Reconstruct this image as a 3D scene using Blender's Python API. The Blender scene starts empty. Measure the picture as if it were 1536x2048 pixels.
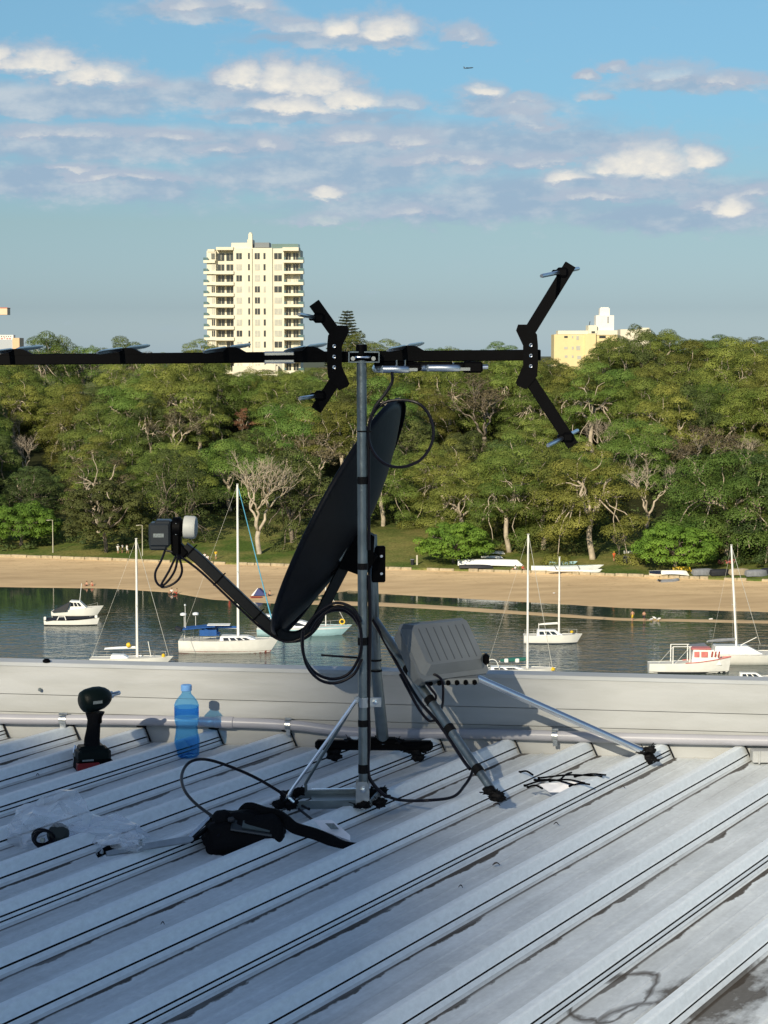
import bpy, math, random
from mathutils import Vector, Matrix, noise
R = math.radians
PI = math.pi
random.seed(7)
SC = bpy.context.scene
COL = SC.collection
# ---------------------------------------------------------------- camera frame
F = 4000.0            # focal length in pixels of the 1536 x 2048 picture
CZ = 40.0             # camera height above the water
CAM = Vector((0, 0, CZ))
HZ_TRUE = 700.0       # row of the true horizon
HZ_ROOF = 635.0       # row where the gently rising roof plane vanishes
def set_frame(h):
    global HZ, PITCH, FW, UP
    HZ = h; PITCH = math.atan((1024 - HZ) / F)
    FW = Vector((0, math.cos(PITCH), -math.sin(PITCH)))
    UP = Vector((0, math.sin(PITCH), math.cos(PITCH)))
set_frame(HZ_TRUE)
def ray(px, py):
    return Vector((1, 0, 0)) * ((px - 768) / F) + UP * ((1024 - py) / F) + FW
def P(px, py, Y):
    d = ray(px, py); return CAM + d * (Y / d.y)
def G(px, py, z):
    d = ray(px, py); return CAM + d * ((z - CZ) / d.z)
def mpp(Y):           # metres per picture pixel at distance Y
    return Y / F

# ---------------------------------------------------------------- object helpers
def tag(o, label=None, cat=None, group=None, kind=None):
    if label: o['label'] = label
    if cat: o['category'] = cat
    if group: o['group'] = group
    if kind: o['kind'] = kind
    return o
def empty(name, loc=(0, 0, 0), rz=0, label=None, cat=None, group=None, kind=None):
    o = bpy.data.objects.new(name, None); COL.objects.link(o)
    o.location = loc; o.rotation_euler = (0, 0, rz); o.empty_display_size = .2
    return tag(o, label, cat, group, kind)
def kids(o):
    return [c for c in ALLKIDS.get(o.name, [])]
ALLKIDS = {}
def adopt(c, p):
    c.parent = p
    ALLKIDS.setdefault(p.name, []).append(c)
def copy_tree(o, parent=None):
    c = o.copy(); COL.objects.link(c)
    if parent is not None: adopt(c, parent)
    for ch in kids(o): copy_tree(ch, c)
    return c

class MB:
    """collects shapes and links them as one mesh object"""
    def __init__(s): s.v = []; s.f = []; s.c = []
    def add(s, vs, fs):
        n = len(s.v); s.v += [Vector(v) for v in vs]; s.f += [tuple(i + n for i in f) for f in fs]; return s
    def frame(s, vs, fs, M): return s.add([M @ Vector(v) for v in vs], fs)
    def box(s, c, size, M=None, ch=0.0):
        x, y, z = size[0] / 2, size[1] / 2, size[2] / 2
        M = (Matrix.Translation(Vector(c)) @ (M.to_4x4() if M is not None else Matrix.Identity(4)))
        if ch <= 0:
            vs = [(a * x, b * y, d * z) for a in (-1, 1) for b in (-1, 1) for d in (-1, 1)]
            fs = [(0, 1, 3, 2), (4, 6, 7, 5), (0, 4, 5, 1), (2, 3, 7, 6), (0, 2, 6, 4), (1, 5, 7, 3)]
        else:       # chamfered box: every corner becomes a triangle
            vs = []; idx = {}
            for a in (-1, 1):
                for b in (-1, 1):
                    for d in (-1, 1):
                        idx[a, b, d] = len(vs)
                        vs += [(a * x, b * (y - ch), d * (z - ch)), (a * (x - ch), b * y, d * (z - ch)), (a * (x - ch), b * (y - ch), d * z)]
            q = lambda a, b, d, k: idx[a, b, d] + k
            fs = []
            for a in (-1, 1):
                fs += [(q(a, -1, -1, 0), q(a, 1, -1, 0), q(a, 1, 1, 0), q(a, -1, 1, 0))][::1]
                fs += [(q(-1, a, -1, 1), q(1, a, -1, 1), q(1, a, 1, 1), q(-1, a, 1, 1))]
                fs += [(q(-1, -1, a, 2), q(1, -1, a, 2), q(1, 1, a, 2), q(-1, 1, a, 2))]
            for a in (-1, 1):
                for b in (-1, 1):
                    fs += [(q(a, b, -1, 0), q(a, b, 1, 0), q(a, b, 1, 1), q(a, b, -1, 1))]
                    fs += [(q(a, -1, b, 0), q(a, 1, b, 0), q(a, 1, b, 2), q(a, -1, b, 2))]
                    fs += [(q(-1, a, b, 1), q(1, a, b, 1), q(1, a, b, 2), q(-1, a, b, 2))]
                    for d in (-1, 1):
                        fs += [(q(a, b, d, 0), q(a, b, d, 1), q(a, b, d, 2))]
        return s.frame(vs, fs, M)
    def tube(s, pts, r, n=8, cap=True, flat=1.0):
        pts = [Vector(p) for p in pts]
        rs = r if isinstance(r, (list, tuple)) else [r] * len(pts)
        t0 = (pts[1] - pts[0]).normalized()
        u = t0.orthogonal().normalized()
        rings = []
        for i, p in enumerate(pts):
            a = pts[max(i - 1, 0)]; b = pts[min(i + 1, len(pts) - 1)]
            t = (b - a)
            t = t.normalized() if t.length > 1e-9 else t0
            u = (u - t * u.dot(t))
            u = u.normalized() if u.length > 1e-6 else t.orthogonal().normalized()
            w = t.cross(u)
            rings.append([p + (u * math.cos(2 * PI * k / n) + w * math.sin(2 * PI * k / n) * flat) * rs[i] for k in range(n)])
        base = len(s.v); s.v += [q for r_ in rings for q in r_]
        for i in range(len(pts) - 1):
            for k in range(n):
                k2 = (k + 1) % n
                s.f.append((base + i * n + k, base + i * n + k2, base + (i + 1) * n + k2, base + (i + 1) * n + k))
        if cap:
            s.f.append(tuple(base + k for k in range(n))[::-1])
            s.f.append(tuple(base + (len(pts) - 1) * n + k for k in range(n)))
        return s
    def bar(s, a, b, w, h, upv=(0, 0, 1), ch=0.0):
        a = Vector(a); b = Vector(b); t = (b - a); L = t.length; t.normalize()
        u = Vector(upv); u = (u - t * u.dot(t))
        u = u.normalized() if u.length > 1e-6 else t.orthogonal().normalized()
        x = u.cross(t)
        M = Matrix((t, x, u)).transposed()
        return s.box((a + b) / 2, (L, w, h), M, ch)
    def lathe(s, prof, c=(0, 0, 0), axis=(0, 0, 1), n=20):
        ax = Vector(axis).normalized(); u = ax.orthogonal().normalized(); w = ax.cross(u); c = Vector(c)
        base = len(s.v)
        for r, h in prof:
            for k in range(n):
                s.v.append(c + ax * h + (u * math.cos(2 * PI * k / n) + w * math.sin(2 * PI * k / n)) * r)
        for i in range(len(prof) - 1):
            for k in range(n):
                k2 = (k + 1) % n
                s.f.append((base + i * n + k, base + i * n + k2, base + (i + 1) * n + k2, base + (i + 1) * n + k))
        return s
    def prism(s, poly, z0, z1, M=None):
        M = M or Matrix.Identity(4); n = len(poly)
        vs = [(x, y, z0) for x, y in poly] + [(x, y, z1) for x, y in poly]
        fs = [tuple(range(n))[::-1], tuple(range(n, 2 * n))] + [(i, (i + 1) % n, n + (i + 1) % n, n + i) for i in range(n)]
        return s.frame(vs, fs, M)
    def build(s, name, mat, parent=None, smooth=False, fix=True, bevel=0):
        me = bpy.data.meshes.new(name)
        org = Vector((0, 0, 0))
        me.from_pydata([tuple(v) for v in s.v], [], s.f)
        if fix:
            import bmesh
            bm = bmesh.new(); bm.from_mesh(me)
            bmesh.ops.recalc_face_normals(bm, faces=bm.faces)
            bm.to_mesh(me); bm.free()
        if mat: me.materials.append(mat)
        if smooth:
            for p in me.polygons: p.use_smooth = True
            if smooth != 'full':
                try: me.set_sharp_from_angle(angle=R(38))
                except Exception: pass
        o = bpy.data.objects.new(name, me); COL.objects.link(o)
        if parent is not None: adopt(o, parent)
        if bevel:
            m = o.modifiers.new('Bevel', 'BEVEL'); m.width = bevel; m.segments = 2; m.limit_method = 'ANGLE'
        return o
def spline(pts, per=8):
    """Catmull-Rom through points"""
    pts = [Vector(p) for p in pts]
    q = [pts[0] * 2 - pts[1]] + pts + [pts[-1] * 2 - pts[-2]]
    out = []
    for i in range(1, len(q) - 2):
        for k in range(per):
            t = k / per
            a, b, c, d = q[i - 1], q[i], q[i + 1], q[i + 2]
            out.append(.5 * ((2 * b) + (c - a) * t + (2 * a - 5 * b + 4 * c - d) * t * t + (3 * b - a - 3 * c + d) * t ** 3))
    out.append(pts[-1])
    return out

# ---------------------------------------------------------------- materials
def new_mat(name):
    m = bpy.data.materials.new(name); m.use_nodes = True
    nt = m.node_tree; b = nt.nodes['Principled BSDF']
    return m, nt, b
def N(nt, typ, **kw):
    n = nt.nodes.new(typ)
    for k, v in kw.items():
        if k == 'op': n.operation = v
        else: setattr(n, k, v)
    return n
def mat(name, col, rough=.5, metal=0, var=.08, scale=8, bump=0, bscale=60, spec=.5, coat=0, trans=0, alpha=1, ior=1.45, rvar=0.0):
    m, nt, b = new_mat(name)
    c = (*col, 1)
    tc = N(nt, 'ShaderNodeTexCoord')
    if var > 0:
        nz = N(nt, 'ShaderNodeTexNoise'); nz.inputs['Scale'].default_value = scale; nz.inputs['Detail'].default_value = 5
        nt.links.new(tc.outputs['Object'], nz.inputs['Vector'])
        mr = N(nt, 'ShaderNodeMapRange'); mr.inputs[1].default_value = .25; mr.inputs[2].default_value = .75
        mr.inputs[3].default_value = 1 - var; mr.inputs[4].default_value = 1 + var
        nt.links.new(nz.outputs[0], mr.inputs[0])
        mx = N(nt, 'ShaderNodeVectorMath', op='SCALE'); mx.inputs[0].default_value = col
        nt.links.new(mr.outputs[0], mx.inputs['Scale'])
        nt.links.new(mx.outputs[0], b.inputs['Base Color'])
        if rvar:
            m2 = N(nt, 'ShaderNodeMapRange'); m2.inputs[3].default_value = max(.02, rough - rvar); m2.inputs[4].default_value = rough + rvar
            nt.links.new(nz.outputs[0], m2.inputs[0]); nt.links.new(m2.outputs[0], b.inputs['Roughness'])
    else:
        b.inputs['Base Color'].default_value = c
    if not rvar: b.inputs['Roughness'].default_value = rough
    b.inputs['Metallic'].default_value = metal
    b.inputs['Specular IOR Level'].default_value = spec
    b.inputs['Coat Weight'].default_value = coat
    b.inputs['Transmission Weight'].default_value = trans
    b.inputs['Alpha'].default_value = alpha
    b.inputs['IOR'].default_value = ior
    if bump:
        n2 = N(nt, 'ShaderNodeTexNoise'); n2.inputs['Scale'].default_value = bscale; n2.inputs['Detail'].default_value = 4
        nt.links.new(tc.outputs['Object'], n2.inputs['Vector'])
        bp = N(nt, 'ShaderNodeBump'); bp.inputs['Strength'].default_value = bump; bp.inputs['Distance'].default_value = .02
        nt.links.new(n2.outputs[0], bp.inputs['Height']); nt.links.new(bp.outputs[0], b.inputs['Normal'])
    return m
M = {}
M['galv'] = mat('galvanised_steel', (.50, .52, .53), .32, 1, .16, 30, bump=.05, bscale=90, rvar=.08)
M['galv_dull'] = mat('dull_steel', (.19, .225, .24), .36, .85, .2, 24, bump=.08, rvar=.08)
M['chrome'] = mat('polished_aluminium', (.75, .77, .8), .16, 1, .06, 30)
M['alu'] = mat('aluminium_rod', (.62, .66, .7), .28, 1, .1, 20)
M['black'] = mat('black_plastic', (.0015, .0015, .002), .55, 0, .2, 30, spec=.07)
M['black_matt'] = mat('black_tape', (.004, .004, .005), .6, 0, .3, 60, bump=.2, bscale=200, spec=.15)
M['cable'] = mat('black_cable', (.006, .005, .009), .35, 0, .1, 30, spec=.25)
M['dish'] = mat('charcoal_dish_paint', (.0055, .0065, .010), .5, 0, .25, 9, spec=.2, bump=.03)
M['dish_arm'] = mat('charcoal_arm_paint', (.011, .012, .013), .45, 0, .15, 20, spec=.25)
M['box'] = mat('grey_enclosure_plastic', (.16, .175, .185), .5, 0, .08, 16, bump=.05, bscale=300)
M['cap'] = mat('off_white_plastic', (.66, .66, .60), .5, 0, .05, 30)
M['sticker'] = mat('faded_sticker', (.20, .23, .23), .5, 0, .35, 220)
M['drill'] = mat('dark_tool_housing', (.002, .006, .005), .45, 0, .2, 30, spec=.2, bump=.1, bscale=250)
M['rubber'] = mat('rubber_grip', (.004, .004, .005), .7, 0, .2, 30, bump=.25, bscale=300, spec=.15)
M['redplastic'] = mat('red_battery_plastic', (.22, .012, .012), .4, 0, .1, 20)
M['paper'] = mat('white_paper', (.90, .90, .94), .7, 0, .06, 30, bump=.15, bscale=40)
M['whitehull'] = mat('white_gelcoat', (.88, .87, .82), .3, 0, .07, 1.2, coat=.3)
M['whitehull2'] = mat('cool_white_gelcoat', (.84, .86, .87), .3, 0, .07, 1.2, coat=.3)
M['deck'] = mat('pale_deck', (.66, .64, .57), .6, 0, .1, 2.5)
M['mastw'] = mat('white_spar', (.86, .85, .80), .4, 0, .06, 2)
M['wire'] = mat('rigging_wire', (.62, .60, .54), .4, .3, .05, 2)
M['bluerope'] = mat('blue_furled_sail', (.10, .38, .55), .6, 0, .1, 3)
M['bluecov'] = mat('blue_canvas', (.012, .085, .30), .7, 0, .15, 3, bump=.3, bscale=6)
M['greencov'] = mat('green_canvas', (.01, .11, .085), .7, 0, .15, 3)
M['darkcov'] = mat('black_canvas', (.018, .02, .026), .7, 0, .2, 3)
M['greycov'] = mat('grey_canvas', (.22, .23, .25), .7, 0, .2, 3)
M['glassd'] = mat('dark_window_glass', (.02, .024, .03), .08, 0, 0, spec=.7)
M['redpaint'] = mat('antifoul_red', (.30, .05, .035), .55, 0, .15, 3)
M['pinkpaint'] = mat('faded_red_paint', (.60, .19, .17), .5, 0, .12, 3)
M['bluepaint'] = mat('pale_blue_paint', (.42, .66, .72), .4, 0, .08, 3)
M['navy'] = mat('navy_paint', (.02, .03, .06), .4, 0, .1, 3)
M['yellow'] = mat('yellow_plastic', (.75, .50, .03), .5, 0, .1, 5)
M['orange'] = mat('orange_fabric', (.75, .13, .03), .7, 0, .1, 5)
M['skin'] = mat('skin', (.52, .28, .18), .6, 0, .08, 5)
M['white_cloth'] = mat('white_cloth', (.75, .74, .72), .8, 0, .06, 5)
M['dark_cloth'] = mat('dark_cloth', (.02, .025, .04), .8, 0, .06, 5)
M['red_cloth'] = mat('red_cloth', (.55, .07, .04), .8, 0, .06, 5)
M['hair'] = mat('dark_hair', (.03, .02, .014), .7, 0, .1, 5)
M['stone'] = mat('sandstone_edging', (.40, .33, .22), .85, 0, .3, 1.6, bump=.5, bscale=3)
M['concrete'] = mat('concrete', (.42, .40, .36), .85, 0, .15, .5)
M['lampcol'] = mat('pale_lamp_post', (.50, .47, .38), .5, 0, .1, 2)

# ---------------------------------------------------------------- camera
cd = bpy.data.cameras.new('camera'); cam = bpy.data.objects.new('camera', cd); COL.objects.link(cam)
cam.location = CAM; cam.rotation_euler = (PI / 2 - PITCH, 0, 0)
cd.sensor_fit = 'VERTICAL'; cd.sensor_height = 36; cd.sensor_width = 27
cd.lens = F / 2048 * 36; cd.clip_start = .05; cd.clip_end = 30000
SC.camera = cam

# ---------------------------------------------------------------- light
SUN_EL = R(24); SUN_AZ = R(20)          # the sun stands behind the camera, to the left by SUN_AZ
sd = Vector((-math.sin(SUN_AZ) * math.cos(SUN_EL), -math.cos(SUN_AZ) * math.cos(SUN_EL), math.sin(SUN_EL)))
sl = bpy.data.lights.new('sun', 'SUN'); sun = bpy.data.objects.new('sun', sl); COL.objects.link(sun)
sl.energy = 5.0; sl.angle = R(.5); sl.color = (1, .89, .68)
sun.rotation_euler = sd.to_track_quat('Z', 'Y').to_euler(); sun.location = (0, -5, 60)
w = bpy.data.worlds.new('World'); SC.world = w; w.use_nodes = True
nt = w.node_tree; nt.nodes.clear()
out = N(nt, 'ShaderNodeOutputWorld'); bg = N(nt, 'ShaderNodeBackground'); bg.inputs['Strength'].default_value = .10
sky = N(nt, 'ShaderNodeTexSky'); sky.sky_type = 'NISHITA'; sky.sun_disc = False
sky.sun_elevation = SUN_EL; sky.sun_rotation = math.atan2(sd.x, sd.y)
sky.air_density = 1.0; sky.dust_density = .6; sky.ozone_density = 2.0
# clouds: soft cumulus and stratus bands laid out by direction (azimuth, elevation)
tc = N(nt, 'ShaderNodeTexCoord')
sp = N(nt, 'ShaderNodeSeparateXYZ'); nt.links.new(tc.outputs['Generated'], sp.inputs[0])
def mth(op, a, b=None, c=None, clamp=False):
    n = N(nt, 'ShaderNodeMath', op=op); n.use_clamp = clamp
    for i, x in enumerate((a, b, c)):
        if x is None: continue
        if isinstance(x, (int, float)): n.inputs[i].default_value = x
        else: nt.links.new(x, n.inputs[i])
    return n.outputs[0]
ysafe = mth('MAXIMUM', sp.outputs[1], .02)
az = mth('MULTIPLY', mth('ARCTAN2', sp.outputs[0], sp.outputs[1]), F / 1000)                       # px/1000 right of the view axis
el = mth('MULTIPLY', mth('ARCSINE', sp.outputs[2]), F / 1000)                     # px/1000 above the horizon
cmb = N(nt, 'ShaderNodeCombineXYZ'); nt.links.new(az, cmb.inputs[0]); nt.links.new(el, cmb.inputs[1])
def nzn(scale, detail, rough, offset, ysc=1.0):
    mp = N(nt, 'ShaderNodeMapping'); mp.inputs['Scale'].default_value = (1, ysc, 1); mp.inputs['Location'].default_value = offset
    nt.links.new(cmb.outputs[0], mp.inputs[0])
    n = N(nt, 'ShaderNodeTexNoise'); n.inputs['Scale'].default_value = scale; n.inputs['Detail'].default_value = detail
    n.inputs['Roughness'].default_value = rough; nt.links.new(mp.outputs[0], n.inputs['Vector'])
    return n.outputs[0]
n1 = nzn(6, 4, .6, (3, 1, 0), 1.6); n2 = nzn(26, 4, .6, (7, 2, 5), 1.5); n3 = nzn(3.0, 5, .62, (1, 5, 2), 3.2); n4 = nzn(14, 4, .6, (11, 3, 2), 2.2)
# cloud masses: centre, half size, weight in thousandths of the view scale
def vm(op, a, b=None, c=None):
    n = N(nt, 'ShaderNodeVectorMath', op=op)
    for i, x in enumerate((a, b, c)):
        if x is None: continue
        if isinstance(x, tuple): n.inputs[i].default_value = x
        else: nt.links.new(x, n.inputs[i])
    return n.outputs['Value'] if op == 'LENGTH' else n.outputs[0]
azw = mth('ADD', az, mth('MULTIPLY', mth('SUBTRACT', n1, .5), .12)); elw = mth('ADD', el, mth('MULTIPLY', mth('SUBTRACT', n4, .5), .05))
cw = N(nt, 'ShaderNodeCombineXYZ'); nt.links.new(azw, cw.inputs[0]); nt.links.new(elw, cw.inputs[1])
def total(bl, base=False):
    """squared distance to the nearest mass -> 1 in its heart, 0 far away"""
    s = None
    for px, py, rx, ry, wgt in bl:
        k = 1000 / math.sqrt(.35 + .65 * wgt)
        v = vm('MULTIPLY_ADD', cw.outputs[0], (k / rx, k / ry, 0), (-(px - 768) / 1000 * k / rx, -(HZ - py) / 1000 * k / ry, 0))
        if base: v = vm('MAXIMUM', v, vm('MULTIPLY', v, (-1, -2.6, -1)))
        d = vm('LENGTH', v); s = d if s is None else mth('MINIMUM', s, d)
    return mth('POWER', 2.718, mth('MULTIPLY', mth('MULTIPLY', s, s), -1))
puffs = total([(0, 140, 60, 34, 1.1), (95, 155, 90, 48, 1.15), (200, 175, 110, 40, 1.1), (290, 190, 70, 30, .9), (490, 175, 65, 46, 1.15), (560, 185, 80, 60, 1.2), (630, 190, 90, 62, 1.2), (700, 215, 80, 36, 1.15), (580, 228, 130, 28, 1.2),
               (775, 88, 80, 50, 1.15), (690, 85, 60, 38, 1.0), (590, 75, 90, 26, 1.0), (490, 30, 80, 28, .95), (390, 35, 90, 26, .85), (320, 14, 60, 20, .8), (930, 92, 40, 34, 1.0), (960, 203, 58, 28, 1.05), (1050, 212, 50, 16, .85),
               (1300, 350, 110, 74, 1.25), (1390, 340, 50, 50, 1.1), (1230, 345, 70, 40, 1.1), (1140, 365, 60, 26, 1.1), (1450, 428, 60, 40, 1.15), (1390, 425, 40, 22, 1.0), (650, 398, 62, 24, 1.1), (150, 348, 90, 13, .9),
               (1330, 170, 90, 32, 1.05), (1230, 160, 40, 22, .9), (1430, 180, 90, 22, .95), (1170, 172, 36, 18, 1.0), (1040, 255, 80, 40, .95), (710, 285, 90, 34, .95), (530, 300, 60, 30, .95), (440, 310, 60, 16, .85), (350, 285, 90, 22, .85),
               (150, 280, 200, 20, .9), (900, 330, 140, 26, .95), (820, 290, 80, 30, .85), (800, 225, 60, 30, .95), (1080, 335, 120, 26, .85), (820, 430, 70, 22, .8), (660, 445, 80, 22, .7), (1500, 395, 50, 22, .7), (1180, 400, 120, 20, .65), (260, 365, 160, 18, .75)], True)
bands = total([(120, 220, 330, 36, 1.1), (420, 200, 260, 30, .95), (620, 244, 230, 14, 1.25), (250, 300, 460, 40, 1.0), (850, 300, 380, 62, 1.0), (1010, 225, 140, 26, .9), (150, 372, 330, 40, .95), (620, 360, 300, 48, 1.0), (740, 104, 110, 12, 1.1), (1080, 300, 240, 36, 1.0),
               (1200, 385, 360, 34, 1.05), (900, 420, 420, 40, .72), (1330, 440, 300, 34, .75), (1360, 186, 160, 16, 1.0), (640, 95, 180, 14, .9), (430, 45, 180, 24, .7), (1190, 205, 44, 14, .6), (1420, 395, 160, 26, .9), (90, 235, 180, 20, 1.2)])
far = mth('MULTIPLY', mth('SUBTRACT', n3, .50), 5.0, clamp=True)
inview = mth('MULTIPLY', mth('LESS_THAN', mth('ABSOLUTE', az), .95), mth('LESS_THAN', el, .85))
outv = mth('SUBTRACT', 1, inview)
heroes = total([(30, 150, 90, 40, 1.1), (120, 150, 90, 46, 1.15), (200, 172, 90, 36, 1.1), (490, 172, 60, 44, 1.15), (560, 182, 80, 58, 1.2), (630, 190, 90, 60, 1.2), (700, 215, 80, 34, 1.15), (580, 226, 130, 26, 1.2),
                (775, 84, 70, 46, 1.15), (690, 82, 60, 34, 1.0), (1300, 345, 100, 66, 1.25), (1390, 338, 45, 46, 1.1), (1230, 345, 60, 34, 1.1), (1130, 362, 55, 22, 1.1), (1450, 424, 52, 34, 1.15), (960, 200, 50, 22, 1.05), (655, 394, 55, 20, 1.1)], True)
heroes_m = mth('MULTIPLY', mth('SUBTRACT', heroes, .12), 1.5, clamp=True)
pd = mth('ADD', puffs, mth('MULTIPLY', mth('SUBTRACT', n4, .5), .95))
pd = mth('ADD', pd, mth('MULTIPLY', mth('SUBTRACT', n2, .5), .75))
pm = N(nt, 'ShaderNodeMapRange'); pm.interpolation_type = 'SMOOTHSTEP'; pm.inputs[1].default_value = .16; pm.inputs[2].default_value = .66
nt.links.new(pd, pm.inputs[0])
bd = mth('ADD', bands, mth('MULTIPLY', mth('SUBTRACT', n3, .5), .9))
bd = mth('ADD', bd, mth('MULTIPLY', mth('SUBTRACT', n4, .5), .5))
bmr = N(nt, 'ShaderNodeMapRange'); bmr.interpolation_type = 'SMOOTHSTEP'; bmr.inputs[1].default_value = .10; bmr.inputs[2].default_value = .75; bmr.inputs[4].default_value = .88
nt.links.new(bd, bmr.inputs[0])
bandm = mth('MAXIMUM', bmr.outputs[0], mth('MULTIPLY', mth('MULTIPLY', far, outv), .7))
# brightness of the puffs: lit crowns, grey creases where the mass folds
fold = mth('ADD', mth('MULTIPLY', n2, .9), mth('MULTIPLY', n4, 1.1))
psh = N(nt, 'ShaderNodeMapRange'); psh.inputs[1].default_value = 1.12; psh.inputs[2].default_value = 1.80; psh.inputs[3].default_value = .0; psh.inputs[4].default_value = 1.0
nt.links.new(mth('ADD', mth('MULTIPLY', mth('ADD', puffs, mth('MULTIPLY_ADD', heroes_m, .40, -.30)), .85), mth('MULTIPLY', fold, .75)), psh.inputs[0])
# tint the clear sky slightly: teal grey low, azure high
tr = N(nt, 'ShaderNodeValToRGB'); e = tr.color_ramp.elements
e[0].position = 0.0; e[0].color = (.72, .94, 1.40, 1); e[1].position = 1.0; e[1].color = (1.0, 1.04, 1.06, 1)
for p_, c_ in ((.10, (.53, .68, 1.00)), (.3, (.57, .68, .80)), (.55, (.56, .80, .93)), (.84, (.66, .91, .98))):
    x = tr.color_ramp.elements.new(p_); x.color = (*c_, 1)
em = mth('MULTIPLY', el, 1.2, clamp=True); nt.links.new(em, tr.inputs[0])
SKYTINT = tr
tm = N(nt, 'ShaderNodeMix'); tm.data_type = 'RGBA'; tm.blend_type = 'MULTIPLY'; tm.inputs[0].default_value = 1
nt.links.new(sky.outputs[0], tm.inputs[6]); nt.links.new(tr.outputs[0], tm.inputs[7])
bcol = N(nt, 'ShaderNodeMix'); bcol.data_type = 'RGBA'; bcol.inputs[6].default_value = (3.3, 4.5, 5.9, 1); bcol.inputs[7].default_value = (5.6, 6.2, 6.8, 1)
bl_ = N(nt, 'ShaderNodeMapRange'); bl_.interpolation_type = 'SMOOTHSTEP'; bl_.inputs[1].default_value = .42; bl_.inputs[2].default_value = .68
nt.links.new(mth('ADD', mth('MULTIPLY', n1, .55), mth('MULTIPLY', n4, .45)), bl_.inputs[0]); nt.links.new(bl_.outputs[0], bcol.inputs[0])
c1 = N(nt, 'ShaderNodeMix'); c1.data_type = 'RGBA'; nt.links.new(bcol.outputs[2], c1.inputs[7])
nt.links.new(bandm, c1.inputs[0]); nt.links.new(tm.outputs[2], c1.inputs[6])
pc = N(nt, 'ShaderNodeMix'); pc.data_type = 'RGBA'; pc.inputs[6].default_value = (4.3, 5.1, 6.2, 1); pc.inputs[7].default_value = (9.0, 8.6, 7.7, 1)
nt.links.new(psh.outputs[0], pc.inputs[0])
c2 = N(nt, 'ShaderNodeMix'); c2.data_type = 'RGBA'
nt.links.new(mth('MULTIPLY', pm.outputs[0], mth('MAXIMUM', heroes_m, mth('MULTIPLY_ADD', n3, 1.6, .06, clamp=True), clamp=True)), c2.inputs[0]); nt.links.new(c1.outputs[2], c2.inputs[6]); nt.links.new(pc.outputs[2], c2.inputs[7])
nt.links.new(c2.outputs[2], bg.inputs[0]); nt.links.new(bg.outputs[0], out.inputs[0])
w.cycles.sampling_method = 'MANUAL'; w.cycles.sample_map_resolution = 512
SC.view_settings.view_transform = 'Standard'; SC.view_settings.look = 'None'; SC.view_settings.gamma = 1
SC.view_settings.exposure = 0.0
SC.render.film_transparent = False
SC.cycles.caustics_refractive = False; SC.cycles.caustics_reflective = False; SC.cycles.max_bounces = 8; SC.cycles.transparent_max_bounces = 12
try: SC.cycles.use_denoising = True
except Exception: pass
# ================================================================ land and water
def lerp(a, b, t): return a + (b - a) * t
def interp(x, tab):
    if x <= tab[0][0]: return tab[0][1]
    for (x0, y0), (x1, y1) in zip(tab, tab[1:]):
        if x <= x1: return lerp(y0, y1, (x - x0) / (x1 - x0))
    return tab[-1][1]
EDGE = [(-400, 1108), (0, 1113), (400, 1127), (768, 1138), (1100, 1147), (1536, 1163), (2000, 1180)]      # top of the sand
SHORE = [(-400, 1168), (0, 1173), (220, 1176), (420, 1196), (560, 1203), (700, 1180), (768, 1188), (1000, 1201), (1250, 1216), (1536, 1224), (2000, 1235)]
SPN = [(-400, 1169), (0, 1174), (220, 1177), (340, 1185), (420, 1199), (560, 1208), (768, 1213), (880, 1219), (1239, 1241), (1536, 1247), (2000, 1256)]   # near edge of the spit
SPF = [(-400, 1168.4), (0, 1173.4), (220, 1176.4), (420, 1197), (560, 1204), (640, 1201), (768, 1205), (880, 1211), (1239, 1236), (1536, 1241), (2000, 1250)]
def uof(px): return (px - 768) / F
def yd(px, py, z): return G(px, py, z).y
def knots(px):
    e = yd(px, interp(px, EDGE), 1.9)
    sn = yd(px, interp(px, SPN), 0); sf = yd(px, interp(px, SPF), 0); sh = yd(px, interp(px, SHORE), 0)
    sf = max(sf, sn + .3)
    pool = sh - sf
    k = [(-50, -4), (sn - 60, -3), (sn - 8, -.6), (sn, 0), ((sn + sf) / 2, .10 if pool > .5 else .05), (sf, .0 if pool > .5 else .08)]
    if pool > .8:
        k += [(lerp(sf, sh, .3), -.12), (lerp(sf, sh, .8), -.06), (sh, 0)]
        b = sh
    else:
        b = sf; 
    k += [(b + (e - b) * .35, .75), (b + (e - b) * .8, 1.6), (e, 1.9)]
    return k, e
def land_z(x, y):
    """height of the lawn and the wooded hill"""
    px = 768 + F * x / max(y, 1)
    e = yd(max(-400, min(2000, px)), interp(px, EDGE), 1.9)
    s = y - e
    hr = 1.0 + .12 * math.sin(x / 70 + .6) + .15 * max(0, min(1, (x - 20) / 80))
    z = interp(s, [(0, 2.15), (1.5, 2.3), (14, 3.3), (30, 4.8), (60, 8), (110, 13.5), (160, 18.5), (220, 24), (270, 27), (320, 27.5), (450, 18), (700, 6), (1500, 2)])
    t = max(0, min(1, (s - 20) / 80))
    z *= lerp(1, hr, t)
    z += t * 1.1 * noise.noise(Vector((x / 30, y / 30, 3)))
    return z
def fan(name, ys_of, mat_, kind='structure', us=None, zf=None):
    us = us or [i * .01 - .42 for i in range(85)]
    vs = []; fs = []
    rows = None
    for u in us:
        px = 768 + F * u; pts = ys_of(px)
        rows = len(pts)
        for (y, z) in pts: vs.append((u * y, y, z))
    for i in range(len(us) - 1):
        for j in range(rows - 1):
            fs.append((i * rows + j, (i + 1) * rows + j, (i + 1) * rows + j + 1, i * rows + j + 1))
    mb = MB(); mb.add(vs, fs)
    o = mb.build(name, mat_, smooth='full', fix=False)
    return tag(o, kind=kind)
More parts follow.
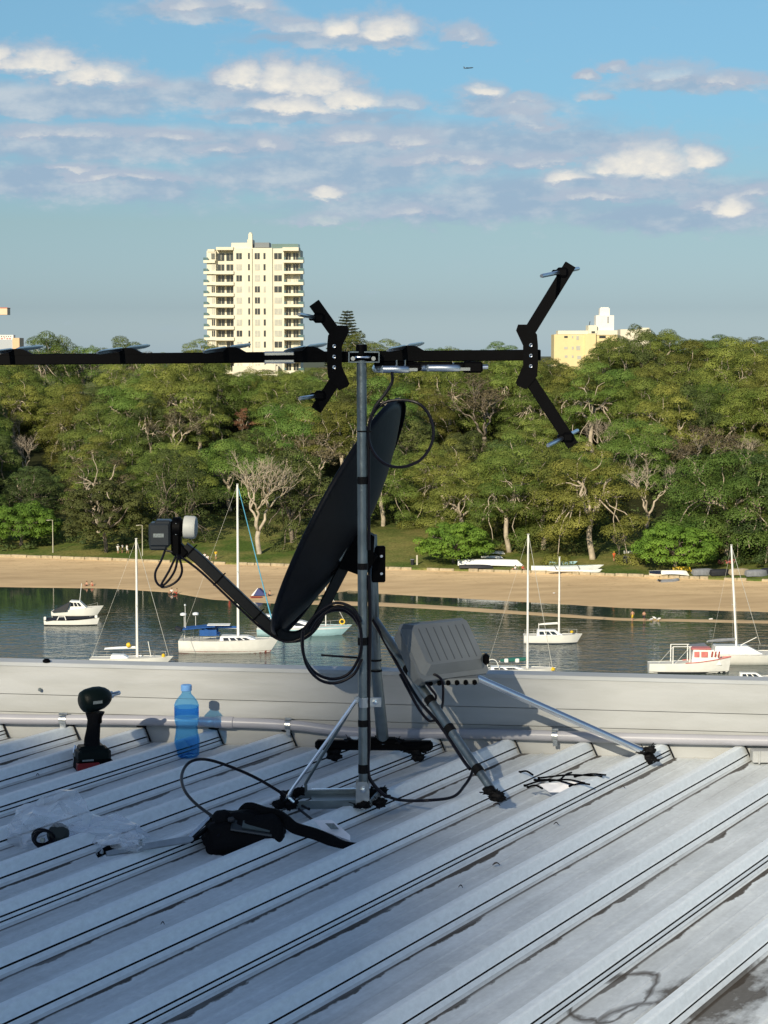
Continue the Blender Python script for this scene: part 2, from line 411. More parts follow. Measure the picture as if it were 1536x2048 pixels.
def beach_ys(px):
    q = max(-400, min(2000, px)); k, e = knots(q)
    out = []
    ys = [-30, 100, 180] + [lerp(k[3][0] - 40, k[3][0] - 6, i / 8) for i in range(9)]
    n = 110
    ys += [lerp(k[3][0] - 5.5, e + .3, i / n) for i in range(n + 1)]
    for y in ys:
        z = interp(y, k)
        if y > k[3][0] - 5: z += .015 * noise.noise(Vector((px / 90, y / 1.3, 0)))
        out.append((y, z))
    return out
US = [i * .0045 - .36 for i in range(161)]
def sand_mat():
    m, nt, b = new_mat('beach_sand')
    tc = N(nt, 'ShaderNodeTexCoord'); mp = N(nt, 'ShaderNodeMapping'); mp.inputs['Scale'].default_value = (.25, 1, 1)
    nt.links.new(tc.outputs['Object'], mp.inputs[0])
    nz = N(nt, 'ShaderNodeTexNoise'); nz.inputs['Scale'].default_value = .35; nz.inputs['Detail'].default_value = 8; nz.inputs['Roughness'].default_value = .65
    nt.links.new(mp.outputs[0], nz.inputs['Vector'])
    cr = N(nt, 'ShaderNodeValToRGB'); e = cr.color_ramp.elements
    e[0].position = .3; e[0].color = (.54, .375, .21, 1); e[1].position = .7; e[1].color = (.77, .56, .325, 1)
    nt.links.new(nz.outputs[0], cr.inputs[0])
    # dry crest: paler above 1.3 m and on the freshly drained edge, as its own height band; wet dark sand between
    sp = N(nt, 'ShaderNodeSeparateXYZ'); nt.links.new(tc.outputs['Object'], sp.inputs[0])
    hr = N(nt, 'ShaderNodeValToRGB'); h = hr.color_ramp.elements
    h[0].position = 0; h[0].color = (.15, .15, .10, 1); h[1].position = .30; h[1].color = (1.3, 1.3, 1.3, 1)
    for p_, c_ in ((.345, 1.5), (.36, .95), (.55, .82), (.8, .95), (.93, 1.15), (1, 1.3)):
        x = hr.color_ramp.elements.new(p_); x.color = (c_, c_, c_ * .97, 1)
    mr = N(nt, 'ShaderNodeMapRange'); mr.inputs[1].default_value = -1; mr.inputs[2].default_value = 2
    dn = N(nt, 'ShaderNodeMath', op='MULTIPLY_ADD'); dn.inputs[1].default_value = .25; nt.links.new(nz.outputs[0], dn.inputs[0])
    nt.links.new(sp.outputs[2], dn.inputs[2]); nt.links.new(dn.outputs[0], mr.inputs[0]); nt.links.new(mr.outputs[0], hr.inputs[0])
    mx = N(nt, 'ShaderNodeMix'); mx.data_type = 'RGBA'; mx.blend_type = 'MULTIPLY'; mx.inputs[0].default_value = 1
    nt.links.new(cr.outputs[0], mx.inputs[6]); nt.links.new(hr.outputs[0], mx.inputs[7])
    # wrack: dark weed specks in drifts on the upper and middle sand
    m3 = N(nt, 'ShaderNodeMapping'); m3.inputs['Scale'].default_value = (.35, 1, 1); nt.links.new(tc.outputs['Object'], m3.inputs[0])
    wk = N(nt, 'ShaderNodeTexNoise'); wk.inputs['Scale'].default_value = 1.9; wk.inputs['Detail'].default_value = 5; wk.inputs['Roughness'].default_value = .75; nt.links.new(m3.outputs[0], wk.inputs['Vector'])
    wl = N(nt, 'ShaderNodeValToRGB'); q = wl.color_ramp.elements; q[0].position = .59; q[0].color = (1, 1, 1, 1); q[1].position = .66; q[1].color = (.42, .38, .34, 1); nt.links.new(wk.outputs[0], wl.inputs[0])
    hw_ = N(nt, 'ShaderNodeMapRange'); hw_.inputs[1].default_value = .9; hw_.inputs[2].default_value = 1.75; hw_.inputs[3].default_value = .12; nt.links.new(dn.outputs[0], hw_.inputs[0])
    mw_ = N(nt, 'ShaderNodeMix'); mw_.data_type = 'RGBA'; mw_.blend_type = 'MULTIPLY'; nt.links.new(hw_.outputs[0], mw_.inputs[0]); nt.links.new(mx.outputs[2], mw_.inputs[6]); nt.links.new(wl.outputs[0], mw_.inputs[7])
    nt.links.new(mw_.outputs[2], b.inputs['Base Color'])
    b.inputs['Roughness'].default_value = .75; b.inputs['Specular IOR Level'].default_value = .3
    bp = N(nt, 'ShaderNodeBump'); bp.inputs['Strength'].default_value = .5; bp.inputs['Distance'].default_value = .15
    nt.links.new(nz.outputs[0], bp.inputs['Height']); nt.links.new(bp.outputs[0], b.inputs['Normal'])
    return m
beach = fan('beach', beach_ys, sand_mat(), us=US)
def grass_mat():
    m, nt, b = new_mat('park_grass')
    tc = N(nt, 'ShaderNodeTexCoord')
    nz = N(nt, 'ShaderNodeTexNoise'); nz.inputs['Scale'].default_value = .12; nz.inputs['Detail'].default_value = 8; nz.inputs['Roughness'].default_value = .6
    nt.links.new(tc.outputs['Object'], nz.inputs['Vector'])
    cr = N(nt, 'ShaderNodeValToRGB'); e = cr.color_ramp.elements
    e[0].position = .38; e[0].color = (.085, .135, .026, 1); e[1].position = .62; e[1].color = (.24, .22, .07, 1)
    nt.links.new(nz.outputs[0], cr.inputs[0])
    n2 = N(nt, 'ShaderNodeTexNoise'); n2.inputs['Scale'].default_value = 2.2; n2.inputs['Detail'].default_value = 6
    nt.links.new(tc.outputs['Object'], n2.inputs['Vector'])
    mr = N(nt, 'ShaderNodeMapRange'); mr.inputs[1].default_value = .3; mr.inputs[2].default_value = .7; mr.inputs[3].default_value = .65; mr.inputs[4].default_value = 1.25
    nt.links.new(n2.outputs[0], mr.inputs[0])
    # leaf litter and bare earth up the slope
    sp = N(nt, 'ShaderNodeSeparateXYZ'); nt.links.new(tc.outputs['Object'], sp.inputs[0])
    m2 = N(nt, 'ShaderNodeMapRange'); m2.inputs[1].default_value = 4.6; m2.inputs[2].default_value = 7.5
    nt.links.new(sp.outputs[2], m2.inputs[0])
    lm = N(nt, 'ShaderNodeMix'); lm.data_type = 'RGBA'; lm.inputs[7].default_value = (.035, .038, .014, 1)
    nt.links.new(m2.outputs[0], lm.inputs[0]); nt.links.new(cr.outputs[0], lm.inputs[6])
    mx = N(nt, 'ShaderNodeVectorMath', op='SCALE'); nt.links.new(lm.outputs[2], mx.inputs[0]); nt.links.new(mr.outputs[0], mx.inputs['Scale'])
    nt.links.new(mx.outputs[0], b.inputs['Base Color']); b.inputs['Roughness'].default_value = .9; b.inputs['Specular IOR Level'].default_value = .1
    bp = N(nt, 'ShaderNodeBump'); bp.inputs['Strength'].default_value = .7; bp.inputs['Distance'].default_value = .25
    nt.links.new(n2.outputs[0], bp.inputs['Height']); nt.links.new(bp.outputs[0], b.inputs['Normal'])
    return m
def hill_ys(px):
    q = max(-400, min(2000, px)); k, e = knots(q); u = uof(px)
    out = [(e - .05, 1.2), (e, 2.1)]
    for s in [.6, 1.5, 3, 5, 8, 11, 14, 18, 22, 27, 33, 40, 48, 56, 65, 75, 86, 98, 110, 124, 138, 154, 170, 188, 206, 226, 248, 270, 295, 320, 350, 400, 460, 540, 650, 800, 1000, 1500, 2500, 4000]:
        y = e + s; out.append((y, land_z(u * y, y)))
    return out
hill = fan('hill', hill_ys, grass_mat(), us=US)

def water_mat():
    m, nt, b = new_mat('harbour_water')
    b.inputs['Base Color'].default_value = (.030, .052, .046, 1)
    b.inputs['Roughness'].default_value = .035; b.inputs['IOR'].default_value = 1.33
    geo = N(nt, 'ShaderNodeNewGeometry')
    # ripples: finer and stronger towards the near side of the bay, glassy in the lee of the beach
    sp = N(nt, 'ShaderNodeSeparateXYZ'); nt.links.new(geo.outputs['Position'], sp.inputs[0])
    def wv(scale, sx, det, off, dist=0.0):
        mp = N(nt, 'ShaderNodeMapping'); mp.inputs['Scale'].default_value = (sx, 1, 1); mp.inputs['Location'].default_value = off
        nt.links.new(geo.outputs['Position'], mp.inputs[0])
        n = N(nt, 'ShaderNodeTexNoise'); n.inputs['Scale'].default_value = scale; n.inputs['Detail'].default_value = det
        n.inputs['Distortion'].default_value = dist
        nt.links.new(mp.outputs[0], n.inputs['Vector']); return n.outputs[0]
    a = wv(.55, .45, 4, (0, 0, 0), .4); c = wv(1.7, .5, 3, (9, 4, 0), .3); d = wv(.03, .6, 3, (3, 3, 0))
    s1 = N(nt, 'ShaderNodeMath', op='MULTIPLY_ADD'); s1.inputs[1].default_value = .5
    nt.links.new(c, s1.inputs[0]); nt.links.new(a, s1.inputs[2])
    mr = N(nt, 'ShaderNodeMapRange'); mr.interpolation_type = 'SMOOTHSTEP'; mr.inputs[1].default_value = 318; mr.inputs[2].default_value = 250
    mr.inputs[3].default_value = .05; mr.inputs[4].default_value = 1.0
    ya = N(nt, 'ShaderNodeMath', op='MULTIPLY_ADD'); ya.inputs[1].default_value = -60; nt.links.new(d, ya.inputs[0])
    yb = N(nt, 'ShaderNodeMath', op='ADD'); yb.inputs[1].default_value = 30; nt.links.new(sp.outputs[1], ya.inputs[2]); nt.links.new(ya.outputs[0], yb.inputs[0])
    nt.links.new(yb.outputs[0], mr.inputs[0])
    bp = N(nt, 'ShaderNodeBump'); bp.inputs['Distance'].default_value = .21
    st = N(nt, 'ShaderNodeMath', op='MULTIPLY'); st.inputs[1].default_value = 1.0; nt.links.new(mr.outputs[0], st.inputs[0])
    nt.links.new(st.outputs[0], bp.inputs['Strength']); nt.links.new(s1.outputs[0], bp.inputs['Height'])
    nt.links.new(bp.outputs[0], b.inputs['Normal'])
    return m
mb = MB(); mb.add([(-900, -200, 0), (900, -200, 0), (900, 420, 0), (-900, 420, 0)], [(0, 1, 2, 3)])
water = tag(mb.build('water', water_mat(), fix=False), kind='structure')
# far ground sheet to the horizon and the near shore under the building we stand on
mb = MB(); mb.add([(-9000, -9000, -4.5), (9000, -9000, -4.5), (9000, 14000, -4.5), (-9000, 14000, -4.5)], [(0, 1, 2, 3)])
tag(mb.build('ground', mat('far_ground', (.09, .10, .05), .9, 0, .3, .01), fix=False), kind='structure')
mb = MB(); mb.box((0, -86, -1.5), (700, 260, 6))
tag(mb.build('near_shore_ground', mat('near_shore', (.14, .14, .09), .9, 0, .3, .1)), kind='structure')

# low stone edging between sand and grass
root = empty('stone_edging', label='low weathered sandstone edging between the sand and the lawn', cat='edging')
mb = MB(); rr = random.Random(3)
pxx = -150.0
while pxx < 1750:
    w_ = rr.uniform(14, 34)
    a = G(pxx, interp(pxx, EDGE), 1.9); b_ = G(pxx + w_ - 1, interp(pxx + w_ - 1, EDGE), 1.9)
    if rr.random() > .12:
        a.z = b_.z = 2.05; h = rr.uniform(.45, .7)
        mb.bar(a, b_, rr.uniform(.45, .65), h, ch=.08)
    elif mb.v:
        mb.build('stone_course', M['stone'], root); mb = MB()
    pxx += w_
mb.build('stone_course', M['stone'], root)
XE = -7.54
set_frame(HZ_ROOF)
BEFORE_ROOF = set(o.name for o in SC.objects)
TILT = math.atan((1024 - HZ_ROOF) / F) - math.atan((1024 - HZ_TRUE) / F)
SUNR = Matrix.Rotation(-TILT, 3, 'X') @ sd            # the sun seen in the roof's own frame
# ================================================================ the roof we stand on
ZR = CZ - 1.331
RA = math.atan((3035 - 768) / F)
RD = Vector((math.sin(RA), math.cos(RA), 0)); RX = Vector((math.cos(RA), -math.sin(RA), 0))
W0 = G(0, 1474, ZR); W1 = G(1349, 1515, ZR); WD = (W1 - W0).normalized(); WN = Vector((WD.y, -WD.x, 0))   # WN points to the camera
A0 = G(138, 1486, ZR); A9 = G(1497, 1524, ZR)
PITCHR = (A9 - A0).dot(RX) / 9
def ywall(px):
    u = (px - 768) / F
    # intersection of direction u with the wall line
    t = (W0.x - u * W0.y) / (u * WD.y - WD.x)
    return W0.y + WD.y * t
def roof_mat():
    m, nt, b = new_mat('weathered_roof_steel')
    tc = N(nt, 'ShaderNodeTexCoord'); sp = N(nt, 'ShaderNodeSeparateXYZ'); nt.links.new(tc.outputs['Object'], sp.inputs[0])
    def mt(op, a, b_=None, c=None, clamp=False):
        n = N(nt, 'ShaderNodeMath', op=op); n.use_clamp = clamp
        for i, x in enumerate((a, b_, c)):
            if x is None: continue
            if isinstance(x, (int, float)): n.inputs[i].default_value = x
            else: nt.links.new(x, n.inputs[i])
        return n.outputs[0]
    def nz(scale, sc, det=6, rough=.6, loc=(0, 0, 0)):
        mp = N(nt, 'ShaderNodeMapping'); mp.inputs['Scale'].default_value = sc; mp.inputs['Location'].default_value = loc
        nt.links.new(tc.outputs['Object'], mp.inputs[0])
        n = N(nt, 'ShaderNodeTexNoise'); n.inputs['Scale'].default_value = scale; n.inputs['Detail'].default_value = det; n.inputs['Roughness'].default_value = rough
        nt.links.new(mp.outputs[0], n.inputs['Vector']); return n.outputs[0]
    streak = nz(22, (1, .06, 1)); blot = nz(5, (1, .5, 1), 8, .65, (4, 2, 0)); fine = nz(90, (1, .5, 1), 4); cells = nz(2.2, (1, .35, 1), 5, .6, (8, 8, 0))
    # distance across the sheet, wrapped to one rib; 0 = right foot of a rib
    fr = mt('FRACT', mt('ADD', mt('DIVIDE', sp.outputs[0], PITCHR), 200.0))
    ds = mt('MULTIPLY', fr, PITCHR)                                     # metres right of a rib's right foot
    dl = mt('SUBTRACT', PITCHR, ds)
    low = mt('LESS_THAN', sp.outputs[2], .005)
    # dirt and painted contact shade along the rib foot, of uneven width
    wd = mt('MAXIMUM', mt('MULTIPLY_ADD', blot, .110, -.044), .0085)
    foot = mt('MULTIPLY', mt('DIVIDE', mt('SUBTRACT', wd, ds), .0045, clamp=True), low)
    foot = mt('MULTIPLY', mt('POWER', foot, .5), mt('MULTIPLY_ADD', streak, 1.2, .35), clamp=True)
    base = N(nt, 'ShaderNodeValToRGB'); e = base.color_ramp.elements
    e[0].position = .36; e[0].color = (.50, .525, .535, 1); e[1].position = .62; e[1].color = (.76, .81, .84, 1)
    mixv = mt('ADD', mt('MULTIPLY', streak, .5), mt('MULTIPLY', blot, .5))
    nt.links.new(mixv, base.inputs[0])
    # pans are darker than the ribs
    panc = N(nt, 'ShaderNodeMix'); panc.data_type = 'RGBA'; panc.inputs[7].default_value = (.82, .875, .91, 1)
    nt.links.new(mt('SUBTRACT', 1, mt('MULTIPLY', low, .97)), panc.inputs[0]); nt.links.new(base.outputs[0], panc.inputs[6])
    # pale scuffs
    sc = N(nt, 'ShaderNodeMapRange'); sc.inputs[1].default_value = .58; sc.inputs[2].default_value = .70; nt.links.new(nz(9, (1, .9, 1), 7, .7, (1, 9, 3)), sc.inputs[0])
    scuff = N(nt, 'ShaderNodeMix'); scuff.data_type = 'RGBA'; scuff.inputs[7].default_value = (.84, .87, .86, 1)
    nt.links.new(mt('MULTIPLY', sc.outputs[0], mt('MULTIPLY', low, .55)), scuff.inputs[0]); nt.links.new(panc.outputs[2], scuff.inputs[6])
    # mould stain patches in a few pans, ringed like dried puddles
    vor = nz(3.1, (1, .55, 1), 6, .55, (2.3, 6.1, 0))
    bandm = mt('SUBTRACT', 1, mt('MULTIPLY', mt('ABSOLUTE', mt('SUBTRACT', vor, .735)), 60), clamp=True)
    soil = mt('MULTIPLY', bandm, low)
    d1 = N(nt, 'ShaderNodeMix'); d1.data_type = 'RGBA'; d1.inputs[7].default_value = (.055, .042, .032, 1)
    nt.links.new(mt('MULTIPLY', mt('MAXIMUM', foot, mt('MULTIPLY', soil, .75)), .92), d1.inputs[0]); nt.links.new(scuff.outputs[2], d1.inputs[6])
    # the worst of the mould sits in the low corner at the right
    mx = N(nt, 'ShaderNodeVectorMath', op='DISTANCE'); mx.inputs[1].default_value = (STX, STY, 0)
    mp = N(nt, 'ShaderNodeMapping'); mp.inputs['Scale'].default_value = (1, .34, 0); nt.links.new(tc.outputs['Object'], mp.inputs[0]); nt.links.new(mp.outputs[0], mx.inputs[0])
    pat = mt('SUBTRACT', 1, mt('DIVIDE', mx.outputs['Value'], .34), clamp=True)
    pm = mt('MULTIPLY', mt('SUBTRACT', mt('ADD', mt('MULTIPLY', pat, .75), mt('MULTIPLY', blot, 1.0)), .98), 9, clamp=True)
    d2 = N(nt, 'ShaderNodeMix'); d2.data_type = 'RGBA'; d2.inputs[7].default_value = (.06, .05, .042, 1)
    nt.links.new(mt('MULTIPLY', mt('MULTIPLY', pm, low), .85), d2.inputs[0]); nt.links.new(d1.outputs[2], d2.inputs[6])
    def ring(px_, py_, rad, wid, seed):
        q = G(px_, py_, ZR) - A0
        v = N(nt, 'ShaderNodeVectorMath', op='SUBTRACT'); v.inputs[1].default_value = (q.dot(RX), q.dot(RD), 0); nt.links.new(tc.outputs['Object'], v.inputs[0])
        v2 = N(nt, 'ShaderNodeVectorMath', op='MULTIPLY'); v2.inputs[1].default_value = (1, .42, 0); nt.links.new(v.outputs[0], v2.inputs[0])
        ln = N(nt, 'ShaderNodeVectorMath', op='LENGTH'); nt.links.new(v2.outputs[0], ln.inputs[0])
        d = mt('ADD', ln.outputs['Value'], mt('MULTIPLY', mt('SUBTRACT', cells, .5), .20))
        d = mt('ADD', d, mt('MULTIPLY', mt('SUBTRACT', blot, .5), .05))
        return mt('SUBTRACT', 1, mt('DIVIDE', mt('ABSOLUTE', mt('SUBTRACT', d, rad)), mt('MULTIPLY_ADD', blot, wid * 2, -wid * .45)), clamp=True)
    rg1 = mt('MAXIMUM', ring(1235, 1985, .052, .016, 1), mt('MULTIPLY', ring(1270, 2040, .030, .030, 2), .8))
    d3 = N(nt, 'ShaderNodeMix'); d3.data_type = 'RGBA'; d3.inputs[7].default_value = (.075, .062, .052, 1)
    nt.links.new(mt('MULTIPLY', mt('MULTIPLY', mt('POWER', rg1, .6), low), .9), d3.inputs[0]); nt.links.new(d2.outputs[2], d3.inputs[6]); d2 = d3
    f2 = N(nt, 'ShaderNodeMapRange'); f2.inputs[1].default_value = .3; f2.inputs[2].default_value = .7; f2.inputs[3].default_value = .92; f2.inputs[4].default_value = 1.07; nt.links.new(fine, f2.inputs[0])
    sv = N(nt, 'ShaderNodeVectorMath', op='SCALE'); nt.links.new(d2.outputs[2], sv.inputs[0]); nt.links.new(f2.outputs[0], sv.inputs['Scale'])
    nt.links.new(sv.outputs[0], b.inputs['Base Color'])
    rg = N(nt, 'ShaderNodeMapRange'); rg.inputs[3].default_value = .38; rg.inputs[4].default_value = .60; nt.links.new(blot, rg.inputs[0])
    nt.links.new(rg.outputs[0], b.inputs['Roughness']); dirt = mt('MULTIPLY', mt('MAXIMUM', mt('MAXIMUM', foot, pm), rg1), low)
    nt.links.new(mt('MULTIPLY', mt('SUBTRACT', 1, dirt, clamp=True), .42), b.inputs['Specular IOR Level'])
    bp = N(nt, 'ShaderNodeBump'); bp.inputs['Strength'].default_value = .35; bp.inputs['Distance'].default_value = .004
    hh = mt('ADD', mt('MULTIPLY', mt('MULTIPLY', cells, low), 1.3), mt('MULTIPLY', fine, .3)); nt.links.new(hh, bp.inputs['Height']); nt.links.new(bp.outputs[0], b.inputs['Normal'])
    return m
stp = G(1400, 2000, ZR); ro_ = stp - A0
STX, STY = ro_.dot(RX), ro_.dot(RD) * .34
prof_a = [(-.053, .0), (-.047, .038), (-.042, .0435), (-.027, .0445), (-.0215, .0425), (-.0125, .0215), (-.0105, .0195), (-.0230, .0200), (-.0230, .0150), (-.0110, .0146), (-.0040, .002), (0, 0)]
prof_b = [(-.053, .0), (-.047, .038), (-.042, .0435), (-.027, .0445), (-.0215, .0425), (-.0135, .0275), (-.0115, .0255), (-.0230, .0260), (-.0230, .0215), (-.0112, .0212), (-.0092, .0140), (-.0160, .0138), (-.0160, .0112), (-.0078, .0108), (-.0040, .002), (0, 0)]
building = empty('apartment_building', (0, -2, 0), label='our own building with the pale ribbed steel roof that fills the foreground', cat='building')
def wall_ly(lx):       # local y (along the ribs) where the wall line crosses local x
    # point A0 + RX*lx + RD*ly on line W0 + WD t  -> solve with WN
    p = A0 + RX * lx
    return (W0 - p).dot(WN) / RD.dot(WN)
vs = []; fs = []; fm = []
def seam(prof, ci):      # faces inside the lapped seams, painted black to stand for the groove's shade
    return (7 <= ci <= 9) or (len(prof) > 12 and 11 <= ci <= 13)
rr = random.Random(5)
prev = None
for k in range(-45, 46):
    prof = prof_b if (k % 3 == 2) else prof_a
    seq = [(k * PITCHR + a, h) for a, h in prof]
    x0 = k * PITCHR
    s1 = PITCHR * .33 - .01; s2 = PITCHR * .66 - .02
    for s_ in (s1, s2):
        seq += [(x0 + s_ - .005, 0), (x0 + s_ - .0015, .0022), (x0 + s_ + .0015, .0022), (x0 + s_ + .005, 0)]
    for ci, (lx, h) in enumerate(seq):
        ye = wall_ly(lx) - .004
        col = []
        nseg = 26
        for j in range(nseg + 1):
            t = j / nseg
            ly = ye - 16 * (1 - t) ** 1.6
            dz = .0016 * noise.noise(Vector((k * 3.1, ly * 1.3, h * 20))) if h > .001 else .0022 * noise.noise(Vector((k * 1.7, ly * 1.8, 7)))
            dx = .0012 * noise.noise(Vector((k * 2.3, ly * .9, 4))) if h > .001 else 0
            col.append((lx + dx, ly, h + dz))
        base = len(vs); vs += col
        if prev is not None:
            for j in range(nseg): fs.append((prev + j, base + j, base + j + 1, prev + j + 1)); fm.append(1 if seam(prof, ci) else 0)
        prev = base
mb = MB(); mb.add(vs, fs)
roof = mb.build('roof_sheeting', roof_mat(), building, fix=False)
roof.data.materials.append(mat('seam_shade', (.018, .017, .016), .9, 0, .2, 30, spec=.1))
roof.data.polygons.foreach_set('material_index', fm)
roof.location = (A0.x, A0.y + 2, ZR); roof.rotation_euler = (0, 0, -RA)
roof['label'] = 'pale grey ribbed steel roof sheeting streaked with dirt'
# end caps that close the rib mouths against the wall
for k in range(-10, 11):
    lx = k * PITCHR; ly = wall_ly(lx) - .012; mb = MB()
    p = A0 + RX * (lx - .036) + RD * ly
    mb.bar(p + RX * -.024 + Vector((0, 0, .0475)), p + RX * .018 + Vector((0, 0, .0475)), .014, .004)
    mb.bar(p + RX * .016 + Vector((0, 0, .047)), p + RX * .038 + Vector((0, 0, .002)), .012, .0035, upv=(1, 0, .3))
    o = mb.build('rib_end_seal', M['black_matt'], building); o.location = (0, 2, 0)
# the mass of the building under the roof
mb = MB(); mb.box((0, -4.2, (ZR - .12) / 2 + .5), (16, 20.2, ZR - 1.2)); o = mb.build('outer_wall', M['concrete'], building); o.location = (0, 2, 0)
# parapet
H0 = P(0, 1325, ywall(0)).z - ZR; H1 = P(1536, 1358, ywall(1536)).z - ZR; HW = (H0 + H1) / 2
S1 = P(0, 1387, ywall(0)).z - ZR
parapet = empty('parapet_wall', (W0 + WD).to_tuple(), label='low cream sheet metal parapet wall along the far edge of the roof', cat='wall')
def wall_pt(t, d, z): return W0 + WD * t + WN * d + Vector((0, 0, z)) - (W0 + WD)
def extr(prof, t0, t1, close=False, seg=24):
    vs = []; fs = []; n = len(prof)
    for i in range(seg + 1):
        t = lerp(t0, t1, i / seg)
        for d, z in prof:
            vs.append(wall_pt(t, d, z + .0012 * noise.noise(Vector((t * .8, z * 9, 2)))))
    for i in range(seg):
        for j in range(n - 1 + (1 if close else 0)):
            j2 = (j + 1) % n
            fs.append((i * n + j, (i + 1) * n + j, (i + 1) * n + j2, i * n + j2))
    return vs, fs
def wall_mat(name, col):
    m, nt, b = new_mat(name)
    tc = N(nt, 'ShaderNodeTexCoord'); mp = N(nt, 'ShaderNodeMapping'); mp.inputs['Scale'].default_value = (1.2, 1, 6); nt.links.new(tc.outputs['Object'], mp.inputs[0])
    nz = N(nt, 'ShaderNodeTexNoise'); nz.inputs['Scale'].default_value = 3; nz.inputs['Detail'].default_value = 7; nt.links.new(mp.outputs[0], nz.inputs['Vector'])
    cr = N(nt, 'ShaderNodeValToRGB'); e = cr.color_ramp.elements
    e[0].position = .3; e[0].color = (col[0] * .84, col[1] * .84, col[2] * .82, 1); e[1].position = .6; e[1].color = (*col, 1)
    nt.links.new(nz.outputs[0], cr.inputs[0]); nt.links.new(cr.outputs[0], b.inputs['Base Color'])
    b.inputs['Roughness'].default_value = .45
    bp = N(nt, 'ShaderNodeBump'); bp.inputs['Strength'].default_value = .25; bp.inputs['Distance'].default_value = .01; nt.links.new(nz.outputs[0], bp.inputs['Height']); nt.links.new(bp.outputs[0], b.inputs['Normal'])
    return m
cream = wall_mat('cream_painted_steel', (.41, .42, .425))
S2 = S1 * .60
v, f = extr([(0, -.05), (0, S2 - .002), (-.004, S2 - .001), (-.004, S2 + .0005), (.003, S2 + .001), (.003, S1 - .0015), (-.003, S1 - .001), (-.003, S1 + .0008), (.005, S1 + .001), (.005, HW - .012)], -5, 6.5)
MB().add(v, f).build('panel', cream, parapet, smooth=False, fix=False)
v, f = extr([(.008, HW - .012), (.008, HW - .001), (.006, HW), (-.038, HW + .004), (-.041, HW + .001), (-.041, HW - .3)], -5, 6.5)
MB().add([wall_pt(0, 0, 0) * 0 + q for q in v], f).build('capping', wall_mat('pale_capping', (.44, .46, .48)), parapet, fix=False)
def stud(name, px, py, r, mat_, proud=.004):
    p = P(px, py, ywall(px) - .012)
    c = p - (W0 + WD)
    MB().lathe([(0, proud), (r * .7, proud), (r, proud * .4), (r, 0)], c, WN, 10).build(name, mat_, parent=parapet, smooth=True)
stud('bolt', 80, 1379, .0058, M['galv_dull'], .008)
pt = P(93, 1323, ywall(93)) - (W0 + WD)
MB().lathe([(.012, -.002), (.012, .004), (.006, .009), (0, .010)], pt, (0, 0, 1), 10).build('knob', M['black'], parapet, smooth=True)
# pvc conduit
pipe = empty('conduit_pipe', P(400, 1445, ywall(400) - .022), label='long grey plastic conduit pipe lying along the foot of the cream parapet', cat='pipe')
O = Vector(pipe.location)
pp = [(-1600, 1386), (-260, 1424), (0, 1437.5), (250, 1440), (480, 1445.5), (590, 1451), (640, 1457), (700, 1464), (780, 1467), (980, 1468), (1250, 1476), (1536, 1482), (1900, 1490), (2900, 1518), (4000, 1552)]
pts = spline([P(x, y, ywall(x) - .022) - O for x, y in pp], 6)
MB().tube(pts, .0162, 14).build('pipe', mat('grey_conduit_pvc', (.36, .36, .40), .35, 0, .08, 6), pipe, smooth=True)
def at_pipe(px):
    return min(pts, key=lambda q: abs((q + O).x / (q + O).y - (px - 768) / F))
for px, wd_, nm, mt_ in ((130, .022, 'clip', M['galv']), (577, .016, 'clip', M['galv']), (1120, .016, 'clip', M['galv'])):
    q = at_pipe(px)
    mb = MB().lathe([(.0175, -wd_ / 2), (.0185, -wd_ / 2), (.0185, wd_ / 2), (.0175, wd_ / 2)], q, WD, 16)
    mb.box(q + Vector((0, -.004, .021)), (wd_ * 1.2, .012, .006)); mb.box(q + Vector((0, -.012, -.02)), (wd_ * .8, .006, .018))
    mb.build(nm, mt_, pipe, smooth=True)
q = at_pipe(430)
MB().lathe([(.0162, -.03), (.0188, -.028), (.0188, .028), (.0162, .03)], q, WD, 16).build('coupling', mat('coupling_pvc', (.36, .36, .40), .35), pipe, smooth=True)
# little cream junction cap at the right end of the ribs
jb = P(1518, 1511, ywall(1518) - .05)
jr = empty('junction_cap', jb, label='small cream sheet metal cover at the far right against the parapet foot', cat='cover')
MB().box((.012, 0, .0), (.070, .05, .036), ch=.003).build('cover', cream, jr)
MB().box((-.004, -.0265, .0), (.004, .004, .040)).build('flange', cream, jr)
# two unseen blocks and a shaft, added behind the camera to shade this roof
nb = empty('roof_shade_block', (-26, -20, 0), label='plain unseen concrete block added behind the roof to shade it', cat='building')
dist = (W0.y - .02) + 14
ntop = ZR + dist * SUNR.z / -SUNR.y - .01
xe = XE
mb = MB(); mb.box(((xe - 40) / 2 + 26, 0, ntop / 2), (40 + xe, 12, ntop)); mb.build('shade_wall', M['concrete'], nb)
for r_ in range(3):
    for c_ in range(7): MB().box((xe - 3 - c_ * 4 + 26, 6.02, ntop - 3 - r_ * 3.3), (1.8, .1, 1.5)).build('window', M['glassd'], nb)
fb = empty('far_shade_block', (-40, -80, 0), label='tall unseen block added far behind the roof to shade it softly', cat='building')  # added unseen block; its distant edge softens the border of the roof's shade
yq = 3.75; xq = -.34; xr = xq + SUNR.x / SUNR.y * -(yq + 70) * 1.0
ftop = ZR + (5.75 + 70) * SUNR.z / -SUNR.y
MB().box((xr + 40 - 30, 9.2, ftop / 2), (60, 1.6, ftop)).build('shade_wall', M['concrete'], fb)
ys = -70.9; xst = (830 - 768) / F * W0.y + SUNR.x / SUNR.y * -(W0.y - ys)
st = empty('shade_shaft', (xst, ys, ftop), label='slender unseen shaft added on the far block to shade the parapet', cat='shade shaft')  # added unseen shaft that half-shades the middle of the parapet
MB().box((0, 0, 2.7), (.50, .5, 5.4), ch=.02).build('shaft', M['concrete'], st)
MB().box((0, 0, 5.46), (.56, .56, .12), ch=.02).build('cap', M['concrete'], st)
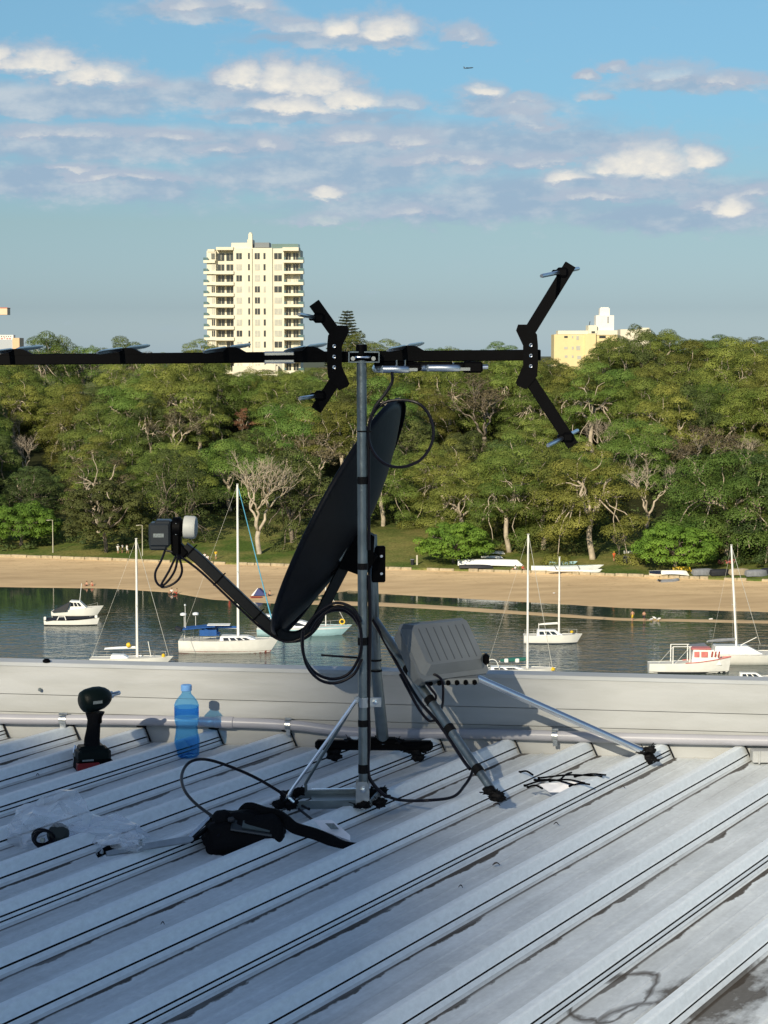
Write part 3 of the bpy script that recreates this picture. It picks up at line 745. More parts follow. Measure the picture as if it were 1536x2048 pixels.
# fallen leaves and scraps on the roof
LEAFM = [mat('dry_leaf', (.035, .025, .018), .8, 0, .3, 40), mat('blackened_leaf', (.012, .012, .014), .8, 0, .2, 40)]
SCR = [(376, 1752, 11, 0, 'small dark oval leaf in the pan below the black meter bag'), (325, 1851, 7, 15, 'small curled leaf low on the left part of the roof'), (364, 1992, 9, -10, 'thin dry leaf near the bottom edge of the roof'),
       (417, 1956, 6, -20, 'tiny dark leaf at the bottom between two ribs left of centre'), (992, 1732, 16, 30, 'forked dead twig in the pan right of the centre'), (921, 1777, 8, -10, 'small dark curl beside the rib right of the centre'),
       (862, 1742, 5, 50, 'tiny black fleck on a rib to the lower right of the mast'), (1326, 1704, 6, 0, 'tiny dark chip on a rib at the right'), (183, 1608, 7, 20, 'short black offcut above the plastic bag'),
       (410, 1599, 4, 70, 'tiny black nick beside the looped cable'), (993, 1612, 13, 0, 'flat black scrap below the foot of the leaning leg'), (75, 1553, 6, 30, 'small grey crumb at the far left of the roof'),
       (1057, 1547, 11, -20, 'curled black scrap left of the white paper'), (1112, 1651, 9, 0, 'thin pale dry leaf at the rib foot right of centre'), (1245, 1577, 8, -10, 'short pale twig lying right of the white paper'),
       (1525, 1690, 7, -40, 'small hooked twig at the right edge of the roof'), (880, 1620, 5, 0, 'tiny dark chip below the cable right of the mast'), (905, 1623, 4, 30, 'black speck right of the small dark chip')]
for i, (px, py, wpx, ang, lab) in enumerate(SCR):
    p = G(px, py, ZR + .005); L = wpx * mpp(p.y) * 1.15
    mb = MB(); n = 7; vs = []; fs = []
    for j in range(n + 1):
        t = j / n; hw = L * .16 * math.sin(PI * (t * .9 + .05)); zc = .006 * math.sin(t * PI) + .002
        vs += [(L * (t - .5), -hw, zc), (L * (t - .5), 0, zc + .002), (L * (t - .5), hw, zc + .001)]
    for j in range(n):
        for q_ in (0, 1): fs.append((j * 3 + q_, j * 3 + 3 + q_, j * 3 + 4 + q_, j * 3 + 1 + q_))
    mb.add(vs, fs)
    o = mb.build('dead_leaf', LEAFM[i % 2], fix=False); o.location = p; o.rotation_euler = (0, R(5), R(ang)); tag(o, lab, 'leaf', 'scraps and dead leaves on the roof')
    sol = o.modifiers.new('Solidify', 'SOLIDIFY'); sol.thickness = .0012
# ================================================================ antennas, masts and cables on the roof
FM = G(727, 1608, ZR + .045); YM = FM.y                     # front mast foot
YR = G(760, 1508, ZR + .05).y                       # rear pole
def PM(px, py, dy=0): return P(px, py, YM + dy)
def PRr(px, py, dy=0): return P(px, py, YR + dy)
# ---- front mast on its tray
mast = empty('antenna_mast', FM, label='upright galvanised mast in front, standing on a steel tray with two thin stays', cat='mast')
O = FM.copy()
def L_(v): return v - O
top = PM(723, 692); bot = PM(727, 1592)
rp = 20.5 / 2 * mpp(YM)
pts = [L_(bot + (top - bot) * t) for t in (0, .1, .2, .3, .4, .5, .6, .7, .8, .9, 1)]
MB().tube(pts, rp * .98, 20).build('pole', M['galv_dull'], mast, smooth=True)
MB().lathe([(0, .004), (rp * 1.05, .004), (rp * 1.12, 0), (rp * 1.12, -.036), (rp * .99, -.037)], pts[-1], (0, 0, 1), 20).build('cap', M['black'], mast, smooth=True)
def on_mast(py): return PM(724 + (py - 692) * 3 / 900, py)
for y0, y1 in ((861, 864), (953, 968), (1126, 1139), (1274, 1290), (1439, 1453), (1528, 1546)):
    c = L_(on_mast((y0 + y1) / 2)); h = (y1 - y0) / 2 * mpp(YM)
    rr_ = rp * 1.05
    mb = MB().lathe([(rp * .9, -h), (rr_, -h), (rr_ * 1.01, 0), (rr_, h), (rp * .9, h)], c, (0, 0, 1), 18)
    if y1 - y0 < 6: mb.bar(c + Vector((rp, -.004, 0)), c + Vector((rp + .012, -.008, 0)), .004, .003)
    mb.build('tape_band', M['black_matt'], mast, smooth=True)
# clamp with bolt at y 1405 joins the rear pole
c = L_(on_mast(1404))
mb = MB().lathe([(rp * 1.0, -.013), (rp * 1.12, -.013), (rp * 1.12, .013), (rp * 1.0, .013)], c, (0, 0, 1), 18)
mb.box(c + Vector((.030, -.002, 0)), (.036, .004, .026), ch=.001)
mb.build('clamp', M['galv'], mast, smooth=True)
MB().lathe([(0, .009), (.006, .008), (.0072, .004), (.0072, 0)], c + Vector((.032, -.004, .001)), (0, -1, 0), 6).tube([c + Vector((.032, 0, .001)), c + Vector((.032, .03, .001))], .0035).build('bolt', M['chrome'], mast)
# foot bracket with bolt
c = L_(PM(726, 1592))
mb = MB().prism([(-.019, -.05), (.017, -.05), (.017, .012), (.010, .024), (-.012, .024), (-.019, .012)], -.0015, .0015, Matrix.Translation(c + Vector((0, -rp - .003, .018))) @ Matrix.Rotation(PI / 2, 4, 'X'))
mb.prism([(-.019, -.05), (.017, -.05), (.017, .024), (-.019, .024)], -.0015, .0015, Matrix.Translation(c + Vector((0, rp + .003, .018))) @ Matrix.Rotation(PI / 2, 4, 'X'))
mb.build('foot_bracket', M['galv'], mast)
MB().lathe([(0, .010), (.007, .009), (.0085, .004), (.0085, 0)], c + Vector((0, -rp - .005, .022)), (0, -1, 0), 6).build('bolt', M['chrome'], mast)
# tray: a shallow channel frame lying over the ribs
ta = L_(G(585, 1588, ZR + .055)); tb_ = L_(G(760, 1586, ZR + .055)); tcc = L_(G(742, 1606, ZR + .05)); td = L_(G(572, 1610, ZR + .05))
mb = MB()
for a, b_ in ((ta, tb_), (td, tcc)):
    mb.bar(a, b_, .006, .020)
    mb.bar(a + Vector((0, .010 if a is ta else .008, -.011)), b_ + Vector((0, .010 if a is ta else .008, -.011)), .022, .003)
mb.bar(ta, td, .006, .020); mb.bar(tb_, tcc, .006, .020)
mb.bar((ta + td) / 2 + Vector((.06, 0, 0)), (tb_ + tcc) / 2 - Vector((.03, 0, 0)), abs((ta - td).y) * .8, .003)
mb.build('base_tray', M['galv_dull'], mast)
MB().bar(ta + Vector((.05, 0, .0125)), tb_ + Vector((-.012, 0, .0125)), .012, .003).build('tray_lip', M['chrome'], mast)
# thin stays
sa = L_(on_mast(1398)) + Vector((-rp - .004, -.006, 0))
for (x1, y1, bx, by) in ((588, 1604, 575, 1592), (612, 1583, 612, 1565)):
    foot = L_(G(x1, y1, ZR + .062)); bend = L_(P(bx, by, (foot + O).y))
    MB().tube(spline([sa, lerp(sa, bend, .5), lerp(sa, bend, .97), lerp(bend, foot, .4), foot], 5), .0042, 8).build('stay', M['chrome'] if x1 == 588 else M['galv_dull'], mast, smooth=True)
MB().bar(sa + Vector((-.004, 0, -.002)), sa + Vector((.02, .004, .004)), .008, .014).build('stay_hook', M['galv'], mast)
# black rubbery tie lumps lashing the tray to the ribs
def lumps(name, pts_, mat_, parent, r=.009, seed=1, k=5):
    """ragged wads of tape and cable ties"""
    import bmesh
    if name == 'lashing' and len(pts_) > 1:
        for n_, p in enumerate(pts_): lumps(name, [p], mat_, parent, r, seed + n_, k)
        return
    rg = random.Random(seed); mb = MB()
    for n_, p in enumerate(pts_):
        for q_ in range(2):
            bm = bmesh.new(); bmesh.ops.create_icosphere(bm, subdivisions=3, radius=1)
            off = Vector((seed * 3.1 + n_ * 5.7, q_ * 9.1, 0)); c = p + Vector((rg.uniform(-1, 1), rg.uniform(-.5, .5), rg.uniform(-.5, .5))) * r * .7
            sx_, sy_, sz_ = r * rg.uniform(1.1, 1.7), r * rg.uniform(.9, 1.3), r * rg.uniform(.7, 1.2)
            vs = []
            for v in bm.verts:
                d = v.co.normalized(); n = noise.noise(d * 1.7 + off) * .7 + abs(noise.noise(d * 4.5 + off)) * .55 - noise.noise(d * 9 + off) * .2
                vs.append(c + Vector((d.x * sx_, d.y * sy_, d.z * sz_)) * (1 + n))
            mb.add(vs, [tuple(v.index for v in f.verts) for f in bm.faces]); bm.free()
        for q_ in range(2):
            d = Vector((rg.uniform(-1, 1), rg.uniform(-.4, .2), rg.uniform(-.2, 1))).normalized()
            mb.bar(p, p + d * r * rg.uniform(2.0, 3.2), .0032, .0016)
    return mb.build(name, mat_, parent, smooth='full')
lumps('lashing', [ta + Vector((-.01, 0, .0)), ta + Vector((.012, 0, .005)), td + Vector((-.01, 0, 0)), td + Vector((.01, -.004, .004))], M['black_matt'], mast, .011, 3)
lumps('lashing', [tb_ + Vector((.0, 0, .004)), tb_ + Vector((-.02, -.005, .0)), tcc + Vector((.022, .004, .0)), tcc + Vector((-.01, 0, -.004)), tcc + Vector((-.03, -.004, -.004))], M['black_matt'], mast, .010, 4)

# ---- yagi antenna clamped to the mast
yagi = empty('yagi_antenna', PM(700, 712), label='long black television antenna with two angled reflector arms, clamped at the mast top', cat='antenna')
O = Vector(yagi.location)
YB = YM + rp + .020
def YP(px, py, dy=0): return P(px, py, YB + dy) - O
bh = 21.5 * mpp(YB)
MB().bar(YP(-330, 722), YP(1081, 710), .026, bh, ch=.002).build('boom', M['black'], yagi)
mb = MB().bar(YP(528, 715), YP(590, 714.5), .031, bh * 1.12, ch=.003)
mb.build('boom_sleeve', M['chrome'], yagi)
MB().bar(YP(527, 715.5, -.017), YP(591, 714.8, -.017), .003, bh * .45).build('sleeve_bolt_strip', M['black'], yagi)
def xrod(px, py, wpx, tilt, mat_=M['alu'], L=.30, name='director', side=1, r=.0055, fl=1.0):
    """director: two flattened rods reaching to and away from the viewer, with a black saddle"""
    c = YP(px, py)
    hw = wpx / 2 * mpp(YB)
    mb = MB()
    for s in (-1, 1):
        d = Vector((s * hw, s * L / 2 * side, s * tilt * mpp(YB)))
        a = c + d * .06 ; e_ = c + d
        mb.tube([a, lerp(a, e_, .1), lerp(a, e_, .85), e_], [r * .6, r, r * .9, r * .5], 10, flat=fl)
    r_ = mb.build(name, mat_, yagi, smooth=True)
    return r_
for px in (-160, 28, 248, 455, 612, 812):
    y = 722 - (px + 330) * 12 / 1411
    xrod(px, y - 19, 74, 5, r=.0085, fl=.5)
    c = YP(px + 6, y - 12)
    MB().prism([(-.045, -.004), (.045, -.004), (.022, .009), (.012, .012), (-.012, .012), (-.024, .008)], -.014, .014, Matrix.Translation(c) @ Matrix.Rotation(PI / 2, 4, 'X')).build('saddle', M['black'], yagi)
# folded dipoles under the boom
for (x0, x1, y, r_) in ((757, 806, 738.5, .0100), (848, 908, 736, .0095)):
    a = YP(x0, y, -.03); b_ = YP(x1, y, -.03)
    ln = .16
    loop = [a + Vector((.012, 0, 0)), b_, b_ + Vector((.014, .03, 0)), b_ + Vector((.014, ln, 0)), b_ + Vector((0, ln + .03, 0)), a + Vector((0, ln + .03, 0)), a + Vector((-.006, ln, 0)), a + Vector((-.006, .03, 0)), a + Vector((.012, 0, 0))]
    MB().tube(spline(loop, 6), r_, 10).build('dipole', M['alu'], yagi, smooth=True)
mb = MB().bar(YP(806, 739, -.02), YP(835, 739, -.02), .02, .008).bar(YP(908, 738, -.02), YP(940, 738, -.02), .02, .008)
mb.build('dipole_strip', M['chrome'], yagi)
mb = MB().box(YP(828, 735), (.035, .05, .02), ch=.004); mb.box(YP(790, 728), (.11, .03, .012), ch=.003); mb.bar(YP(765, 728), YP(905, 727), .03, .010, ch=.003)
mb.build('dipole_housing', M['black'], yagi)
mb = MB().box(YP(945, 734), (.052, .05, .030), ch=.005); mb.box(YP(918, 733), (.03, .04, .022), ch=.005)
mb.build('balun_box', M['black'], yagi)
MB().tube([YP(955, 734), YP(976, 733.5)], .0065, 10).build('end_rod', M['chrome'], yagi, smooth=True)
for px in (793, 810): MB().tube([YP(px, 720, -.016), YP(px, 731, -.016)], .003, 8).build('screw', M['chrome'], yagi, smooth=True)
# reflector frames
def frame(cx, cy, arm_u, arm_d, sgn, nm='reflector_frame'):
    y = YB - .026
    def Q(px, py, dy=0): return P(px, py, y + dy) - O
    w_ = 23 * mpp(y)
    mb = MB()
    # hub plate
    hub = [(0, -62), (6, -60), (20, -42), (22, -20), (22, 20), (20, 42), (-2, 68), (-20, 60), (-23, 54), (-8, 20), (-8, -20), (-22, -50), (-18, -62)]
    poly = [(-sgn * a, b_) for a, b_ in hub]
    vs = [Q(cx + a, cy + b_, dy) for dy in (-.012, .008) for a, b_ in poly]; n = len(poly)
    mb.add(vs, [tuple(range(n)), tuple(range(n, 2 * n))[::-1]] + [(i, (i + 1) % n, n + (i + 1) % n, n + i) for i in range(n)])
    mb.bar(Q(cx, cy - 40), Q(*arm_u), .018, w_, upv=(0, 0, 1), ch=.001)
    mb.bar(Q(cx, cy + 40), Q(*arm_d), .018, w_, upv=(0, 0, 1), ch=.001)
    fr = mb.build(nm, M['black'], yagi)
    for dy in (-21, 0, 21):
        MB().lathe([(.0022, .0035), (.0045, .004), (.0055, .002), (.0055, 0)], Q(cx - sgn * 7.5, cy + dy, -.014), (0, -1, 0), 14).build('bolt', M['chrome'], fr, smooth=True)
    return fr, Q
def arm_end(fr, Q, px, py, rx0, ry0, rx1, ry1, up, L=.30):
    # clamp lump and the long rod seen nearly end on
    c = Q(px, py); a = Q(rx0, ry0, -L / 2); b_ = Q(rx1, ry1, L / 2)
    mb = MB().box(c, (.030, .034, .026), ch=.006); mb.box(c + Vector((-.016, 0, 0)), (.020, .026, .014), ch=.003); mb.build('rod_clamp', M['black'], fr)
    r_ = MB().tube([a, lerp(a, b_, .02), lerp(a, b_, .98), b_], [.0045, .0052, .0052, .0045], 12).build('reflector_rod', M['alu'], fr, smooth=True)
fr, Q = frame(676, 713, (628, 606), (632, 820), -1 * -1)
arm_end(fr, Q, 638, 636, 598, 629, 660, 640, 1); arm_end(fr, Q, 640, 791, 600, 797, 662, 788, 1)
fr, Q = frame(1054, 711, (1141, 529), (1146, 891), -1)
arm_end(fr, Q, 1124, 545, 1083, 552, 1157, 537, 1); arm_end(fr, Q, 1135, 874, 1096, 891, 1155, 861, 1)
# mast clamp: toothed plate and u-bolt
mb = MB()
for a, b_ in (((700, 704), (758, 704)), ((700, 724), (758, 724)), ((698, 704), (698, 725)), ((758, 704), (758, 725))):
    mb.bar(P(*a, YM - .002) - O, P(*b_, YM - .002) - O, .003, .022, upv=(0, 1, 0))
mb.build('mast_clamp', M['galv_dull'], yagi)
u0 = P(704, 714, YM - .0) - O; c = P(724, 714, YM) - O; u1 = P(748, 714, YM) - O
MB().tube(spline([u0 + Vector((0, .03, 0)), u0 + Vector((.008, -.004, 0)), c + Vector((-.014, -.020, 0)), c + Vector((.014, -.020, 0)), u1 + Vector((-.008, -.004, 0)), u1 + Vector((0, .03, 0))], 5), .0028, 8).build('u_bolt', M['chrome'], yagi, smooth=True)
for px in (706, 747): MB().lathe([(0, .008), (.006, .008), (.0065, 0)], P(px, 717, YM - .012) - O, (0, -1, 0), 6).build('nut', M['chrome'], yagi)

# ---- rear tripod with dish
mount = empty('dish_mount', PRr(765, 1500), label='rear steel tripod carrying the satellite dish, with a black crossbar foot and two raking legs', cat='stand')
O = Vector(mount.location)
def Q(px, py, dy=0): return P(px, py, YR + dy) - O
rp2 = 22 / 2 * mpp(YR)
a, b_ = Q(752, 1082, -.10), Q(768, 1482, 0)
b0 = Q(749, 1260, -.06)
MB().tube([Q(744, 1070, -.10), Q(748, 1240, -.08), Q(752, 1340, -.06), Q(766, 1484, 0)], [rp2 * .92, rp2 * .95, rp2 * 1.0, rp2 * 1.15], 18).build('pole', M['galv_dull'], mount, smooth=True)
for y0 in (1320, 1341): MB().lathe([(rp2 * .98, -.0025), (rp2 * 1.12, -.0025), (rp2 * 1.12, .0025), (rp2 * .98, .0025)], Q(751 + (y0 - 1320) * .05, y0, -.064), (0, 0, 1), 16).build('tie', M['black_matt'], mount, smooth=True)
# crossbar
ca = Q(630, 1489, .0); cb = Q(866, 1491, .0)
mb = MB().bar(ca, cb, .035, .028, ch=.008); mb.bar(lerp(ca, cb, .36) + Vector((0, 0, .012)), lerp(ca, cb, .70) + Vector((0, 0, .012)), .04, .022, ch=.008)
mb.build('crossbar', M['black'], mount)
lumps('lashing', [Q(666, 1503), Q(668, 1512), Q(832, 1503), Q(838, 1516), Q(820, 1500), Q(700, 1484), Q(760, 1482), Q(790, 1484), Q(850, 1497)], M['black_matt'], mount, .010, 8, 4)
# raking leg to the front right
lf = G(992, 1592, ZR + .052) - O; lt = Q(748, 1238, -.085)
MB().tube([lt, lerp(lt, lf, .5), lf], [rp2 * .80, rp2 * .84, rp2 * .70], 18).build('leg', M['galv_dull'], mount, smooth=True)
for t in (.30, .48, .64, .86): 
    c = lerp(lt, lf, t); d = (lf - lt).normalized()
    MB().lathe([(rp2 * .8, -.012), (rp2 * .94, -.010), (rp2 * .94, .010), (rp2 * .8, .012)], c, d, 16).build('tape_band', M['black_matt'], mount, smooth=True)
lumps('foot', [lf + Vector((-.012, 0, .012)), lf, lf + Vector((.004, 0, -.008))], M['black_matt'], mount, .011, 12, 4)
# brace to the right, resting by the wall
bt = Q(930, 1345, -.02) ; be = G(1290, 1504, ZR + .05) - O
bs = bt + (bt - be) * .45
MB().tube([bs, bt, be], .0105, 20).build('brace', M['chrome'], mount, smooth=True)
lumps('foot', [be, be + Vector((.010, 0, .004)), be + Vector((.014, -.006, -.014)), be + Vector((.012, -.008, -.022))], M['black_matt'], mount, .010, 13, 4)
# short link brace near the pole top of the tripod
MB().tube([Q(752, 1250, -.1), Q(800, 1300, -.12), Q(838, 1362, -.16)], .006, 10).build('link', M['galv_dull'], mount, smooth=True)
mb = MB().box(Q(757, 1128, -.10), (.040, .020, .105), ch=.004); mb.build('bracket_plate', M['black'], mount)
for py in (1112, 1147): MB().lathe([(0, .006), (.004, .006), (.005, .003), (.005, 0)], Q(763, py, -.112), (0, -1, 0), 12).build('bolt', M['chrome'], mount, smooth=True)

# ---- the dish
DC = P(676, 1034, YR - .12)
dish = empty('satellite_dish', DC, label='dark charcoal satellite dish seen from behind and nearly edge on', cat='satellite dish')
O = DC.copy()
axis_long = (P(803, 797, YR - .12) - P(562, 1263, YR - .12)); HL = axis_long.length / 2; al = axis_long.normalized()
nimg = Vector((-al.z, 0, al.x)).normalized()        # in the picture plane, pointing left and up
OPEN = R(11)
nf = (nimg * math.cos(OPEN) + Vector((0, 1, 0)) * math.sin(OPEN)).normalized()   # front normal, turned slightly away from the viewer
aw = al.cross(nf).normalized(); HWD = HL * .93; DEP = .075
mb = MB(); vs = []; fs = []; nr = 14; na = 72
def dpt(r_, t, off=0):
    return al * (HL * r_ * math.cos(t)) + aw * (HWD * r_ * math.sin(t)) + nf * (-DEP * (1 - r_ * r_) * 1.0 + off)
vs.append(dpt(0, 0)); 
for i in range(1, nr + 1):
    for k in range(na): vs.append(dpt(i / nr, 2 * PI * k / na))
for k in range(na): fs.append((0, 1 + k, 1 + (k + 1) % na))
for i in range(nr - 1):
    for k in range(na):
        k2 = (k + 1) % na
        fs.append((1 + i * na + k, 1 + (i + 1) * na + k, 1 + (i + 1) * na + k2, 1 + i * na + k2))
# rolled rim
rim = [(1.0, 0), (1.006, .004), (1.014, .002), (1.016, -.006), (1.012, -.012)]
b0_ = len(vs)
for rr2, off in rim:
    for k in range(na):
        t = 2 * PI * k / na
        vs.append(al * (HL * rr2 * math.cos(t)) + aw * (HWD * rr2 * math.sin(t)) + nf * off)
for i in range(len(rim) - 1):
    for k in range(na):
        k2 = (k + 1) % na; fs.append((b0_ + i * na + k, b0_ + (i + 1) * na + k, b0_ + (i + 1) * na + k2, b0_ + i * na + k2))
mb.add(vs, fs)
o = mb.build('reflector', M['dish'], dish, smooth='full', fix=True)
s_ = o.modifiers.new('Solidify', 'SOLIDIFY'); s_.thickness = .0015
def D(px, py, dy=0): return P(px, py, YR - .12 + dy) - O
# back bracket: two angle bars and pivot plates
mb = MB()
mb.bar(D(701, 1064, -.055), D(674, 1120, -.055), .012, .022, ch=.002); mb.build('mounting_rail', M['galv_dull'], dish)
mb = MB().prism([(-.035, -.055), (.02, -.075), (.062, -.045), (.066, .035), (.03, .055), (-.01, .06)], -.03, .03, Matrix.Translation(D(703, 1095, -.0)) @ Matrix.Rotation(PI / 2, 4, 'X'))
mb.box(D(700, 1052, -.02), (.035, .05, .03), ch=.006); mb.box(D(660, 1138, -.02), (.03, .05, .03), ch=.006)
mb.bar(D(700, 1100, .0), D(745, 1128, .0), .05, .06, ch=.004)
mb.build('pivot_bracket', M['black'], dish)
for p_ in ((699, 1049), (652, 1137)): MB().lathe([(0, .007), (.004, .006), (.006, .002), (.006, 0)], D(*p_, -.05), (0, -1, 0), 8).build('bolt', M['chrome'], dish, smooth=True)
# feed arm: rises from the bracket, bends under the rim and out to the feed
arm = [D(690, 1130, -.0), D(664, 1180, -.01), D(640, 1228, -.02), D(622, 1256, -.03), D(598, 1272, -.03), D(572, 1272, -.03), D(546, 1258, -.03), D(505, 1220, -.03), D(440, 1158, -.03), D(398, 1118, -.03), D(368, 1094, -.03)]
ap = spline(arm, 6)
mb = MB(); vs = []; fs = []
hw, hh = .0145, .0155
for i, p_ in enumerate(ap):
    t = (ap[min(i + 1, len(ap) - 1)] - ap[max(i - 1, 0)]).normalized(); s2 = Vector((0, 1, 0)); u_ = t.cross(s2).normalized()
    for (a_, b2) in ((-.8, -1), (.8, -1), (1, -.8), (1, .8), (.8, 1), (-.8, 1), (-1, .8), (-1, -.8)): vs.append(p_ + u_ * (a_ * hh) + s2 * (b2 * hw))
for i in range(len(ap) - 1):
    for k in range(8): k2 = (k + 1) % 8; fs.append((i * 8 + k, (i + 1) * 8 + k, (i + 1) * 8 + k2, i * 8 + k2))
fs += [tuple(range(8)), tuple(range((len(ap) - 1) * 8, len(ap) * 8))]
mb.add(vs, fs); mb.build('feed_arm', M['dish_arm'], dish, smooth=True)
for (px, py) in ((380, 1110), (437, 1166), (514, 1238)):
    c = D(px, py - 6, -.03); d = (D(440, 1158) - D(398, 1118)).normalized(); u_ = d.cross(Vector((0, 1, 0))).normalized()
    mb = MB().bar(c - u_ * .019, c + u_ * .019, .034, .004, upv=d); mb.bar(c + u_ * .017 * (1 if u_.z > 0 else -1), c + u_ * .017 * (1 if u_.z > 0 else -1) + Vector((.008, -.004, .008)), .004, .003)
    mb.build('cable_tie', M['black'], dish)
MB().tube(spline([D(330, 1100, -.045), D(352, 1108, -.05), D(400, 1142, -.048), D(470, 1208, -.048), D(530, 1262, -.048), D(575, 1284, -.048), D(618, 1268, -.048), D(640, 1240, -.048)], 6), .0035, 8).build('arm_cable', M['cable'], dish, smooth=True)
# feed head
fy = -.03
mb = MB().box(D(321, 1068, fy), (.062, .060, .068), ch=.006); mb.box(D(327, 1044, fy), (.045, .05, .014), ch=.004); mb.box(D(318, 1092, fy), (.05, .05, .02), ch=.005)
lnb = mb.build('feed_box', mat('dark_blue_grey_plastic', (.022, .027, .032), .38, 0, .1, 30), dish)
MB().box(D(317, 1071, fy - .0315), (.030, .001, .011)).build('sticker', M['sticker'], lnb)
mb = MB().box(D(353, 1074, fy), (.028, .05, .104), ch=.007); mb.bar(D(352, 1092, fy), D(372, 1112, fy), .036, .034, ch=.005)
mb.lathe([(.018, -.018), (.030, -.014), (.032, .006), (.022, .014), (.020, .022)], D(356, 1056, fy), (1, 0, -.05), 20)
mb.build('feed_clamp', M['black'], dish, smooth=True)
MB().lathe([(.020, 0), (.0315, .001), (.0325, .006), (.0325, .028), (.030, .034), (.020, .037), (0, .038)], D(368, 1054, fy), (1, -.06, -.04), 28).build('feed_cover', M['cap'], dish, smooth=True)
mb = MB()
for k in range(5): mb.box(D(352, 1048 + k * 5, fy - .026), (.004, .002, .004))
mb.build('screw', M['galv'], lnb)
# drooping leads from the feed
for pts_ in ([(332, 1096), (322, 1122), (311, 1144), (312, 1162), (322, 1172), (336, 1162), (350, 1140), (356, 1112)],
             [(352, 1112), (338, 1142), (322, 1172), (338, 1172), (356, 1160), (364, 1142), (360, 1120), (354, 1108)]):
    MB().tube(spline([D(x, y, fy - .01 - .004 * i) for i, (x, y) in enumerate(pts_)], 6), .0034, 8).build('feed_lead', M['cable'], dish, smooth=True)

# ---- equipment box strapped to the leg
bx = empty('equipment_box', P(870, 1300, YR - .22), label='grey plastic weatherproof equipment box with a fluted lid strapped to the leaning leg', cat='box')
O = Vector(bx.location)
yb = YR - .22
TL = P(805, 1245, yb + .03) - O; TR = P(905, 1246, yb + .03) - O; BL = P(842, 1352, yb - .06) - O; BR = P(968, 1344, yb - .06) - O
vv = Vector((.36, -.52, -.77)).normalized(); al_ = math.atan2(.36, .52); uu = Vector((math.cos(al_), math.sin(al_), 0)); H_ = .158
nn = uu.cross(vv).normalized()
if nn.y > 0: nn = -nn
Cc = (TL + TR + BL + BR) / 4 + Vector((.008, 0, 0))
W_ = .222
Mx = Matrix((uu, vv, nn)).transposed().to_4x4(); Mx.translation = Cc
def rbox(mb, cx, cy, w0, h0, z0, w1, h1, z1, r_=.012):
    # frustum with clipped corners between depth z0 and z1
    def ringp(w_, h_, z): 
        return [(cx + sx * (w_ / 2 - (r_ if i else 0)), cy + sy * (h_ / 2 - (0 if i else r_)), z) for sx, sy, i in ((1, -1, 0), (1, 1, 0), (1, 1, 1), (-1, 1, 1), (-1, 1, 0), (-1, -1, 0), (-1, -1, 1), (1, -1, 1))]
    a_ = ringp(w0, h0, z0); b2 = ringp(w1, h1, z1)
    mb.frame(a_ + b2, [tuple(range(8))[::-1], tuple(range(8, 16))] + [(i, (i + 1) % 8, 8 + (i + 1) % 8, 8 + i) for i in range(8)], Mx)
mb = MB(); rbox(mb, 0, 0, W_, H_ + .012, -.045, W_ * 1.02, H_ + .018, -.004); rbox(mb, 0, .004, W_ * 1.07, H_ + .028, -.0038, W_ * 1.07, H_ + .028, .004)
body = mb.build('box_body', M['box'], bx)
mb = MB(); rbox(mb, 0, -.002, W_ * 1.01, H_ + .010, .0042, W_ * .88, H_ * .82, .030)
for k in range(7):
    pass
lid = mb.build('lid', M['box'], bx)
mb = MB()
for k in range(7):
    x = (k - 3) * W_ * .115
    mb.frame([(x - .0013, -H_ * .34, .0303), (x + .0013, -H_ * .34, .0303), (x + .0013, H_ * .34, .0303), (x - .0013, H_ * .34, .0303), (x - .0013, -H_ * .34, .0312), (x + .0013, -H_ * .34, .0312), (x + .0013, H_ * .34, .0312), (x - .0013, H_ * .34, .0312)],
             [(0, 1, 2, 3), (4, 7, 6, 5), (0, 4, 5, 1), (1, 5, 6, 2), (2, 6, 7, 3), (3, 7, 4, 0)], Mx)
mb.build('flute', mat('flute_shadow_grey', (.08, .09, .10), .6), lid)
mb = MB()
p0 = P(852, 1362, yb - .06) - O; p1 = P(957, 1360, yb - .06) - O
mb.bar(p0, p1, .045, .018, ch=.003)
gl = mb.build('gland_strip', M['box'], bx)
for k in range(6):
    c = lerp(p0, p1, (k + .5) / 6) + Vector((0, -.024, -.001))
    MB().lathe([(.0055, -.004), (.0065, -.002), (.0065, .006), (.004, .007), (0, .004)], c, (0, -1, -.35), 12).build('gland', M['black'], gl, smooth=True)
MB().box(P(972, 1318, yb - .02) - O, (.018, .03, .03), ch=.006).build('latch', M['black'], bx)
mb = MB(); rbox(mb, -.0, 0, W_ * .5, H_ * .5, -.075, W_ * .5, H_ * .5, -.046); mb.build('mounting_block', M['black'], bx)

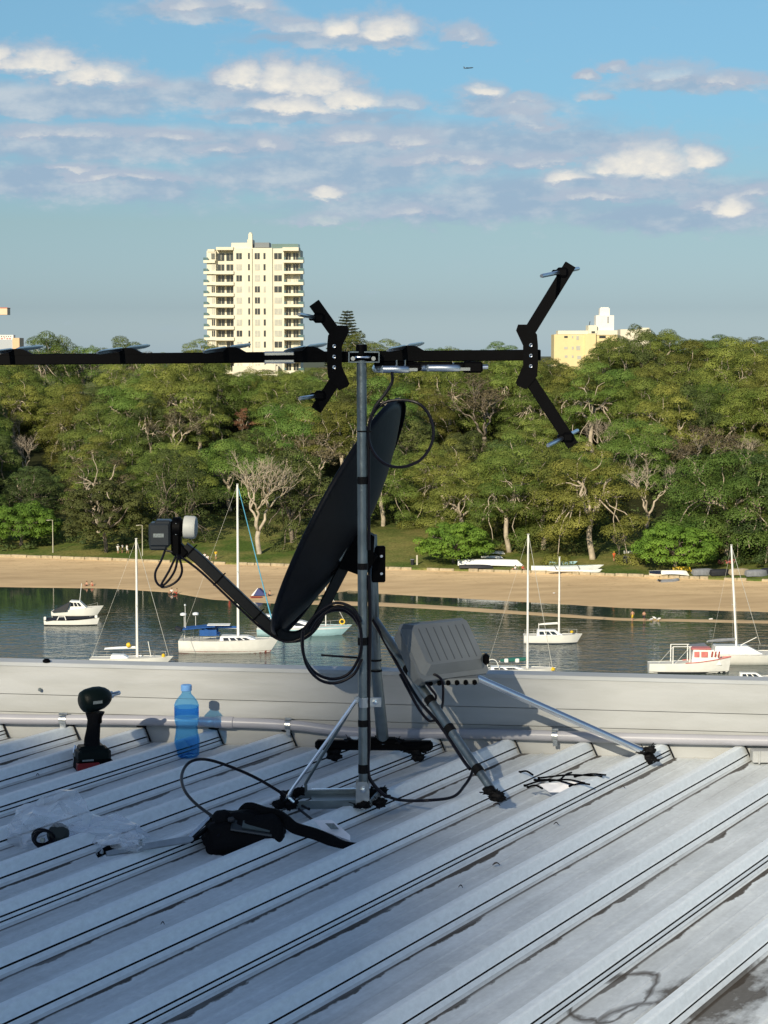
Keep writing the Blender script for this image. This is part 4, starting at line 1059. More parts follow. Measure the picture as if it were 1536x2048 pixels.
# ---- cables (each its own thing)
def cable(name, pts_, label, r=.0036, cat='cable', per=8):
    P0 = pts_[0]
    o = MB().tube([q - P0 for q in spline(pts_, per)], r, 8).build(name, M['cable'], smooth=True)
    o.location = P0; return tag(o, label, cat)
ym = YM - .002
cable('looped_cable', [P(784, 745, ym), P(784, 764, ym), P(770, 788, ym), P(750, 815, ym), P(738, 850, ym), P(739, 885, ym), P(752, 912, ym - .01), P(775, 930, ym - .015), P(805, 934, ym - .02), P(838, 922, ym - .02), P(860, 895, ym - .02), P(867, 862, ym - .015), P(857, 828, ym - .01), P(835, 806, ym - .008), P(800, 800, ym + .005), P(768, 806, ym + .01), P(746, 828, ym + .012), P(738, 860, ym + .012), P(738, 940, ym), P(738, 1100, ym)],
      'black antenna lead hanging in one wide loop right of the mast top', .0040)
cx, cy = 668, 1288
cable('coiled_cable', [P(x, y, ym - .01 - .0012 * i) for i, (x, y) in enumerate([(622, 1262), (640, 1235), (672, 1213), (700, 1222), (718, 1248), (722, 1300), (700, 1345), (665, 1358), (630, 1345), (608, 1312), (604, 1270), (614, 1250), (640, 1222), (672, 1206), (705, 1216), (722, 1244)])],
      'two close turns of black cable hanging left of the mast under the dish', .0040)
cable('thick_black_hose', [P(x, y, YR - .16) for x, y in [(628, 1262), (622, 1250), (636, 1232), (660, 1219), (686, 1218), (706, 1230), (722, 1252)]], 'thick bundled black lead curving from the dish arm to the mast', .0095)
cable('coiled_cable', [P(x, y, ym - .03 - .001 * i) for i, (x, y) in enumerate([(724, 1318), (706, 1350), (672, 1366), (640, 1360), (616, 1335), (606, 1300), (606, 1262)])], 'outermost sagging turn of black cable left of the mast', .0040)
cable('cable_tail', [P(642, 1310, ym - .01), P(680, 1313, ym - .008), P(728, 1316, ym + .02)], 'short straight cut cable tail sticking out left of the mast over the water', .0028)
cable('down_lead', [P(738, 1150, ym), P(740, 1250, ym), P(737, 1400, ym), P(738, 1470, ym), P(736, 1540, ym), P(745, 1566, ym), P(768, 1590, ym - .02), P(780, 1593, ym - .03)], 'black cable taped down the right side of the front mast', .0050)
cable('ground_loop_cable', [G(772, 1592, ZR + .04), G(800, 1600, ZR + .03), G(850, 1601, ZR + .05), G(905, 1594, ZR + .05), P(930, 1570, YM + .12), P(944, 1545, YM + .16), P(944, 1520, YM + .2), P(936, 1508, YM + .22)], 'black cable sweeping over the ribs from the tray to the leaning leg', .0042)
cable('wire_loop', [P(840, 1352, yb - .09), P(865, 1348, yb - .10), P(884, 1362, yb - .10), P(886, 1400, yb - .08), P(882, 1422, yb - .02)], 'black cable dropping from the box glands beside the leaning leg', .0036)
cable('wire_loop', [P(800, 1348, yb - .06), P(818, 1382, yb - .08), P(838, 1418, yb - .09), P(856, 1440, yb - .09), P(868, 1442, yb - .06)], 'black cable loop sagging left of the leaning leg', .0042)
cable('wire_loop', [P(850, 1362, yb - .09), P(862, 1378, yb - .1), P(872, 1392, yb - .1), P(868, 1402, yb - .08), P(858, 1402, yb - .06)], 'small black cable hoop just under the box glands', .0036)
cable('leg_cable', [P(746, 1240, YR - .11), P(790, 1320, YR - .17), P(836, 1398, YR - .24), P(880, 1450, YR - .30), P(925, 1518, YR - .38), P(940, 1538, YR - .42)], 'black cable running down along the leaning leg', .0050)
# roof loop to the meter bag
zc = ZR + .05
cable('roof_loop_cable', [G(618, 1618, ZR + .05), P(590, 1603, YM), P(520, 1560, YM + .02), P(460, 1533, YM + .05), P(412, 1519, YM + .08), P(380, 1524, YM + .06), P(364, 1548, YM - .02), P(368, 1578, YM - .12), P(390, 1606, YM - .2), P(432, 1638, YM - .3)], 'black cable arching in a wide loop between the tray and the meter bag', .0042)
cable('trailing_cable', [G(640, 1652, ZR + .03), G(615, 1632, ZR + .04), G(598, 1618, ZR + .045)], 'short black lead between the tray corner and the white card', .0036)
# ================================================================ tools and litter on the roof
def crumple(name, c, size, mat_, seed, sub=4, amp=.45, parent=None, flat=1.0, wrap=None):
    import bmesh
    bm = bmesh.new(); bmesh.ops.create_icosphere(bm, subdivisions=sub, radius=1)
    off = Vector((seed * 7.3, seed * 1.7, 0))
    for v in bm.verts:
        d = v.co.normalized()
        n = 0; f = 1.6; a = 1
        for _ in range(3):
            n += a * (abs(noise.noise(d * f + off)) * 2 - .55); f *= 1.9; a *= .55
        r_ = 1 + amp * n
        v.co = Vector((d.x * size[0], d.y * size[1], d.z * size[2])) * r_
        if v.co.z < -size[2] * .6: v.co.z = -size[2] * .6 + .15 * (v.co.z + size[2] * .6)
    me = bpy.data.meshes.new(name); bm.to_mesh(me); bm.free(); me.materials.append(mat_)
    o = bpy.data.objects.new(name, me); COL.objects.link(o); o.location = c
    if parent: adopt(o, parent)
    return o
# ---- drill
dy_ = G(187, 1552, ZR).y + .10
def DP(px, py, dy=0): return P(px, py, dy_ + dy)
dbase = G(187, 1562, ZR + .0)
drill = empty('cordless_driver', DP(187, 1555), label='dark cordless impact driver standing on its red-striped battery on the left of the roof', cat='power tool')
O = Vector(drill.location); s = mpp(dy_)
def DQ(px, py, dy=0): return DP(px, py, dy) - O
# head: axis to the right and away
ax = Vector((.80, .58, .12)).normalized()
hc = DQ(190, 1398)
MB().lathe([(0, -.047), (.022, -.046), (.031, -.040), (.036, -.025), (.037, .0), (.034, .020), (.027, .036), (.019, .046), (.013, .050), (0, .050)], hc, ax, 26).build('motor_housing', M['drill'], drill, smooth=True)
MB().lathe([(.0, .049), (.011, .050), (.011, .058), (.0065, .060), (.0065, .082), (.005, .084), (0, .084)], hc, ax, 16).build('bit_holder', M['chrome'], drill, smooth=True)
d2 = Vector((ax.y, -ax.x, 0)).normalized()
pl = hc + d2 * .0365 - Vector((0, 0, .002)) - ax * .010
MB().box((0, 0, 0), (.030, .001, .009), Matrix.Rotation(math.atan2(ax.y, ax.x), 3, 'Z')).build('name_plate', M['sticker'], drill).location = pl
secs = [(190, 1424, 20, .020), (188, 1440, 13.5, .017), (187, 1455, 14, .017), (184, 1478, 16, .018), (184, 1492, 17, .019), (185, 1500, 24, .024)]
mb = MB(); vs = []; n = 12
for (x, y, hwp, hd) in secs:
    c = DQ(x, y)
    for k in range(n):
        t = 2 * PI * k / n; vs.append(c + Vector((hwp * s * math.copysign(abs(math.cos(t)) ** .75, math.cos(t)), hd * math.sin(t), 0)))
fs = [(i * n + k, (i + 1) * n + k, (i + 1) * n + (k + 1) % n, i * n + (k + 1) % n) for i in range(len(secs) - 1) for k in range(n)]
fs += [tuple(range(n)), tuple(range((len(secs) - 1) * n, len(secs) * n))[::-1]]
mb.add(vs, fs).build('grip', M['rubber'], drill, smooth=True)
MB().box(DQ(201, 1437, -.012), (.008, .012, .028), ch=.002).build('trigger', M['black'], drill)
Mz = Matrix.Rotation(R(20), 3, 'Z')
mb = MB().box(DQ(186, 1508), (.098, .066, .040), Mz, ch=.009); mb.box(DQ(182, 1496), (.078, .05, .020), Mz, ch=.006); mb.build('battery_seat', M['drill'], drill)
bt_ = MB().box(DQ(186, 1528), (.106, .078, .040), Mz, ch=.006).build('battery', M['black'], drill)
MB().box(DQ(176, 1533, -.038), (.066, .030, .024), Mz, ch=.003).build('battery_base', M['redplastic'], drill)
MB().box(DQ(176, 1521, -.044), (.034, .001, .005), Mz).build('battery_label', M['sticker'], bt_)
MB().tube(spline([DQ(150, 1490), DQ(147, 1508, -.01), DQ(148, 1524, -.01)], 4), .003, 8).build('belt_hook', M['chrome'], drill, smooth=True)
# ---- water bottle
bc = G(374, 1512, ZR + .002)
bottle = empty('water_bottle', bc, label='blue tinted plastic water bottle standing upright on the roof near the parapet', cat='bottle')
s = mpp(bc.y); r0 = 26 * s
def blue_plastic(name, col, rough=.08, a=.6):
    m, nt, b = new_mat(name)
    b.inputs['Base Color'].default_value = (*col, 1); b.inputs['Roughness'].default_value = rough; b.inputs['Transmission Weight'].default_value = .9; b.inputs['IOR'].default_value = 1.12
    tr = N(nt, 'ShaderNodeBsdfTransparent'); tr.inputs[0].default_value = (*col, 1); mx = N(nt, 'ShaderNodeMixShader'); mx.inputs[0].default_value = a
    nt.links.new(tr.outputs[0], mx.inputs[1]); nt.links.new(b.outputs[0], mx.inputs[2]); nt.links.new(mx.outputs[0], nt.nodes['Material Output'].inputs[0])
    tc = N(nt, 'ShaderNodeTexCoord'); nz = N(nt, 'ShaderNodeTexNoise'); nz.inputs['Scale'].default_value = 45; nt.links.new(tc.outputs['Object'], nz.inputs['Vector'])
    bp = N(nt, 'ShaderNodeBump'); bp.inputs['Strength'].default_value = .5; bp.inputs['Distance'].default_value = .01; nt.links.new(nz.outputs[0], bp.inputs['Height']); nt.links.new(bp.outputs[0], b.inputs['Normal'])
    return m
Hb = 128 * s
prof = [(0, .003), (r0 * .5, .006), (r0 * .80, .0), (r0 * .93, .004), (r0 * .95, .03), (r0 * .97, .055), (r0 * .86, .080), (r0 * .84, .10), (r0 * .92, .112), (r0 * .96, .125), (r0 * .94, .128), (r0 * .94, .162), (r0 * .97, .166), (r0 * .85, .180), (r0 * .62, .193), (r0 * .42, .202), (r0 * .36, .207), (r0 * .36, .222)]
kz = (146 * s) / .232
prof = [(a, h * kz) for a, h in prof]
mb = MB(); nseg = 36; vs = []; 
for (r_, h) in prof:
    for k in range(nseg):
        t = 2 * PI * k / nseg
        fl = 1 + (.035 * math.cos(t * 9) if h < .075 * kz else .012 * math.cos(t * 12))
        vs.append((r_ * fl * math.cos(t), r_ * fl * math.sin(t), h))
fs = [(i * nseg + k, (i + 1) * nseg + k, (i + 1) * nseg + (k + 1) % nseg, i * nseg + (k + 1) % nseg) for i in range(len(prof) - 1) for k in range(nseg)]
mb.add(vs, fs).build('bottle_body', blue_plastic('blue_pet', (.42, .74, .99), .05, .24), bottle, smooth=True)
wp = [(r_ * .93, h + .002) for r_, h in prof if h < .125 * kz]
mb = MB().lathe(wp + [(0, wp[-1][1])], (0, 0, 0), (0, 0, 1), 28); mb.build('water_fill', blue_plastic('bottled_water', (.66, .85, .98), .02, .2), bottle, smooth=True)
MB().lathe([(r0 * .945, .1285 * kz), (r0 * .955, .129 * kz), (r0 * .955, .161 * kz), (r0 * .945, .1615 * kz)], (0, 0, 0), (0, 0, 1), 36).build('label_band', blue_plastic('blue_film', (.25, .56, .92), .25, .35), bottle, smooth=True)
mb = MB().lathe([(r0 * .40, .214 * kz), (r0 * .43, .215 * kz), (r0 * .43, .231 * kz), (r0 * .38, .2335 * kz), (0, .234 * kz)], (0, 0, 0), (0, 0, 1), 22); mb.build('bottle_cap', mat('pale_blue_cap', (.16, .36, .72), .4), bottle, smooth=True)
# ---- meter bag with strap
by = G(480, 1712, ZR).y + .06
def BP(px, py, dy=0): return P(px, py, by + dy)
bag = empty('signal_meter', BP(490, 1690), label='black padded signal meter bag lying on the roof in front of the tray', cat='meter')
O = Vector(bag.location); s = mpp(by)
def BQ(px, py, dy=0): return BP(px, py, dy) - O
Mt = Matrix.Rotation(R(-8), 3, 'Y') @ Matrix.Rotation(R(-22), 3, 'X')
mb = MB().box(BQ(490, 1672), (.195, .11, .085), Mt, ch=.018); mb.box(BQ(488, 1690), (.185, .125, .055), Mt, ch=.018)
mb.box(BQ(446, 1640, .01), (.05, .08, .045), Mt, ch=.012); mb.box(BQ(552, 1664, .0), (.045, .1, .06), Mt, ch=.012)
mb.build('padded_case', M['rubber'], bag, bevel=.006)
crumple('padded_cover', BQ(490, 1668, .012), (.108, .066, .064), M['rubber'], 31, 4, .10, bag)
scr = MB().box(BQ(505, 1652, -.035), (.105, .055, .006), Matrix.Rotation(R(9), 3, 'Y') @ Matrix.Rotation(R(28), 3, 'X'), ch=.002).build('meter_face', mat('dark_meter_face', (.03, .036, .042), .3), bag)
MB().box(BQ(513, 1651, -.0405), (.070, .032, .003), Matrix.Rotation(R(9), 3, 'Y') @ Matrix.Rotation(R(28), 3, 'X')).build('display', mat('unlit_display', (.09, .11, .11), .12), scr)
MB().box(BQ(473, 1657, -.043), (.012, .012, .004), ch=.001).build('connector', M['chrome'], scr)
MB().box(BQ(463, 1640, -.035), (.016, .03, .012), Mt, ch=.003).build('side_pocket', mat('charcoal_webbing', (.03, .03, .035), .6), bag)
def ribbon(pts_, w0, th, wdir):
    sp_ = spline(pts_, 6); vs = []; fs = []
    for i, p_ in enumerate(sp_):
        t = (sp_[min(i + 1, len(sp_) - 1)] - sp_[max(i - 1, 0)]).normalized()
        wv_ = Vector(wdir); wv_ = (wv_ - t * wv_.dot(t)).normalized(); nn_ = t.cross(wv_)
        w_ = w0 if not isinstance(w0, list) else interp(i / (len(sp_) - 1), w0)
        vs += [p_ + wv_ * w_ / 2 + nn_ * th, p_ - wv_ * w_ / 2 + nn_ * th, p_ - wv_ * w_ / 2 - nn_ * th, p_ + wv_ * w_ / 2 - nn_ * th]
    for i in range(len(sp_) - 1):
        for k in range(4): fs.append((i * 4 + k, (i + 1) * 4 + k, (i + 1) * 4 + (k + 1) % 4, i * 4 + (k + 1) % 4))
    fs += [(0, 1, 2, 3), tuple(range(len(vs) - 4, len(vs)))]
    return MB().add(vs, fs)
ribbon([BQ(470, 1640, .03), BQ(486, 1620, .03), BQ(500, 1614, .02), BQ(530, 1624, .0), BQ(555, 1630, -.0), BQ(572, 1642, -.02), BQ(590, 1656, -.02), BQ(630, 1668, -.02), BQ(660, 1680, -.03), BQ(690, 1690, -.04), BQ(730, 1692, -.045)],
       [(0, .016), (.2, .024), (.5, .029), (.8, .028), (1, .010)], .004, (.35, 0, 1)).build('shoulder_strap', M['rubber'], bag, smooth=True)
MB().tube(spline([BQ(420, 1690, -.02), BQ(440, 1708, -.05), BQ(462, 1720, -.07), BQ(484, 1722, -.06)], 5), .004, 8).build('lead', M['cable'], bag, smooth=True)
MB().tube(spline([BQ(436, 1640, -.02), BQ(416, 1656, -.03), BQ(420, 1676, -.04), BQ(440, 1670, -.05)], 5), .0035, 8).build('lead', M['cable'], bag, smooth=True)
# tent-like metal rod between wrench and bag
# ---- white card
cq = [G(628, 1640, ZR + 0.057), G(664, 1640, ZR + 0.062), G(700, 1670, ZR + 0.042), G(701, 1682, ZR + 0.032), G(676, 1678, ZR + 0.024), G(645, 1660, ZR + 0.042)]
cc = sum(cq, Vector()) / 6
o = MB().add([q - cc for q in cq] + [q - cc - Vector((0, 0, .0015)) for q in cq], [(0, 1, 2, 3, 4, 5), (11, 10, 9, 8, 7, 6)] + [(i, (i + 1) % 6, 6 + (i + 1) % 6, 6 + i) for i in range(6)]).build('card', M['paper']); o.location = cc
tag(o, 'small white card with grey print lying beside the strap of the black bag', 'card')
pr = MB().add([Vector(q) - cc + Vector((0, 0, .002)) for q in (G(650, 1648, ZR + .059), G(668, 1648, ZR + .061), G(678, 1660, ZR + .052), G(662, 1660, ZR + .051))], [(0, 1, 2, 3)]).build('print', M['sticker'], o, fix=False)
# ---- white paper with cut zip ties
pq = [(1078, 1568, .020), (1110, 1566, .024), (1140, 1566, .014), (1168, 1562, .02), (1186, 1560, .026), (1176, 1575, .010), (1150, 1581, .008), (1124, 1584, .006), (1098, 1584, .008)]
pw = [G(x, y, ZR + z + .018) for x, y, z in pq]; cc = sum(pw, Vector()) / len(pw); n = len(pw)
o = MB().add([q - cc for q in pw] + [Vector((0, 0, .012))] + [q - cc - Vector((0, 0, .001)) for q in pw], [(i, (i + 1) % n, n) for i in range(n)] + [tuple(range(2 * n, n, -1))] + [(i, (i + 1) % n, n + 1 + (i + 1) % n, n + 1 + i) for i in range(n)]).build('crumpled_paper', M['paper']); o.location = cc
tag(o, 'crumpled white paper lying under the heap of black cable ties', 'paper')
ties = [((1078, 1556), (1205, 1553), 'longest black cable tie, on top of the heap over the white paper'), ((1050, 1571), (1110, 1560), 'black cable tie poking out left of the white paper'), ((1100, 1562), (1170, 1566), 'black cable tie lying across the middle of the white paper'),
        ((1120, 1560), (1143, 1545), 'short black cable tie sticking up out of the heap'), ((1070, 1560), (1150, 1570), 'black cable tie slanting down over the paper'), ((1150, 1553), (1212, 1550), 'black cable tie with its head on the rib right of the paper'),
        ((1056, 1574), (1085, 1577), 'short thick black cable tie end at the lower left of the paper'), ((1140, 1572), (1180, 1569), 'thin black cable tie at the lower right of the paper'), ((1040, 1544), (1066, 1550), 'curled black cable tie left of the paper heap')]
for i, (a, b2, lab) in enumerate(ties):
    pa = G(*a, ZR + .040 + .002 * (i % 3)); pb = G(*b2, ZR + .044 + .003 * (i % 2)); mid = (pa + pb) / 2 + Vector((0, .004 * (-1) ** i, .006))
    mb = MB().tube([q - pa for q in spline([pa, mid, pb], 5)], .0028, 6); mb.box(Vector((0, 0, 0)), (.008, .007, .006), ch=.001)
    o = mb.build('cable_tie_offcut', M['black'], smooth=True); o.location = pa; tag(o, lab, 'cable tie', 'cut cable ties on the roof')
# ---- plastic bag with a dark gadget
def film_mat():
    m, nt, b = new_mat('clear_plastic_film')
    b.inputs['Base Color'].default_value = (.85, .88, .92, 1); b.inputs['Roughness'].default_value = .12; b.inputs['Specular IOR Level'].default_value = .8
    tr = N(nt, 'ShaderNodeBsdfTransparent'); tr.inputs[0].default_value = (.95, .97, 1, 1); lw = N(nt, 'ShaderNodeLayerWeight'); lw.inputs[0].default_value = .45
    mr = N(nt, 'ShaderNodeMapRange'); mr.inputs[3].default_value = .20; mr.inputs[4].default_value = .92; nt.links.new(lw.outputs['Facing'], mr.inputs[0])
    mx = N(nt, 'ShaderNodeMixShader'); nt.links.new(mr.outputs[0], mx.inputs[0])
    nt.links.new(tr.outputs[0], mx.inputs[1]); nt.links.new(b.outputs[0], mx.inputs[2]); nt.links.new(mx.outputs[0], nt.nodes['Material Output'].inputs[0])
    return m
film = film_mat()
pc = G(104, 1692, ZR + .0) + Vector((0, .0, .035))
pb_ = crumple('plastic_bag', pc + Vector((.004, 0, .010)), (.125, .065, .085), film, 3, 3, .34); tag(pb_, 'crumpled clear plastic bag lying at the left with a dark coil inside', 'bag')
pb2 = crumple('bag_tail', Vector((.13, .01, -.012)), (.095, .05, .042), film, 5, 3, .4, pb_)
cl = empty('cable_coil', G(88, 1690, ZR + .02), label='dark coiled lead and round black fitting inside the clear plastic bag', cat='coil')
for k in range(4):
    rr3 = .020 + .004 * k
    MB().tube([Vector((rr3 * math.cos(t * .35) * .9, -.01 + .012 * math.sin(t * .5 + k), .02 + rr3 * .8 * math.sin(t * .35))) for t in range(19)], .0032, 7).build('turn', M['cable'], cl, smooth=True)
MB().lathe([(0, .016), (.016, .016), (.026, .008), (.028, -.01), (.02, -.02), (0, -.022)], (.035, .01, .026), (.3, -.8, .5), 20).build('fitting', mat('dark_green_fitting', (.012, .018, .016), .5), cl, smooth=True)
MB().lathe([(0, .004), (.006, .004), (.007, 0)], (0.0, -.022, .018), (0, -1, .2), 12).build('connector', M['galv_dull'], cl, smooth=True)
# ---- wrench in its wrapper
wr = empty('ratchet_wrench', G(290, 1705, ZR + .03), label='long steel wrench lying across two ribs between the plastic bag and the meter', cat='wrench')
O = Vector(wr.location); wz = ZR + .055
a = G(212, 1708, ZR + .05) - O; b2 = G(386, 1678, ZR + .055) - O
vs = []; fs = []; nS = 10
ribbon([a, lerp(a, b2, .3) + Vector((0, 0, .001)), lerp(a, b2, .7) + Vector((0, 0, .001)), b2], [(0, .010), (.1, .014), (.85, .017), (.95, .015), (1, .006)], .0035, (0, .75, .65)).build('handle', M['galv'], wr, smooth=True)
ribbon([G(196, 1710, ZR + .05) - O, G(214, 1700, ZR + .056) - O, G(240, 1694, ZR + .056) - O], [(0, .012), (.5, .018), (1, .014)], .006, (0, .6, .8)).build('jaw', M['black'], wr, smooth=True)
MB().lathe([(0, .010), (.008, .010), (.010, .005), (.010, -.005), (0, -.006)], G(200, 1706, ZR + .052) - O, (0, -.6, .8), 14).build('head', M['galv'], wr, smooth=True)
wp_ = crumple('plastic_wrapper', G(244, 1690, ZR + .06), (.055, .03, .026), film, 9, 3, .4); tag(wp_, 'small clear plastic wrapper on the head of the steel wrench', 'wrapper')
MB().box((.045, .0, .004), (.008, .006, .02)).build('wrapper_clip', M['galv_dull'], wp_)
# pliers behind the bag
pr_ = empty('pliers', G(400, 1672, ZR + .04), label='open steel pliers with dark grips pointing up to the black meter bag', cat='pliers')
O = Vector(pr_.location)
MB().bar(G(376, 1678, ZR + .045) - O, P(424, 1632, by + .02) - O, .012, .007, ch=.002).build('steel_jaw', M['chrome'], pr_)
MB().bar(G(380, 1684, ZR + .045) - O, P(426, 1646, by + .0) - O, .014, .009, ch=.003).build('grip', M['black'], pr_)

# the roof and all that stands on it rises gently away from the viewer
MT = Matrix.Translation(CAM) @ Matrix.Rotation(TILT, 4, 'X') @ Matrix.Translation(-CAM)
bpy.context.view_layer.update()
for o in [o for o in SC.objects if o.parent is None and o.name not in BEFORE_ROOF]:
    mw = MT @ o.matrix_basis
    o.location = mw.to_translation(); o.rotation_euler = mw.to_euler()
set_frame(HZ_TRUE)
# ================================================================ trees
def leaf_mat(name, c0, c1, hue=.03, vscale=.22):
    m, nt, b = new_mat(name)
    tc = N(nt, 'ShaderNodeTexCoord'); oi = N(nt, 'ShaderNodeObjectInfo')
    nz = N(nt, 'ShaderNodeTexNoise'); nz.inputs['Scale'].default_value = vscale; nz.inputs['Detail'].default_value = 6; nz.inputs['Roughness'].default_value = .7
    nt.links.new(tc.outputs['Object'], nz.inputs['Vector'])
    cr = N(nt, 'ShaderNodeValToRGB'); e = cr.color_ramp.elements
    e[0].position = .34; e[0].color = (*c0, 1); e[1].position = .66; e[1].color = (*c1, 1)
    nt.links.new(nz.outputs[0], cr.inputs[0])
    hs = N(nt, 'ShaderNodeHueSaturation')
    a = N(nt, 'ShaderNodeMapRange'); a.inputs[3].default_value = .5 - hue; a.inputs[4].default_value = .5 + hue; nt.links.new(oi.outputs['Random'], a.inputs[0])
    nt.links.new(a.outputs[0], hs.inputs['Hue'])
    mm = N(nt, 'ShaderNodeMath', op='MULTIPLY'); mm.inputs[1].default_value = 7.13; nt.links.new(oi.outputs['Random'], mm.inputs[0])
    fr = N(nt, 'ShaderNodeMath', op='FRACT'); nt.links.new(mm.outputs[0], fr.inputs[0])
    v = N(nt, 'ShaderNodeMapRange'); v.inputs[3].default_value = .75; v.inputs[4].default_value = 1.48; nt.links.new(fr.outputs[0], v.inputs[0])
    nt.links.new(v.outputs[0], hs.inputs['Value']); nt.links.new(cr.outputs[0], hs.inputs['Color'])
    nt.links.new(hs.outputs[0], b.inputs['Base Color']); b.inputs['Roughness'].default_value = .65; b.inputs['Specular IOR Level'].default_value = .25
    tl = N(nt, 'ShaderNodeBsdfTranslucent'); nt.links.new(hs.outputs[0], tl.inputs[0])
    mx = N(nt, 'ShaderNodeMixShader'); mx.inputs[0].default_value = .10
    nt.links.new(b.outputs[0], mx.inputs[1]); nt.links.new(tl.outputs[0], mx.inputs[2]); nt.links.new(mx.outputs[0], nt.nodes['Material Output'].inputs[0])
    return m
LM = {
 'olive': leaf_mat('olive_gum_leaves', (.070, .098, .018), (.215, .240, .050)),
 'green': leaf_mat('green_gum_leaves', (.062, .105, .016), (.165, .210, .044)),
 'fig': leaf_mat('fig_leaves', (.06, .115, .014), (.14, .225, .028), .012),
 'dark': leaf_mat('dark_oak_leaves', (.040, .060, .018), (.105, .135, .035)),
 'brown': leaf_mat('dead_brown_leaves', (.14, .075, .04), (.26, .13, .075), .01),
 'sparse': leaf_mat('sparse_grey_leaves', (.10, .085, .045), (.17, .14, .075), .01),
 'pine': leaf_mat('norfolk_pine_needles', (.030, .045, .022), (.06, .075, .035), .01),
}
bark = mat('pale_gum_bark', (.44, .37, .28), .8, 0, .35, 1.2, bump=.3, bscale=4)
bark2 = mat('grey_brown_bark', (.20, .165, .13), .85, 0, .3, 1.2, bump=.4, bscale=4)
def leafy(mb, rg, c, rx, rz, n, size, outward=1.9, dense=.14):
    V = mb.v; Fc = mb.f
    for _ in range(n):
        u = rg.uniform(-1, 1); t = rg.uniform(0, 2 * PI); s = math.sqrt(1 - u * u)
        d = Vector((s * math.cos(t), s * math.sin(t), u))
        if d.z < -.1 and rg.random() < .8: d.z = -d.z
        k = (1 - dense * rg.random()) * (1 + .14 * noise.noise(d * 2.3 + c))
        p = c + Vector((d.x * rx * k, d.y * rx * k, d.z * rz * k))
        nrm = (Vector((d.x / rx, d.y / rx, d.z / rz)).normalized() * outward + Vector((rg.gauss(0, .27), rg.gauss(0, .27), rg.gauss(.20, .27)))).normalized()
        a = nrm.orthogonal().normalized(); a = Matrix.Rotation(rg.uniform(0, 6.28), 3, nrm) @ a; b = nrm.cross(a)
        L = size * rg.uniform(.6, 1.3); w_ = L * rg.uniform(.45, .8); q = len(V)
        V.append(p - a * L * .5); V.append(p + b * w_ * .5 + nrm * L * .12); V.append(p + a * L * .5); V.append(p - b * w_ * .5 + nrm * L * .05)
        Fc.append((q, q + 1, q + 2, q + 3))
def limb(mb, rg, a, b, r0, r1, n=6, wob=.12, sides=6):
    L = (b - a).length; pts = []
    ph = rg.uniform(0, 6)
    side = (b - a).orthogonal().normalized(); side2 = (b - a).normalized().cross(side)
    for i in range(n + 1):
        t = i / n
        p = a.lerp(b, t) + (side * math.sin(t * PI) * math.sin(ph + t * 4) + side2 * math.sin(t * PI) * math.cos(ph + t * 5)) * L * wob
        p.z += L * .06 * math.sin(t * PI)
        pts.append(p)
    mb.tube(pts, [lerp(r0, r1, i / n) for i in range(n + 1)], sides)
    return pts
def gum(seed, H, W, ncl, lm, cs=(1.7, 2.9), flat=.70, fork=.35, leaf=.235, dens=620, low=.35, barkm=None, name='gum_tree', lean=0.0):
    rg = random.Random(seed)
    root = empty(name, (0, 0, 0))
    wood = MB(); cr = MB()
    r0 = .024 * H + .07
    fk = Vector((rg.uniform(-.05, .05) * H + lean, rg.uniform(-.05, .05) * H, H * fork))
    limb(wood, rg, Vector((0, 0, -1.0)), fk, r0, r0 * .75, 6, .05, 8)
    nm = rg.randint(3, 5); mains = []
    for i in range(nm):
        t = 2 * PI * (i + rg.uniform(-.3, .3)) / nm
        e = fk + Vector((math.cos(t) * W * .22, math.sin(t) * W * .22, H * rg.uniform(.18, .34)))
        pts = limb(wood, rg, fk, e, r0 * .6, r0 * .3, 6, .12, 6); mains.append(pts)
    cl = []
    tries = 0
    while len(cl) < ncl and tries < 4000:
        tries += 1
        t = rg.uniform(0, 2 * PI); rr_ = math.sqrt(rg.random()) * W * .46
        q = rr_ / (W * .5)
        ztop = H * (1 - .55 * q ** 2.0) - cs[0] * flat * .6
        z = ztop - (rg.random() ** 1.8) * H * low
        p = Vector((rr_ * math.cos(t) + lean, rr_ * math.sin(t), z))
        if all((p - c).length > (r_ * 1.3) for c, r_ in cl):
            cl.append((p, rg.uniform(*cs)))
    for p, r_ in cl:
        m_ = min(mains, key=lambda m: (m[-1] - p).length); k = rg.randint(3, 6)
        limb(wood, rg, m_[k], p - Vector((0, 0, r_ * flat * .4)), r0 * .26, .045, 6, .10, 4)
        leafy(cr, rg, p, r_, r_ * flat, int(dens * r_ * r_ / 3.2), leaf)
        # tufts that break the outline
        for _ in range(4):
            d = Vector((rg.gauss(0, 1), rg.gauss(0, 1), rg.gauss(0, .5))).normalized()
            leafy(cr, rg, p + Vector((d.x * r_ * .9, d.y * r_ * .9, d.z * r_ * flat)), r_ * .38, r_ * .3, int(dens * .11), leaf * .9, .7, .5)
    wood.build('trunk', barkm or bark, root, smooth='full', fix=False)
    cr.build('crown', LM[lm], root, fix=False)
    return root
